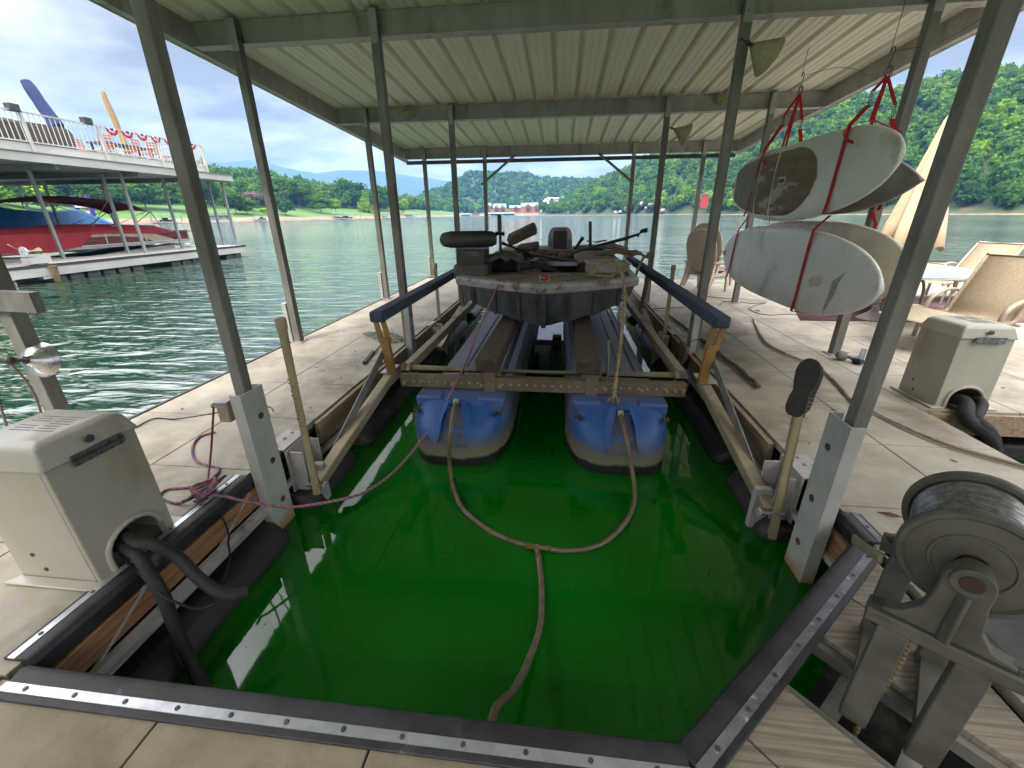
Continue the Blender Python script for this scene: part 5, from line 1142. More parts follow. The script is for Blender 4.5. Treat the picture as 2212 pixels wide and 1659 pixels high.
a = MB(); a.tube(smooth_path([BL(30, 1470), BL(250, 1460), BL(420, 1450), BL(500, 1400)], 8), .0055, 5); a.tube(smooth_path([BL(700, 1320), BL(850, 1335), BL(1030, 1350)], 6), .0055, 5); a.tube(smooth_path([BL(870, 1418), BL(930, 1380), BL(1040, 1368)], 6), .0055, 5)
a.tube(smooth_path([DG(80, 1345), DG(250, 1370), DG(450, 1358), DG(300, 1395), DG(250, 1425), DG(205, 1440), DG(290, 1490), DG(340, 1480), DG(360, 1465), DG(310, 1465), DG(280, 1490), DG(480, 1530), DG(700, 1520), DG(1000, 1525), DG(1300, 1580), DG(1500, 1580)], 8), .0055, 5)
tag(a.build('long_cord', DARKM), 'dark thin cord winding over the patio behind the guide rail', 'cord')
# brown paddle blade tied behind the right guide rail
pb = thing('tied_blade', 'brown weathered bumper board tied upright behind the right guide rail', 'paddle blade', at(1470, 760, x=1.44)); 
P = [(1430, 780), (1452, 748), (1472, 738), (1481, 752), (1476, 775), (1462, 800), (1440, 812), (1428, 805)]; a = MB(); a.prism([at(x, y, x=1.40) for x, y in P], (1, .1, 0), .05); a.build('blade', M('brown_mottled', (.22, .15, .08), (.10, .07, .045), 9, .8, bump=.3, c3=(.05, .045, .04), s3=6), pb, bevel=.012)
a = MB(); a.tube([at(1478, 748, x=1.44), at(1500, 735, x=1.52), at(1512, 732, x=1.56)], .005, 5); a.build('tie_cord', BBLK, pb)
# dark lamp with ball on the deck by the far right post
dl = thing('fallen_lamp', 'dark blue tipped-over lamp with a grey stone weight beside the post', 'lamp', at(1835, 775, z=.46)); a = MB(); a.sphere(at(1818, 768, z=.50), (.06, .06, .048), 12, 8); a.build('stone', M('grey_stone', (.20, .19, .17), (.12, .11, .10), 10, .9, bump=.5), dl, noisy=.01, ns=12)
a = MB(); a.tube([at(1832, 770, z=.50), at(1848, 778, z=.48), at(1862, 782, z=.49)], [.02, .035, .03], 10); a.bar(at(1858, 780, z=.48), at(1866, 757, x=3.35), .05, .05); a.build('lamp_arm', M('navy_plastic', (.02, .025, .06), None, 10, .4), dl, bevel=.008)
# dead leaf and bits
a = MB(); g = random.Random(8); DEB = M('dead_leaf', (.13, .06, .04), (.08, .04, .03), 20, .9)
for k in range(70):
    x = g.choice([g.uniform(-3.2, -2.0), g.uniform(1.6, 4.5), g.uniform(-1.8, 1.3)]); y = g.uniform(1.4, 6.5) if abs(x) > 1.55 else g.uniform(.2, .6)
    if (x > 2.9 and y < 3.45): continue
    s = g.uniform(.004, .014); t = g.uniform(0, 6.28); u = Vector((math.cos(t), math.sin(t), 0)); v = Vector((-u.y, u.x, 0)); p = Vector((x, y, WZ+.003)); a.prism([p-u*s*1.6, p-v*s*.5, p+u*s*1.6, p+v*s*.5], (0, 0, 1), .003)
p = at(1895, 1107, z=.455); a.prism([p, p+Vector((.05, -.012, .012)), p+Vector((.10, -.03, .002)), p+Vector((.05, -.03, 0))], (0, 0, 1), .004)
tag(a.build('leaf_litter', DEB), 'crumbs and a dead leaf scattered over the deck tiles', 'leaf litter', kind='stuff')

a = MB(); g = random.Random(31)
for k in range(55):
    x = g.uniform(-1.5, 1.25); y = g.choice([g.uniform(1.0, 3.2), g.uniform(1.0, 2.0)]); s = g.uniform(.0012, .0038)
    if abs(x+.17) < .9 and g.random() < .6: x = (-1.5 if g.random() < .5 else .95)+g.uniform(0, .3)
    t = g.uniform(0, 6.28); u = Vector((math.cos(t), math.sin(t), 0)); v = Vector((-u.y, u.x, 0)); p = Vector((x, y, .002)); a.prism([p-u*s*1.6, p-v*s*.6, p+u*s*1.6, p+v*s*.6], (0, 0, 1), .002)
tag(a.build('floating_bits', M('floating_crumbs', (.14, .15, .05), (.10, .09, .04), 30, .9)), 'tiny crumbs and leaf bits floating on the green water', 'debris', kind='stuff')
# ================================================================== PADDLE BOARDS ON STRAPS
BOARD = M('chalky_white_board', (.82, .82, .78), (.75, .75, .71), 3, .42, c3=(.48, .44, .34), s3=2.0, w3=(.55, .72), coat=.15)
BOARDC = M('cream_board', (.58, .53, .41), (.42, .38, .29), 3, .45)
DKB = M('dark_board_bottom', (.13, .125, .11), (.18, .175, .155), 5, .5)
PAD = M('worn_brown_pad', (.21, .155, .105), (.29, .225, .16), 6, .85, bump=.3, c3=(.50, .49, .45), s3=3.0, w3=(.545, .60), stretch=(1, .5, 2))
PADG = M('grey_ribbed_pad', (.33, .32, .29), (.26, .25, .22), 12, .85, bump=.3)
REDS = M('red_webbing', (.55, .012, .02), (.42, .01, .015), 30, .7, bump=.2)
def board(x, y0, y1, zc, z_tail, z_nose, W, mat, label, th=.11, tail=.5, nose=.62, sk=1.0):
    """board standing on edge in the plane x; tail at y1 (far), nose at y0 (near)"""
    t = thing('paddle_board', label, 'paddle board', (x, (y0+y1)/2, zc), 'paddle boards hung on red straps')
    rings = []; out = []; n = 36
    for i in range(n+1):
        s = .5-.5*math.cos(math.pi*i/n); y = y1+(y0-y1)*s; s2 = s**sk; k = (1-abs(2*s2-1)**(3.0 if s2 > .5 else 2.8)); e = interp(s, [(0, tail), (.5, .5), (1, nose)]); hw = W/2*max(.002, k)**e
        zz = zc+(z_tail-zc)*max(0, 1-2*s)**1.6+(z_nose-zc)*max(0, 2*s-1)**1.6; ht = th/2*max(.10, k)**.35; xx = x+.06*max(0, (s-.6)/.4)**2
        rings.append([(xx+ht*(abs(math.cos(a))**.55)*(1 if math.cos(a) > 0 else -1), y, zz+hw*(abs(math.sin(a))**.8)*(1 if math.sin(a) > 0 else -1)) for a in [j*math.pi/12 for j in range(24)]]); out.append((y, zz, hw, xx-ht))
    a = MB(); a.loft(rings); a.build('board_shell', mat, t, smooth=60); return t, out
b1, o1 = board(2.6, 4.06, 7.42, 2.25, 2.32, 2.36, .82, BOARD, 'upper white paddle board with a worn brown deck pad, front of its pair', nose=.50)
b2, o2 = board(2.55, 3.76, 7.15, 1.37, 1.37, 1.35, .84, BOARD, 'lower plain white paddle board with a yellow stain, front of its pair', nose=.52)
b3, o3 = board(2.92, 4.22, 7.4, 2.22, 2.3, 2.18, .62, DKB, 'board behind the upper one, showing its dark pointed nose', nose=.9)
b4, o4 = board(2.93, 4.0, 7.3, 1.42, 1.4, 1.44, .86, BOARDC, 'cream board hanging behind the lower white one')
def pad(out, ya, yb, mat, inset, name, par, roundn=False):
    """sheet 4 mm proud of the face turned to the slip"""
    a = MB(); L = []; ys = [ya+(yb-ya)*k/14 for k in range(15)]
    for k, y in enumerate(ys):
        yy = sorted(out, key=lambda q: abs(q[0]-y))[:2]; (p, q) = yy; f = 0 if p[0] == q[0] else (y-p[0])/(q[0]-p[0]); z = p[1]+(q[1]-p[1])*f; hw = p[2]+(q[2]-p[2])*f-inset; x = p[3]+(q[3]-p[3])*f
        if roundn: hw *= math.sqrt(max(.0, 1-max(0, 1-(k)/9.0)**2)) if ya < yb else 1
        hw = max(.01, hw*.93); row = []
        for j in range(9): u = -1+j/4; row.append((x-.003+.055*(1-(1-abs(u*hw/(out[18][2]))**2.4)**.5) if abs(u*hw/out[18][2]) < 1 else x+.03, y, z+u*hw))
        L.append(row)
    a.loft([[(p[0]-.005, p[1], p[2]) for p in r] for r in L], cap=False, closed=False); o = a.build(name, mat, par, smooth=60); md = o.modifiers.new('thickness', 'SOLIDIFY'); md.thickness = .006; md.offset = 0; return o
pad(o1, 5.02, 5.93, PAD, .035, 'deck_pad', b1, True); pad(o1, 5.98, 6.38, PAD, .035, 'deck_pad', b1); pad(o1, 6.43, 7.2, PADG, .035, 'deck_pad', b1)
a = MB(); a.box((2.535, 5.72, 2.28), (.012, .17, .085)); o = a.build('carry_handle', LW, b1, bevel=.01); a = MB(); a.box((2.529, 5.72, 2.28), (.006, .12, .045)); a.build('handle_slot', BBLK, o, bevel=.006)
def patch(out, pts):
    a = MB(); P = []
    for y, z in pts:
        k = sorted(out, key=lambda q: abs(q[0]-y))[:2]; f = (y-k[0][0])/(k[1][0]-k[0][0]); x = k[0][3]+(k[1][3]-k[0][3])*f; P.append((x-.004, y, z))
    return a.prism(P, (1, 0, 0), .003)
a = patch(o2, [(4.14, 1.44), (4.19, 1.33), (4.20, 1.24), (4.30, 1.03), (4.275, 1.22), (4.27, 1.34)]); a.build('worn_logo', M('worn_logo_grey', (.28, .26, .22), (.45, .44, .40), 30, .7), b2)
a = patch(o2, [(4.62, 1.30), (4.56, 1.36), (4.50, 1.35), (4.44, 1.37), (4.41, 1.31), (4.46, 1.26), (4.50, 1.27), (4.57, 1.24)]); a.build('yellow_stain', M('yellow_stain', (.58, .50, .33), (.66, .63, .55), 18, .6), b2)
for bb_, oo in ((b1, o1), (b2, o2)):
    y, z, hw, x = oo[0]; a = MB(); a.tube([(x+.05, y-.12, z-.02), (x+.0, y+.02, z), (x-.05, y+.25, z+.03)], .007, 6); a.tube([(x-.02, y-.12, z-.04), (x-.02, y-.12, z+.03)], .012, 6); a.build('leash_tube', GALVL, bb_)
def belt(pts, w=.030, name='strap', par=None, along=(0, 1, 0)):
    a = MB(); A = Vector(along)*w/2; P = [Vector(p) for p in pts]; rg = []
    for i, p in enumerate(P):
        d = (P[min(i+1, len(P)-1)]-P[max(i-1, 0)]).normalized(); n = d.cross(Vector(along)).normalized()*.0015; rg.append([p-A-n, p+A-n, p+A+n, p-A+n])
    a.loft(rg); return a.build(name, REDS, par)
def hang(yb1, yt1, yb2, yt2, hook, label):
    """one sling: hook, carabiners, four red straps round both pairs"""
    h = Vector(hook); t = thing('strap_sling', label, 'strap', h, 'red strap slings holding the boards')
    a = MB(); a.tube(smooth_path([h+Vector((.0, .05, .09)), h+Vector((0, .02, .12)), h+Vector((0, -.01, .09)), h+Vector((0, .0, .03)), h+Vector((0, .02, -.0)), h+Vector((0, 0, -.035)), h+Vector((0, -.02, -.01))], 6), .005, 6); a.build('hook', DARKM, t)
    a = MB()
    for s in (-.02, .02): c = h+Vector((s*.6, 0, -.062)); a.tube([c+Vector((s*.3, .016*math.cos(k), .036*math.sin(k))) for k in [j*.524 for j in range(12)]], .004, 5, closed=True)
    a.build('carabiner', DARKM, t); hb = h+Vector((0, 0, -.095))
    def x0(o, y):
        k = sorted(o, key=lambda q: abs(q[0]-y))[:2]; f = (y-k[0][0])/(k[1][0]-k[0][0]); return tuple(a_+(b_-a_)*f for a_, b_ in zip(*k))
    for xs, (oa, ya, yb_), sgn in ((2.53, (o1, yt1, yb1), -1), (2.99, (o3, yt1, yb1), 1)):
        q = x0(oa, ya); top = Vector((q[3]-.012 if sgn < 0 else q[3]+.15, ya, q[1]+q[2]+.012)); m_ = hb.lerp(top, .45)
        a = MB(); a.tube([m_+Vector((0, .018*math.cos(k), .045*math.sin(k))) for k in [j*.524 for j in range(12)]], .004, 5, closed=True); a.build('carabiner', DARKM, t)
        belt([hb, m_+Vector((0, 0, .05))], .030, par=t, along=(.87, -.5, 0)); belt([m_-Vector((0, 0, .05)), top], .042, par=t, along=(.87, -.5, 0)); belt([hb, Vector((2.74+.06*sgn, h.y+.1*sgn, top.z+.01))], .026, par=t, along=(.87, -.5, 0))
        qb = x0(oa, yb_); xf = q[3]-.008 if sgn < 0 else q[3]+.155; bot = Vector((xf, yb_, qb[1]-qb[2]-.01)); mid1 = Vector((xf, (ya*2+yb_)/3, q[1]+q[2]*.7)); mid2 = Vector((xf, (ya+yb_*2)/3, qb[1]-qb[2]*.7))
        belt([top, mid1, mid1.lerp(mid2, .5), mid2, bot, bot+Vector((-sgn*.10, 0, -.004))], .052, par=t)
        ob2 = o2 if sgn < 0 else o4; q2 = x0(ob2, yt2); q3 = x0(ob2, yb2); xf2 = q2[3]-.008 if sgn < 0 else q2[3]+.155; t2 = Vector((xf2, yt2, q2[1]+q2[2]+.012)); b2_ = Vector((xf2, yb2, q3[1]-q3[2]-.01))
        belt([bot+Vector((-sgn*.06, -.02, -.01)), t2], .045, par=t); belt([t2, Vector((xf2, (yt2*2+yb2)/3, q2[1]+q2[2]*.6)), Vector((xf2, (yt2+yb2*2)/3, q3[1]-q3[2]*.6)), b2_, b2_+Vector((-sgn*.1, 0, -.004))], .048, par=t)
    belt([Vector((2.55, yt1, 2.66)), Vector((2.50, yt1-.03, 2.60)), Vector((2.49, yt1-.13, 2.53)), Vector((2.50, yt1-.22, 2.50))], .03, par=t, along=(0, .3, 1))
    belt([Vector((2.53, yt1, 2.66)), Vector((2.74, yt1, 2.70)), Vector((3.0, yt1, 2.60))], .03, par=t)
    a = MB(); a.tube(smooth_path([h+Vector((0, .05, .09)), h+Vector((.5, .2, .2)), Vector((3.80, h.y+.4, rz(h.y)-.2))], 6), .003, 4); a.tube([h+Vector((0, .05, .09)), Vector((h.x-.0, h.y+.02, rz(h.y)-.0))], .003, 4); a.build('hanger_wire', DARKM, t)
hang(4.76, 4.68, 4.78, 4.73, (2.78, 4.72, 3.13), 'nearer sling of red straps, buckles and carabiners round the paddle boards')
hang(6.65, 6.36, 6.75, 6.62, (2.80, 6.33, 3.36), 'farther sling of red straps, buckles and carabiners round the paddle boards')

# ================================================================== PATIO FURNITURE
BEIG = M('beige_resin', (.56, .48, .38), (.48, .40, .31), 3, .5); SLING = M('tan_sling_fabric', (.40, .32, .21), (.33, .26, .17), 40, .9, bump=.3, bscale=200); ALB = M('beige_aluminium', (.40, .33, .24), (.32, .26, .19), 10, .45, .2)
def rchair(o, rot, label):
    """stacked resin lounge chair with a tall rounded back; faces local +X"""
    r = rotz(rot); o = Vector(o); L = lambda x, y, z: o+r@Vector((x, y, z)); t = thing('resin_chair', label, 'chair', o, 'tall beige resin chairs')
    prof = [(.18, 0), (.26, .12), (.30, .38), (.29, .58), (.23, .72), (.13, .80), (.02, .82)]
    pts = [(-w, h) for w, h in prof]+[(w, h) for w, h in prof[::-1]]
    a = MB(); f = lambda y, h, d: L(-.20-h*.32-d, y, .40+h*.97); rg = [[f(y, h, .015) for y, h in pts], [f(y, h, -.012) for y, h in pts]]; a.loft(rg); bo = a.build('backrest', BEIG, t, bevel=.01)
    a = MB(); a.tube(smooth_path([f(y, h, -.01) for y, h in pts], 4), .017, 8); a.build('back_rim', BEIG, bo)
    a = MB(); a.loft([[L(-.26, y, .36), L(.0, y, .33), L(.26, y, .39), L(.30, y, .34), L(.26, y, .35), L(0, y, .30), L(-.26, y, .33)] for y in (-.25, .25)]); a.build('seat', BEIG, t, bevel=.006)
    for s in (-1, 1):
        a = MB(); a.loft([[L(x, s*.30-w_, z), L(x, s*.30+w_, z), L(x, s*.30+w_, z-.028), L(x, s*.30-w_, z-.028)] for x, z, w_ in ((-.34, .60, .035), (-.1, .615, .045), (.2, .60, .05), (.32, .57, .04))]); a.build('armrest', BEIG, t, bevel=.006)
        a = MB(); a.loft([[L(x, s*.30-.02, z), L(x+d, s*.30-.02, z), L(x+d, s*.30+.02, z), L(x, s*.30+.02, z)] for x, z, d in ((.24, 0, .05), (.20, .3, .08), (.16, .58, .13))]); a.build('leg', BEIG, t, bevel=.005)
        a = MB(); a.loft([[L(x, s*.28-.02, z), L(x+d, s*.28-.02, z), L(x+d, s*.28+.02, z), L(x, s*.28+.02, z)] for x, z, d in ((-.50, 0, .05), (-.34, .3, .08), (-.30, .59, .08))]); a.build('leg', BEIG, t, bevel=.005)
        a = MB(); a.loft([[L(x, s*.285-.012, z), L(x, s*.285+.012, z), L(x, s*.285+.012, z-.07), L(x, s*.285-.012, z-.07)] for x, z in ((-.3, .40), (0, .38), (.24, .42))]); a.build('side_rail', BEIG, t, bevel=.004)
    return t
rchair((2.95, 9.05, WZ), R(42), 'tall beige resin chair in front of its twin, nearest the slip')
rchair((3.08, 9.20, WZ+.10), R(42), 'second tall beige resin chair, just behind the first')
def lounger(o, rot, label, back=58):
    r = rotz(rot); o = Vector(o); L = lambda x, y, z: o+r@Vector((x, y, z)); t = thing('lounge_chair', label, 'lounge chair', o, 'beige sling lounge chairs')
    W = .33; bk = R(back); Lb = .68; H = .36
    bp = lambda s: (-s*Lb*math.cos(bk)-.0, H+s*Lb*math.sin(bk)-.07*math.sin(s*math.pi)*0)
    rail = [bp(1.04), bp(.8), bp(.5), bp(.2), (.0, H-.03), (.12, H-.05), (.3, H-.02), (.52, H+.04), (.78, H+.0), (1.02, H-.03)]
    for s in (-1, 1):
        a = MB(); a.tube(smooth_path([L(x, s*W, z) for x, z in rail], 5), .019, 8, r2=1.4); a.build('side_frame', ALB, t)
        a = MB(); a.tube(smooth_path([L(-.34, s*(W+.05), .0), L(-.30, s*(W+.05), .36), L(-.16, s*(W+.05), .55), L(.06, s*(W+.05), .58), L(.26, s*(W+.05), .46), L(.30, s*(W+.05), .2), L(.31, s*(W+.05), 0)], 5), .019, 8, r2=1.3); a.build('arm_leg', ALB, t)
        a = MB(); a.tube([L(.88, s*W, H-.02), L(.92, s*W, 0)], .018, 8); a.build('leg', ALB, t)
    a = MB(); a.tube([L(bp(1.04)[0], -W, bp(1.04)[1]), L(bp(1.04)[0], W, bp(1.04)[1])], .019, 8); a.build('cross_rail', ALB, t); a = MB(); a.tube([L(-.02, -W-.05, H-.06), L(-.02, W+.05, H-.06)], .018, 8); a.build('cross_rail', ALB, t)
    a = MB(); sp_ = smooth_path([Vector((x, 0, z)) for x, z in rail], 4); a.loft([[L(p.x, -W, p.z), L(p.x, W, p.z)] for p in sp_], cap=False, closed=False); f = a.build('sling', SLING, t, smooth=60); md = f.modifiers.new('thickness', 'SOLIDIFY'); md.thickness = .006
    return t
lounger((4.95, 5.47, WZ), R(196), 'beige sling lounge chair with its back towards us, behind the right motor housing', 65)
lounger((7.3, 8.5, WZ), R(196), 'farther lounge chair with pale sling, at the right edge of the photo', 56)
lounger((5.3, 7.6, WZ), R(190), 'lounge chair mostly hidden behind the right front post', 30)
# glass table
gt = thing('glass_table', 'frosted glass patio table behind the near lounge chair', 'table', (5.4, 9.0, WZ)); c = at(2080, 575, z=1.17)
pts = [at(x, y, z=1.14) for x, y in ((1885, 561), (1960, 560), (2110, 583), (2190, 600), (2080, 602), (1920, 600))]
a = MB(); a.prism(pts, (0, 0, -1), .012); a.build('table_top', M('frosted_glass', (.26, .37, .33), (.29, .40, .36), 1, .3), gt)
a = MB(); a.tube([p-Vector((0, 0, .02)) for p in pts], .016, 8, closed=True); a.build('table_rim', ALB, gt)
for i in (0, 2, 4, 5):
    p = pts[i]; q = sum(pts, Vector())/len(pts); a = MB(); e = p.lerp(q, .15); a.tube([(e.x, e.y, 1.12), (e.x, e.y, WZ)], .018, 8); a.build('leg', ALB, gt)
# closed parasol with its base
UMB = M('tan_parasol_cloth', (.62, .46, .30), (.54, .39, .25), 3, .85, bump=.2)
top = at(2062, 240, y=8.3); bx_, by_ = 7.05, 8.3
pu = thing('closed_parasol', 'closed tan parasol standing behind the right front post', 'parasol', (top.x, 8.3, WZ)); X = top.x-.02
a = MB(); rg = []
for z, r_ in ((top.z, .02), (top.z-.12, .07), (top.z-.6, .16), (top.z-1.1, .26), (top.z-1.6, .37), (top.z-2.02, .46)):
    rg.append([(X+r_*math.cos(k*math.pi/24)*(1+.16*math.cos(k*math.pi/24*8*1.0+z)), 8.3+r_*.8*math.sin(k*math.pi/24)*(1+.16*math.cos(k*math.pi/3+z)), z+.05*math.sin(k*1.3)*(1 if z < top.z-1.9 else 0)) for k in range(48)])
a.loft(rg, cap=False); o = a.build('canopy', UMB, pu, smooth=50); md = o.modifiers.new('thickness', 'SOLIDIFY'); md.thickness = .006
a = MB(); a.tube([(X, 8.3, WZ+.02), (X, 8.3, top.z+.05)], .022, 10); a.build('pole', ALB, pu); a = MB(); a.lathe([(.26, 0), (.25, .03), (.10, .10), (.05, .14)], (X, 8.3, WZ), (0, 0, 1), 24); a.build('base', M('rosy_base', (.26, .20, .19), None, 5, .6), pu)
c = at(1884, 690, z=WZ); a = MB(); a.lathe([(.20, 0), (.195, .02), (.15, .05), (.14, .06), (.09, .10), (.05, .14), (.04, .20)], c, (0, 0, 1), 28); tag(a.build('parasol_base', M('greyish_rose_base', (.27, .22, .215), (.2, .16, .16), 5, .6), smooth=40), 'round mauve parasol base without a pole, beside the rug', 'parasol base')
# rug
RUG = M('plum_rug', (.075, .045, .055), (.13, .06, .055), 5, .95, c3=(.28, .11, .06), s3=1.2, w3=(.56, .66), stretch=(1, 4, 1))
a = MB(); a.add([(3.55, 6.50, WZ+.006), (9.4, 6.62, WZ+.006), (9.6, 8.7, WZ+.006), (4.35, 8.6, WZ+.006)], [(0, 1, 2, 3)]); o = a.build('patio_rug', RUG); md = o.modifiers.new('thickness', 'SOLIDIFY'); md.thickness = .005; tag(o, 'plum and orange striped outdoor rug under the loungers', 'rug')
# stainless rail of the swim ladder behind the boards
a = MB(); p0 = at(1586, 580, y=9.9)
for (x0_, y0_), (x1_, y1_) in (((1575, 585), (1598, 468)), ((1665, 585), (1662, 462))): a.tube([at(x0_, y0_, y=9.9), at(x1_, y1_, y=9.9)], .022, 8)
a.tube([at(1590, 497, y=9.9), at(1662, 497, y=9.9)], .018, 8); tag(a.build('swim_ladder_rail', GALVL), 'slim metal swim ladder rail behind the hanging boards', 'rail')
# ================================================================== NEIGHBOUR'S TWO-STOREY DOCK
NW = M('neighbour_white', (.52, .515, .48), (.45, .445, .41), 2, .6, c3=(.42, .40, .36), s3=1.5, stretch=(1, .3, 1)); NG = M('neighbour_grey', (.30, .31, .31), (.24, .25, .25), 3, .6); NDK = M('neighbour_dark', (.05, .045, .05)); NP = M('neighbour_post', (.36, .38, .38), (.28, .30, .30), 4, .5, .3)
NFL = M('neighbour_float', (.06, .062, .065), (.13, .13, .125), 1.5, .6)
DX, DY0, DY1 = -17.0, 6.0, 21.95
nd = thing('two_storey_dock', 'white two-storey boat dock across the water at left with railed sun deck', 'boat dock', (-20, 16, .55))
ZD = .55
a = MB(); a.bb(-18.9, DX-.02, DY0, DY1, ZD-.05, ZD); a.bb(-29.5, -18.9, 21.0, DY1, ZD-.05, ZD); a.bb(-24.8, -23.6, DY0, 21.0, ZD-.05, ZD); a.bb(-29.5, -28.6, DY0, 21.0, ZD-.05, ZD); a.build('lower_deck', NW, nd)
a = MB(); a.bb(DX-.02, DX+.03, DY0, DY1+.03, ZD-.075, ZD+.01); a.bb(-29.5, DX, DY1, DY1+.04, ZD-.075, ZD+.01); a.build('rub_strip', NDK, nd)
a = MB(); a.bb(DX-.02, DX+.012, DY0, DY1+.02, ZD-.36, ZD-.077); a.bb(-29.5, DX, DY1, DY1+.02, ZD-.36, ZD-.077); a.build('side_skirt', NW, nd)
y = 6.3; 
for y0, n in ((6.3, 5), (12.6, 6), (17.3, 4), (20.6, 3)):
    for k in range(n):
        yy = y0+k*.58
        if yy+.46 < DY1: a = MB(); a.bb(-18.6, DX-.10, yy, yy+.46, -.3, ZD-.38); a.build('float_block', NFL, nd, bevel=.03)
def npost(x, y, z1=3.62): a = MB(); a.bb(x-.045, x+.045, y-.045, y+.045, ZD, z1); a.build('post', NP, nd)
for x, y in ((-18.85, 14.53), (-18.62, 16.89), (-17.65, 16.76), (-18.3, 19.34), (-18.11, 21.8), (-17.39, 21.85), (-18.8, 11.9), (-18.8, 9.0)): npost(x, y)
for x in (-24.0, -29.0):
    for y in (10.5, 13.4, 16.2, 18.9, 21.6): npost(x, y)
RZ0 = 3.66
a = MB(); a.bb(-30.2, DX, DY0-.4, 22.15, RZ0+.03, RZ0+.09); a.build('ceiling', NG, nd)
a = MB(); a.bb(DX, DX+.03, DY0-.4, 22.18, RZ0, RZ0+.27); a.bb(-30.2, DX, 22.15, 22.18, RZ0, RZ0+.27); a.build('roof_fascia', NW, nd)
a = MB(); a.bb(-30.2, DX+.06, DY0-.4, 22.22, RZ0+.272, RZ0+.30); a.build('roof_eave', NG, nd)
a = MB()
for k in range(5): a.bb(-30, -17.1, 8+3*k, 8.1+3*k, RZ0-.15, RZ0+.028)
a.build('ceiling_joist', NG, nd)
UX, UY1 = -17.5, 21.2
a = MB(); a.bb(-30, UX, DY0, UY1, RZ0+.45, RZ0+.52); a.build('upper_deck', NG, nd)
a = MB(); a.bb(UX-.02, UX+.012, DY0, UY1+.02, RZ0+.31, RZ0+.60); a.bb(-30, UX, UY1, UY1+.02, RZ0+.31, RZ0+.60); a.build('upper_fascia', NW, nd)
UZ = RZ0+.55; RT_ = 5.17
def railing(p, q, name='railing'):
    p, q = Vector(p), Vector(q); L = (q-p).length; n = max(1, round(L/2.45)); d = (q-p)/L
    a = MB(); a.bar(p+Vector((0, 0, RT_)), q+Vector((0, 0, RT_)), .05, .045); a.bar(p+Vector((0, 0, UZ+.1)), q+Vector((0, 0, UZ+.1)), .04, .04)
    m = int(L/.155)
    for k in range(m): c = p+d*(L*(k+.5)/m); a.bar(c+Vector((0, 0, UZ+.1)), c+Vector((0, 0, RT_)), .018, .018, (0, 1, 0))
    r = a.build(name, NW, nd)
    for k in range(n+1): a = MB(); c = p+d*(L*k/n); a.bar(c+Vector((.03, 0, UZ-.22)), c+Vector((.03, 0, RT_+.02)), .07, .07, (0, 1, 0)); a.build('railing_post', NW, r)
railing((UX+.03, UY1-2.45*6, 0), (UX+.03, UY1-.02, 0)); railing((UX, UY1, 0), (-24.0, UY1, 0))
# things on the sun deck
a = MB(); a.bb(-19.0, -17.95, 12.6, 14.15, UZ-.03, 5.02); cov = M('brown_cover', (.055, .045, .04), (.08, .065, .055), 5, .8)
tag(a.build('furniture_cover', cov, bevel=.12, noisy=.05, ns=2), 'dark brown covered bulk at the left end of the neighbour\'s sun deck', 'furniture cover')
a = MB(); rg = [[(-18.6-.55*math.cos(k*.524)*s, 15.2+1.15*math.sin(k*.524)*s-.2, z) for k in range(12)] for z, s in ((UZ-.03, 1.0), (4.85, 1.05), (5.02, .97), (5.06, .5))]; a.loft(rg)
tag(a.build('furniture_cover', cov, noisy=.03, ns=2), 'round dark covered hot tub or table beside the blue parasol', 'furniture cover')
def nparasol(x, y, z0, z1, lean, r, mat, label, flat=False):
    t = thing('closed_parasol', label, 'parasol', (x, y, UZ)); P = [Vector((x, y, z0)), Vector((x-lean*.5, y-lean*.25, (z0+z1)/2)), Vector((x-lean, y-lean*.5, z1))]
    a = MB(); a.tube(smooth_path(P, 4), [r*1.1, r*1.15, r*1.1, r, r, r*.95, r*.95, r*.9, r*.8], 10, r2=.8); a.build('canopy', mat, t, noisy=.04, ns=3); a = MB(); a.tube([Vector((x, y, UZ)), P[0]+Vector((0, 0, .1))], .03, 8); a.build('pole', NP, t)
nparasol(-18.9, 16.15, 5.0, 6.55, .45, .24, M('navy_cloth', (.022, .036, .12), (.03, .05, .15), 3, .8), 'closed dark blue parasol on the neighbour\'s sun deck')
nparasol(-18.9, 18.7, 4.6, 6.82, .25, .14, M('tan_closed_cloth', (.36, .25, .14), (.28, .19, .10), 4, .9), 'closed tan parasol with bent tip on the neighbour\'s sun deck')
for (px, py, lb) in ((27, 233, 'black box speaker on the neighbour\'s railing at far left'), (187, 262, 'black box speaker on the neighbour\'s railing between the two parasols')):
    p = at(px, py, x=UX+.03); a = MB(); a.bb(p.x-.12, p.x+.1, p.y-.14, p.y+.14, p.z-.09, p.z+.12); o = a.build('box_speaker', NDK, bevel=.01); tag(o, lb, 'speaker')
    b_ = MB(); b_.bb(p.x-.02, p.x+.02, p.y-.02, p.y+.02, RT_, p.z-.08); b_.build('speaker_bracket', NDK, o)
ORG = M('orange_wood', (.45, .12, .04), (.55, .18, .07), 10, .6)
tb = thing('outdoor_table', 'dark long table among orange chairs on the sun deck', 'table', (-19.2, 18.9, UZ)); a = MB(); a.bb(-19.6, -18.8, 17.6, 19.9, UZ+.62, UZ+.68); a.build('table_top', M('navy_top', (.03, .05, .10)), tb)
for x in (-19.5, -18.9):
    for y in (17.7, 19.8): a = MB(); a.bb(x-.03, x+.03, y-.03, y+.03, UZ-.03, UZ+.62); a.build('leg', NDK, tb)
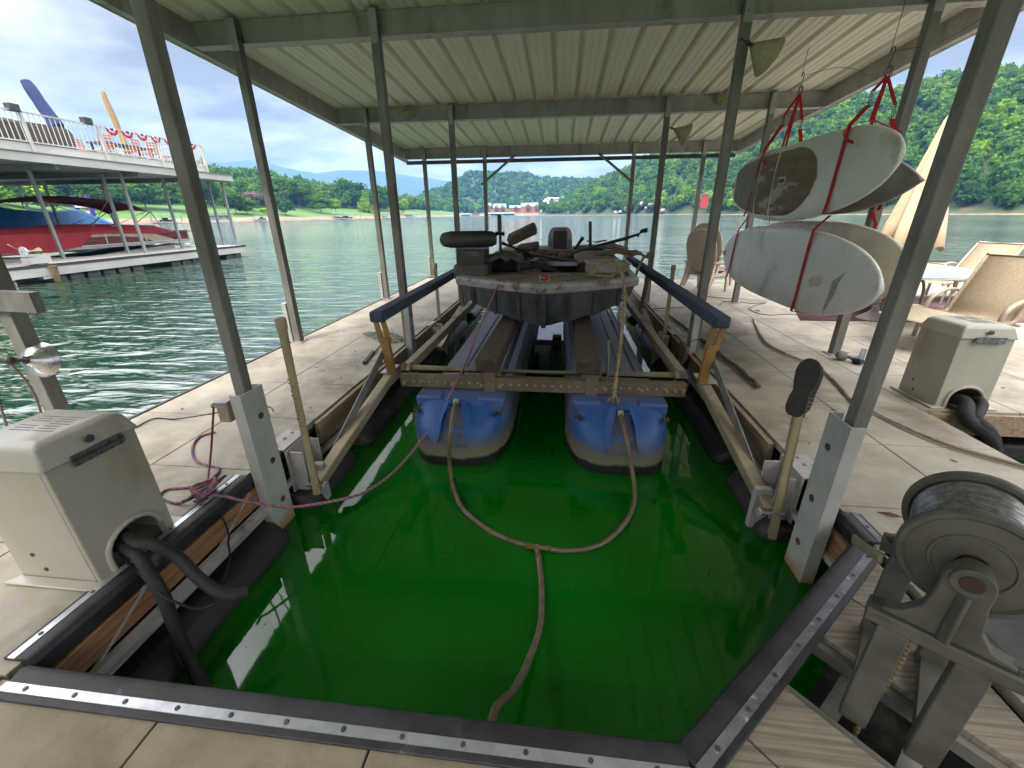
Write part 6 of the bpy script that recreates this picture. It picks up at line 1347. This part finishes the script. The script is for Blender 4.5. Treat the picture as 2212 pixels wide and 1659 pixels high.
def ochair(x, y, rot, lb):
    r = rotz(rot); o = Vector((x, y, UZ-.03)); t = thing('orange_chair', lb, 'chair', o, 'orange folding chairs on the sun deck'); L = lambda u, v, z: o+r@Vector((u, v, z))
    a = MB(); a.box(L(0, 0, .42), (.42, .42, .04), r); a.build('seat', ORG, t)
    a = MB()
    for k in range(4): a.bar(L(-.2-.03*k, -.2, .52+.1*k), L(-.2-.03*k, .2, .52+.1*k), .02, .06)
    a.build('backrest', ORG, t)
    for s in (-1, 1):
        for u in (-.2, .2): a = MB(); a.bar(L(u, s*.2, 0), L(u*.9-(.12 if u < 0 else 0), s*.2, .88 if u < 0 else .42), .03, .03); a.build('leg', ORG, t)
for i, (x, y, rt, lb) in enumerate(((-18.35, 17.3, 2.4, 'orange chair nearest the tan parasol on the left'), (-18.4, 18.3, 3.3, 'orange chair just right of the tan parasol'), (-18.4, 19.2, 2.9, 'orange chair near the middle of the bunting'), (-18.5, 20.2, 3.6, 'orange chair at the right end of the sun deck'), (-20.0, 17.9, .2, 'orange chair at the far side of the dark table'))): ochair(x, y, rt, lb)
BR = M('bunting_red', (.55, .03, .05), None, 8, .8); BWH = M('bunting_white', (.7, .7, .72), None, 8, .8); BBL = M('bunting_blue', (.04, .06, .25), None, 8, .8)
def bunting(y, lb, x=UX+.075, ax=(0, 1, 0)):
    A = Vector(ax); a = MB(); c = Vector((x, y, RT_-.0)); w = .235
    for i, (r0, r1) in enumerate(((.66, 1), (.36, .66), (0.02, .36))):
        a.k = i; n = 12
        for k in range(n):
            t0, t1 = math.pi*k/n, math.pi*(k+1)/n; P = [c+A*(-math.cos(t)*w*r)+Vector((.012*math.sin(9*t), 0, -math.sin(t)*w*r*1.05)) for t, r in ((t0, r0), (t1, r0), (t1, r1), (t0, r1))]; a.add(P, [(0, 1, 2, 3)])
    o = a.build('bunting_swag', [BR, BWH, BBL]); md = o.modifiers.new('thickness', 'SOLIDIFY'); md.thickness = .008; tag(o, lb, 'bunting', 'red white and blue bunting swags on the railing')
for i in range(7): bunting(16.8+.63*i, 'red, white and blue bunting swag, %s from the left on the railing' % ORD[i])
# red pontoon boat on its lift
RCV = M('red_boat_cover', (.42, .035, .045), (.34, .025, .035), 1.5, .75, bump=.2); MAR = M('maroon_panel', (.13, .02, .03), (.17, .03, .04), 3, .3, coat=.5); MARC = M('maroon_canvas', (.13, .015, .035), (.10, .012, .03), 3, .8); TANP = M('tan_panel', (.50, .40, .28)); ALP = M('bright_rail', (.72, .74, .75), None, 10, .35, .3)
pb_ = thing('pontoon_boat', 'red and maroon pontoon boat with tan stripes under the neighbour\'s roof', 'pontoon boat', (-20.4, 16.5, .6))
PX, PXb = -19.25, -21.7
a = MB()
for x in (PX-.35, PXb+.35): a.tube([(x, 12, .45), (x, 20.0, .45), (x, 21.2, .62)], [.33, .33, .08], 14)
a.build('pontoon', ALP, pb_)
a = MB(); a.bb(PXb, PX, 12, 21.0, .80, .90); a.build('boat_deck', NW, pb_)
a = MB(); a.bb(PX-.03, PX, 15.6, 20.9, .90, 1.36); a.bb(PXb, PX, 20.9, 20.93, .90, 1.36); a.build('side_panel', MAR, pb_)
a = MB(); a.prism([(PX+.004, 19.0, .905), (PX+.004, 20.2, .905), (PX+.004, 18.9, 1.30), (PX+.004, 17.0, 1.33), (PX+.004, 17.0, 1.24), (PX+.004, 18.2, 1.16)], (1, 0, 0), .008); a.bb(PX+.004, PX+.012, 15.6, 17.0, 1.24, 1.36); a.build('tan_stripe', TANP, pb_)
a = MB()
for y in (15.6, 16.7, 17.5, 18.5, 20.9): a.bar((PX+.02, y, .90), (PX+.02, y, 1.40), .03, .04, (0, 1, 0))
a.bar((PX+.02, 15.6, .92), (PX+.02, 20.9, .92), .03, .04); a.bar((PX+.02, 15.6, 1.37), (PX+.02, 21.2, 1.37), .03, .03); a.tube([(PX+.02, 20.9, 1.37), (PX+.02, 21.4, 1.3), (PX+.02, 21.45, .95)], .025, 6); a.build('boat_rail', ALP, pb_)
a = MB(); rg = []
for y, zt, zb in ((11.5, 1.62, .95), (13.2, 1.60, .85), (14.6, 1.66, .80), (15.6, 1.66, .95), (16.2, 1.72, 1.35), (17.6, 1.72, 1.36), (18.4, 1.66, 1.30), (19.4, 1.62, 1.25), (20.2, 1.42, 1.33), (21.1, 1.36, 1.30)): rg.append([(PX+.05, y, zb), (PX+.06, y, min(zt-.1, 1.45)), (PX-.35, y, zt), (PXb+.35, y, zt), (PXb-.05, y, 1.4), (PXb-.05, y, zb)])
a.loft(rg, closed=False, cap=False); a.build('boat_cover', RCV, pb_, noisy=.03, ns=1.5, smooth=45)
a = MB(); rg = []
for y, z in ((14.9, 2.62), (15.4, 2.72), (16.6, 2.78), (17.8, 2.68), (18.8, 2.52), (19.3, 2.28)): rg.append([(PX-.1, y, z-.14), (PX-.35, y, z-.02), (PX-1.2, y, z+.05), (PXb+.35, y, z-.02), (PXb+.1, y, z-.14)])
a.loft(rg, closed=False, cap=False); o = a.build('bimini_top', MARC, pb_, smooth=60); md = o.modifiers.new('thickness', 'SOLIDIFY'); md.thickness = .02
for x in (PX-.08, PXb+.08): a = MB(); a.tube([(x, 17.4, 1.6), (x, 15.0, 2.55)], .022, 6); a.tube([(x, 17.2, 1.6), (x, 19.2, 2.3)], .022, 6); a.tube([(x, 16.4, 1.62), (x, 17.4, 2.65)], .02, 6); a.tube([(x, 19.3, 2.25), (x, 18.3, 1.7)], .02, 6); a.tube([(x, 19.25, 2.25), (x, 19.6, 1.55)], .02, 6); a.build('bimini_frame', ALP, pb_)
# blue covered boat beyond
bc = M('blue_tarp', (.006, .17, .47), (.005, .13, .38), 2, .6, bump=.2)
bb_ = thing('covered_boat', 'runabout under a bright blue tarp behind the red pontoon boat', 'boat', (-26.3, 17, .6)); a = MB(); rg = []
for y, zt, w_ in ((12.5, 1.9, 1.0), (15.5, 2.75, 1.15), (17.2, 2.85, 1.15), (18.6, 2.45, 1.15), (20.4, 2.3, 1.1), (21.8, 2.45, .9), (23.4, 1.75, .5), (24.2, 1.5, .1)): rg.append([(-26.3-w_, y, 1.15), (-26.3-w_*.9, y, 1.5), (-26.3-w_*.3, y, zt), (-26.3+w_*.3, y, zt-.05), (-26.3+w_*.9, y, 1.5), (-26.3+w_, y, 1.15)])
a.loft(rg, cap=False, closed=False); a.build('tarp', bc, bb_, noisy=.04, ns=1.2, smooth=30); a = MB(); a.loft([[(-26.3-w_, y, 1.16), (-26.3-w_*.5, y, .6), (-26.3+w_*.5, y, .6), (-26.3+w_, y, 1.16)] for y, w_ in ((12.6, .95), (20.4, 1.05), (23.4, .5), (24.1, .1))]); a.build('hull', NW, bb_)
# winch at the left end of the neighbour's dock
nw_ = thing('dock_winch', 'small winch with a tan rope drum on the neighbour\'s dock edge', 'winch', (-17.15, 12.2, .55)); c = Vector((-17.1, 12.35, .98))
a = MB(); a.bb(-17.3, -16.95, 12.1, 12.7, .6, .80); a.bb(-17.25, -17.0, 12.3, 12.6, .10, .6); a.build('winch_base', NW, nw_); a = MB(); a.tube([c-Vector((0, .22, 0)), c+Vector((0, .22, 0))], .11, 14); a.build('rope_drum', M('tan_drum', (.40, .33, .22)), nw_)
a = MB(); a.lathe([(.16, 0), (.16, .03)], c-Vector((0, .24, 0)), (0, 1, 0), 16); a.tube([c-Vector((0, .24, 0)), c+Vector((0, -.55, .25))], .02, 6); a.build('winch_flange', ALP, nw_)
a = MB(); a.tube([(-16.9, 12.6, -.5), (-16.9, 12.6, .5)], .12, 12); tag(a.build('mooring_pile', M('stained_pile', (.40, .36, .28), (.25, .18, .08), 3, .8)), 'rust-stained mooring pile under the neighbour\'s small winch', 'pile')
# purple inflatable ladder shape and folded yellow float on the shore side
a = MB(); p = at(185, 463, y=27.5)
for k in range(6): a.bb(p.x-.5, p.x+.5, p.y-.1, p.y+.15, p.z-1.1+.38*k, p.z-.95+.38*k)
a.k = 1; a.bb(p.x-.62, p.x-.5, p.y-.1, p.y+.15, 0, p.z+1.2); a.bb(p.x+.5, p.x+.62, p.y-.1, p.y+.15, 0, p.z+1.2)
tag(a.build('slide_ladder', [NW, M('purple', (.10, .05, .35))]), 'purple and white slide ladder standing behind the blue tarp', 'slide')

# ================================================================== FAR SHORE: DOCKS, BOATS, LODGES
def bearing_frame(px, d, z=0):
    p = far(px, 461.6-.0105*(px-1214), d); u = Vector((p.x, p.y, 0)).normalized(); r = Vector((u.y, -u.x, 0)); return Vector((p.x, p.y, z)), r, u
SH_ = lambda px: interp(px, LSH)
def fbox(a, o, r, u, x0, x1, y0, y1, z0, z1): a.add([o+r*x+u*y+Vector((0, 0, z)) for z in (z0, z1) for x, y in ((x0, y0), (x1, y0), (x1, y1), (x0, y1))], [(3, 2, 1, 0), (4, 5, 6, 7), (0, 1, 5, 4), (1, 2, 6, 5), (2, 3, 7, 6), (3, 0, 4, 7)])
GREENR = M('pale_green_roof', (.30, .50, .42), (.24, .42, .36), .5, .6); GREYR = M('grey_roof', (.42, .45, .43))
def shore_dock(px0, px1, roof_py, label, roof=GREENR, boats=True, walls=False):
    pxm = (px0+px1)/2; d = SH_(pxm)-9; o, r, u = bearing_frame(pxm, d); sc = d/975/math.cos(math.atan2(pxm-1214, 975)); w = (px1-px0)/2*sc*math.cos(math.atan2(pxm-1214, 975)); h = zridge(pxm, roof_py, d)
    t = thing('shore_dock', label, 'boat dock', o, 'small docks along the left shore')
    a = MB(); fbox(a, o, r, u, -w, w, 0, 8, .25, .5); a.build('dock_deck', NW, t)
    a = MB(); fbox(a, o, r, u, -w-.2, w+.2, -.3, 8.2, h-.55, h); a.build('dock_roof', roof, t)
    n = max(2, int(w/2)+1)
    for k in range(n+1):
        for y in (.1, 7.8): a = MB(); x = -w+2*w*k/n; fbox(a, o, r, u, x-.07, x+.07, y-.07, y+.07, .5, h-.25); a.build('dock_post', NP, t)
    if boats:
        a = MB(); fbox(a, o, r, u, -w*.5, w*.4, 1.5, 6.5, .3, 1.3); fbox(a, o, r, u, -w*.3, w*.1, 2.5, 5, 1.3, 2.0); tag(a.build('moored_boat', [NW, NDK][int(pxm) % 2], bevel=.2), 'small boat moored at the %s' % label.split(',')[0], 'boat')
    return t
shore_dock(338, 380, 462, 'pale dock with white boats, first on the left shore')
shore_dock(552, 581, 466, 'small green-topped dock by the small lime tree')
shore_dock(722, 776, 459, 'wide low dock with pale green roof', GREENR)
shore_dock(825, 848, 458, 'small white boathouse dock', GREYR)
shore_dock(867, 910, 460.5, 'long grey-roofed dock farthest along the shore', GREYR)
# houseboat
o, r, u = bearing_frame(474, SH_(474)-10); t = thing('houseboat', 'white two-deck houseboat moored at the left shore', 'houseboat', o)
a = MB(); fbox(a, o, r, u, -5.4, 5.4, 0, 4, .1, .7); a.build('houseboat_hull', NW, t); a = MB(); fbox(a, o, r, u, -4.0, 4.6, .6, 3.6, .7, 2.7); a.build('cabin', M('tinted_cabin', (.12, .14, .14), (.3, .3, .3), .8, .3), t); a = MB(); fbox(a, o, r, u, -4.8, 5.2, .2, 4, 2.7, 2.85); a.build('upper_deck', NW, t)
a = MB()
for k in range(10): x = -4.7+k*1.08; fbox(a, o, r, u, x-.05, x+.05, .25, .35, 2.85, 3.8)
fbox(a, o, r, u, -4.8, 5.2, .25, .35, 3.75, 3.85); a.build('upper_rail', NW, t)
# lodges
OR = M('orange_log_wall', (.55, .19, .07), (.44, .14, .055), .6, .8); GRF = M('teal_metal_roof', (.16, .42, .34), (.20, .48, .40), .3, .5); CRW = M('pale_hotel_wall', (.62, .50, .46), (.55, .45, .42), .3, .8); WND = M('dark_window', (.06, .05, .06), None, 5, .3); DEEPR = M('shaded_porch', (.18, .06, .05))
def lodge(px0, px1, py_eave, py_peak, py_base, d, label, gables, wall=OR, roof=GRF, floors=3, group='orange lodges with green roofs'):
    pxm = (px0+px1)/2; zb = zridge(pxm, py_base, d); o, r, u = bearing_frame(pxm, d, zb); w = (px1-px0)/2*d/975; he = zridge(pxm, py_eave, d)-zb; hp = zridge(pxm, py_peak, d)-zb
    t = thing('lodge', label, 'building', o, group); D = 12
    a = MB(); fbox(a, o, r, u, -w, w, 0, D, -4, he); 
    P = lambda x, y, z: o+r*x+u*y+Vector((0, 0, z))
    for s in (-1, 1): a.add([P(s*w, 0, he), P(s*w, D, he), P(s*w, D/2, hp)], [(0, 1, 2)])
    a.build('wall', wall, t)
    a = MB(); a.loft([[P(x, -1, he-.4), P(x, D/2, hp), P(x, D+1, he-.4), P(x, D+1, he-.8), P(x, D/2, hp-.5), P(x, -1, he-.8)] for x in (-w-.6, w+.6)]); rf = a.build('roof', roof, t)
    for gx, gw in gables:
        a = MB(); gh = he+(hp-he)*.85; a.loft([[P(gx*w-gw, y, -4), P(gx*w+gw, y, -4), P(gx*w+gw, y, he-.6), P(gx*w, y, gh-.5), P(gx*w-gw, y, he-.6)] for y in (-2.0, 1)]); a.build('gable', wall, t)
        a = MB(); a.loft([[P(gx*w-gw-.5, y, he-.9), P(gx*w, y, gh), P(gx*w+gw+.5, y, he-.9), P(gx*w+gw+.5, y, he-1.2), P(gx*w, y, gh-.4), P(gx*w-gw-.5, y, he-1.2)] for y in (-2.6, D/2)]); a.build('gable_roof', roof, rf)
        for f in range(floors):
            z = he*(f+.15)/floors; a = MB(); fbox(a, o, r, u, gx*w-gw*.75, gx*w+gw*.75, -3.2, -2.02, z, z+.25); fbox(a, o, r, u, gx*w-gw*.7, gx*w+gw*.7, -2.06, -2.01, z+.3, z+he/floors*.75); a.build('balcony', DEEPR, t)
    n = max(2, int(w/2.6))
    for f in range(floors):
        for k in range(n):
            x = -w+(k+.5)*2*w/n
            if any(abs(x-gx*w) < gw+.5 for gx, gw in gables): continue
            z = he*(f+.28)/floors; a = MB(); fbox(a, o, r, u, x-.6, x+.6, -.06, -.01, z, z+he/floors*.5); a.build('window', WND, t)
lodge(1049, 1061, 444, 438.5, 457, 715, 'narrow orange lodge with a teal roof, leftmost of the four', [(0, 3.0)])
lodge(1066, 1093, 448, 440, 457, 715, 'orange lodge with two pale green gables, second from the left', [(-.5, 4), (.5, 4)])
lodge(1101, 1125, 448, 443.5, 456.5, 722, 'low orange lodge, third of the four from the left', [(.1, 4)])
lodge(1126, 1161, 445, 438, 456, 718, 'largest orange lodge with a broad teal roof and stacked balconies', [(-.15, 5.5), (.85, 3)])
lodge(1182, 1206, 429, 426, 442, 765, 'pale pink hotel block on the slope above the lodges', [(-.2, 4)], CRW, GREYR, 3, 'pale buildings up the slope')
lodge(1210, 1232, 426.5, 424, 436, 780, 'low pale hotel wing half hidden by trees', [], CRW, GREYR, 1, 'pale buildings up the slope')
# road cut and small lawns below the lodges
a = MB(); vs = []
for px, py, d in ((1166, 456, 690), (1172, 447, 715), (1176, 440, 735), (1173, 434, 750), (1178, 429, 762)): p = far(px, py, d); q = far(px+11, py+.5, d); vs += [p, q]
a.add(vs, [(2*i, 2*i+1, 2*i+3, 2*i+2) for i in range(4)]); struct(a.build('road', M('pale_road', (.62, .56, .52), None, .1, .9)))
# marina: long pale green roofs over dark slips
def marina(px0, px1, py_roof, d, label, hgt=1.0):
    pm = (px0+px1)/2; o, r, u = bearing_frame(pm, d); w = (px1-px0)/2*d/975; h = zridge(pm, py_roof, d); t = thing('marina_shed', label, 'marina', o, 'marina sheds across the lake')
    a = MB(); P = lambda x, y, z: o+r*x+u*y+Vector((0, 0, z)); a.loft([[P(x, -1, h-.9), P(x, 7, h), P(x, 15, h-.9), P(x, 15, h-1.2), P(x, -1, h-1.2)] for x in (-w, w)]); a.build('shed_roof', GREENR, t)
    a = MB(); fbox(a, o, r, u, -w, w, 14, 14.5, .1, h-1.2); a.build('rear_wall', NDK, t); a = MB(); fbox(a, o, r, u, -w, w, 0, 14, .2, .55); a.build('pier', NW, t)
    n = int(w*2/7)
    for k in range(n+1): a = MB(); x = -w+2*w*k/n; fbox(a, o, r, u, x-.15, x+.15, 0, .3, .5, h-1.2); a.build('pile', NW, t)
    g = random.Random(int(px0)); 
    for k in range(n):
        a = MB(); x = -w+2*w*(k+.5)/n+g.uniform(-1, 1); L_ = g.uniform(2, 3); fbox(a, o, r, u, x-L_/2, x+L_/2, -1.5, 5, .1, g.uniform(1.0, 1.6)); fbox(a, o, r, u, x-L_*.3, x+L_*.3, .5, 4, 1.2, g.uniform(1.8, 2.6)); ob2 = a.build('cruiser', [NW, NW, NDK, M('blue_hull', (.08, .12, .35)) if 'blue_hull' not in bpy.data.materials else bpy.data.materials['blue_hull']][g.randrange(4)])
        tag(ob2, 'moored cruiser in the %s, %s from its left end' % (label.split(',')[0], ORD[k]), 'boat', 'boats moored in the marina')
marina(932, 1016, 461.6, 640, 'left marina shed, long and low'); marina(1054, 1112, 459.5, 655, 'right marina shed, below the lodges'); 
o, r, u = bearing_frame(1028, 628, 0); t = thing('marina_house', 'red-walled marina house with a pale green roof between the two sheds', 'building', o); P = lambda x, y, z: o+r*x+u*y+Vector((0, 0, z)); hh = zridge(1028, 456.5, 628)
a = MB(); a.loft([[P(-5, y, .3), P(5, y, .3), P(5, y, hh-2.6), P(0, y, hh-.3), P(-5, y, hh-2.6)] for y in (0, 10)]); a.build('wall', M('brick_red_wall', (.42, .16, .13)), t)
a = MB(); a.loft([[P(-6.4, y, hh-3.3), P(0, y, hh), P(6.4, y, hh-3.3), P(6.4, y, hh-3.7), P(0, y, hh-.4), P(-6.4, y, hh-3.7)] for y in (-1, 11)]); a.build('roof', GREYR, t)
# little red house on the right hill
o, r, u = bearing_frame(1518, 352, 0); zz = zridge(1518, 430, 352); o.z = zz; t = thing('hillside_cabin', 'small red cabin with a white roof among the trees on the right bank', 'cabin', o)
a = MB(); fbox(a, o, r, u, -2.3, 2.3, 0, 4, -6, 2.6); a.build('wall', M('barn_red', (.50, .02, .03)), t); a = MB(); a.loft([[o+r*x+u*y+Vector((0, 0, z)) for x, z in ((-3.6, 2.5), (0, 4.4), (3.6, 2.5), (0, 3.9))] for y in (-1, 5)]); a.build('roof', NW, t)
# ================================================================== THE AIR
hz = MB(); hz.bb(-2600, 2600, -60, 3700, -6, 380); o = hz.build('haze', MOUNT); o.data.materials.clear()
m = bpy.data.materials.new('haze_air'); m.use_nodes = True; t = m.node_tree; t.nodes.clear(); pv = t.nodes.new('ShaderNodeVolumePrincipled'); mo = t.nodes.new('ShaderNodeOutputMaterial')
pv.inputs['Color'].default_value = (.22, .50, 1.0, 1); pv.inputs['Density'].default_value = 2.1e-4; pv.inputs['Anisotropy'].default_value = .1; t.links.new(pv.outputs[0], mo.inputs['Volume'])
o.data.materials.append(m); o['kind'] = 'stuff'; o['label'] = 'faint blue summer haze over the lake'
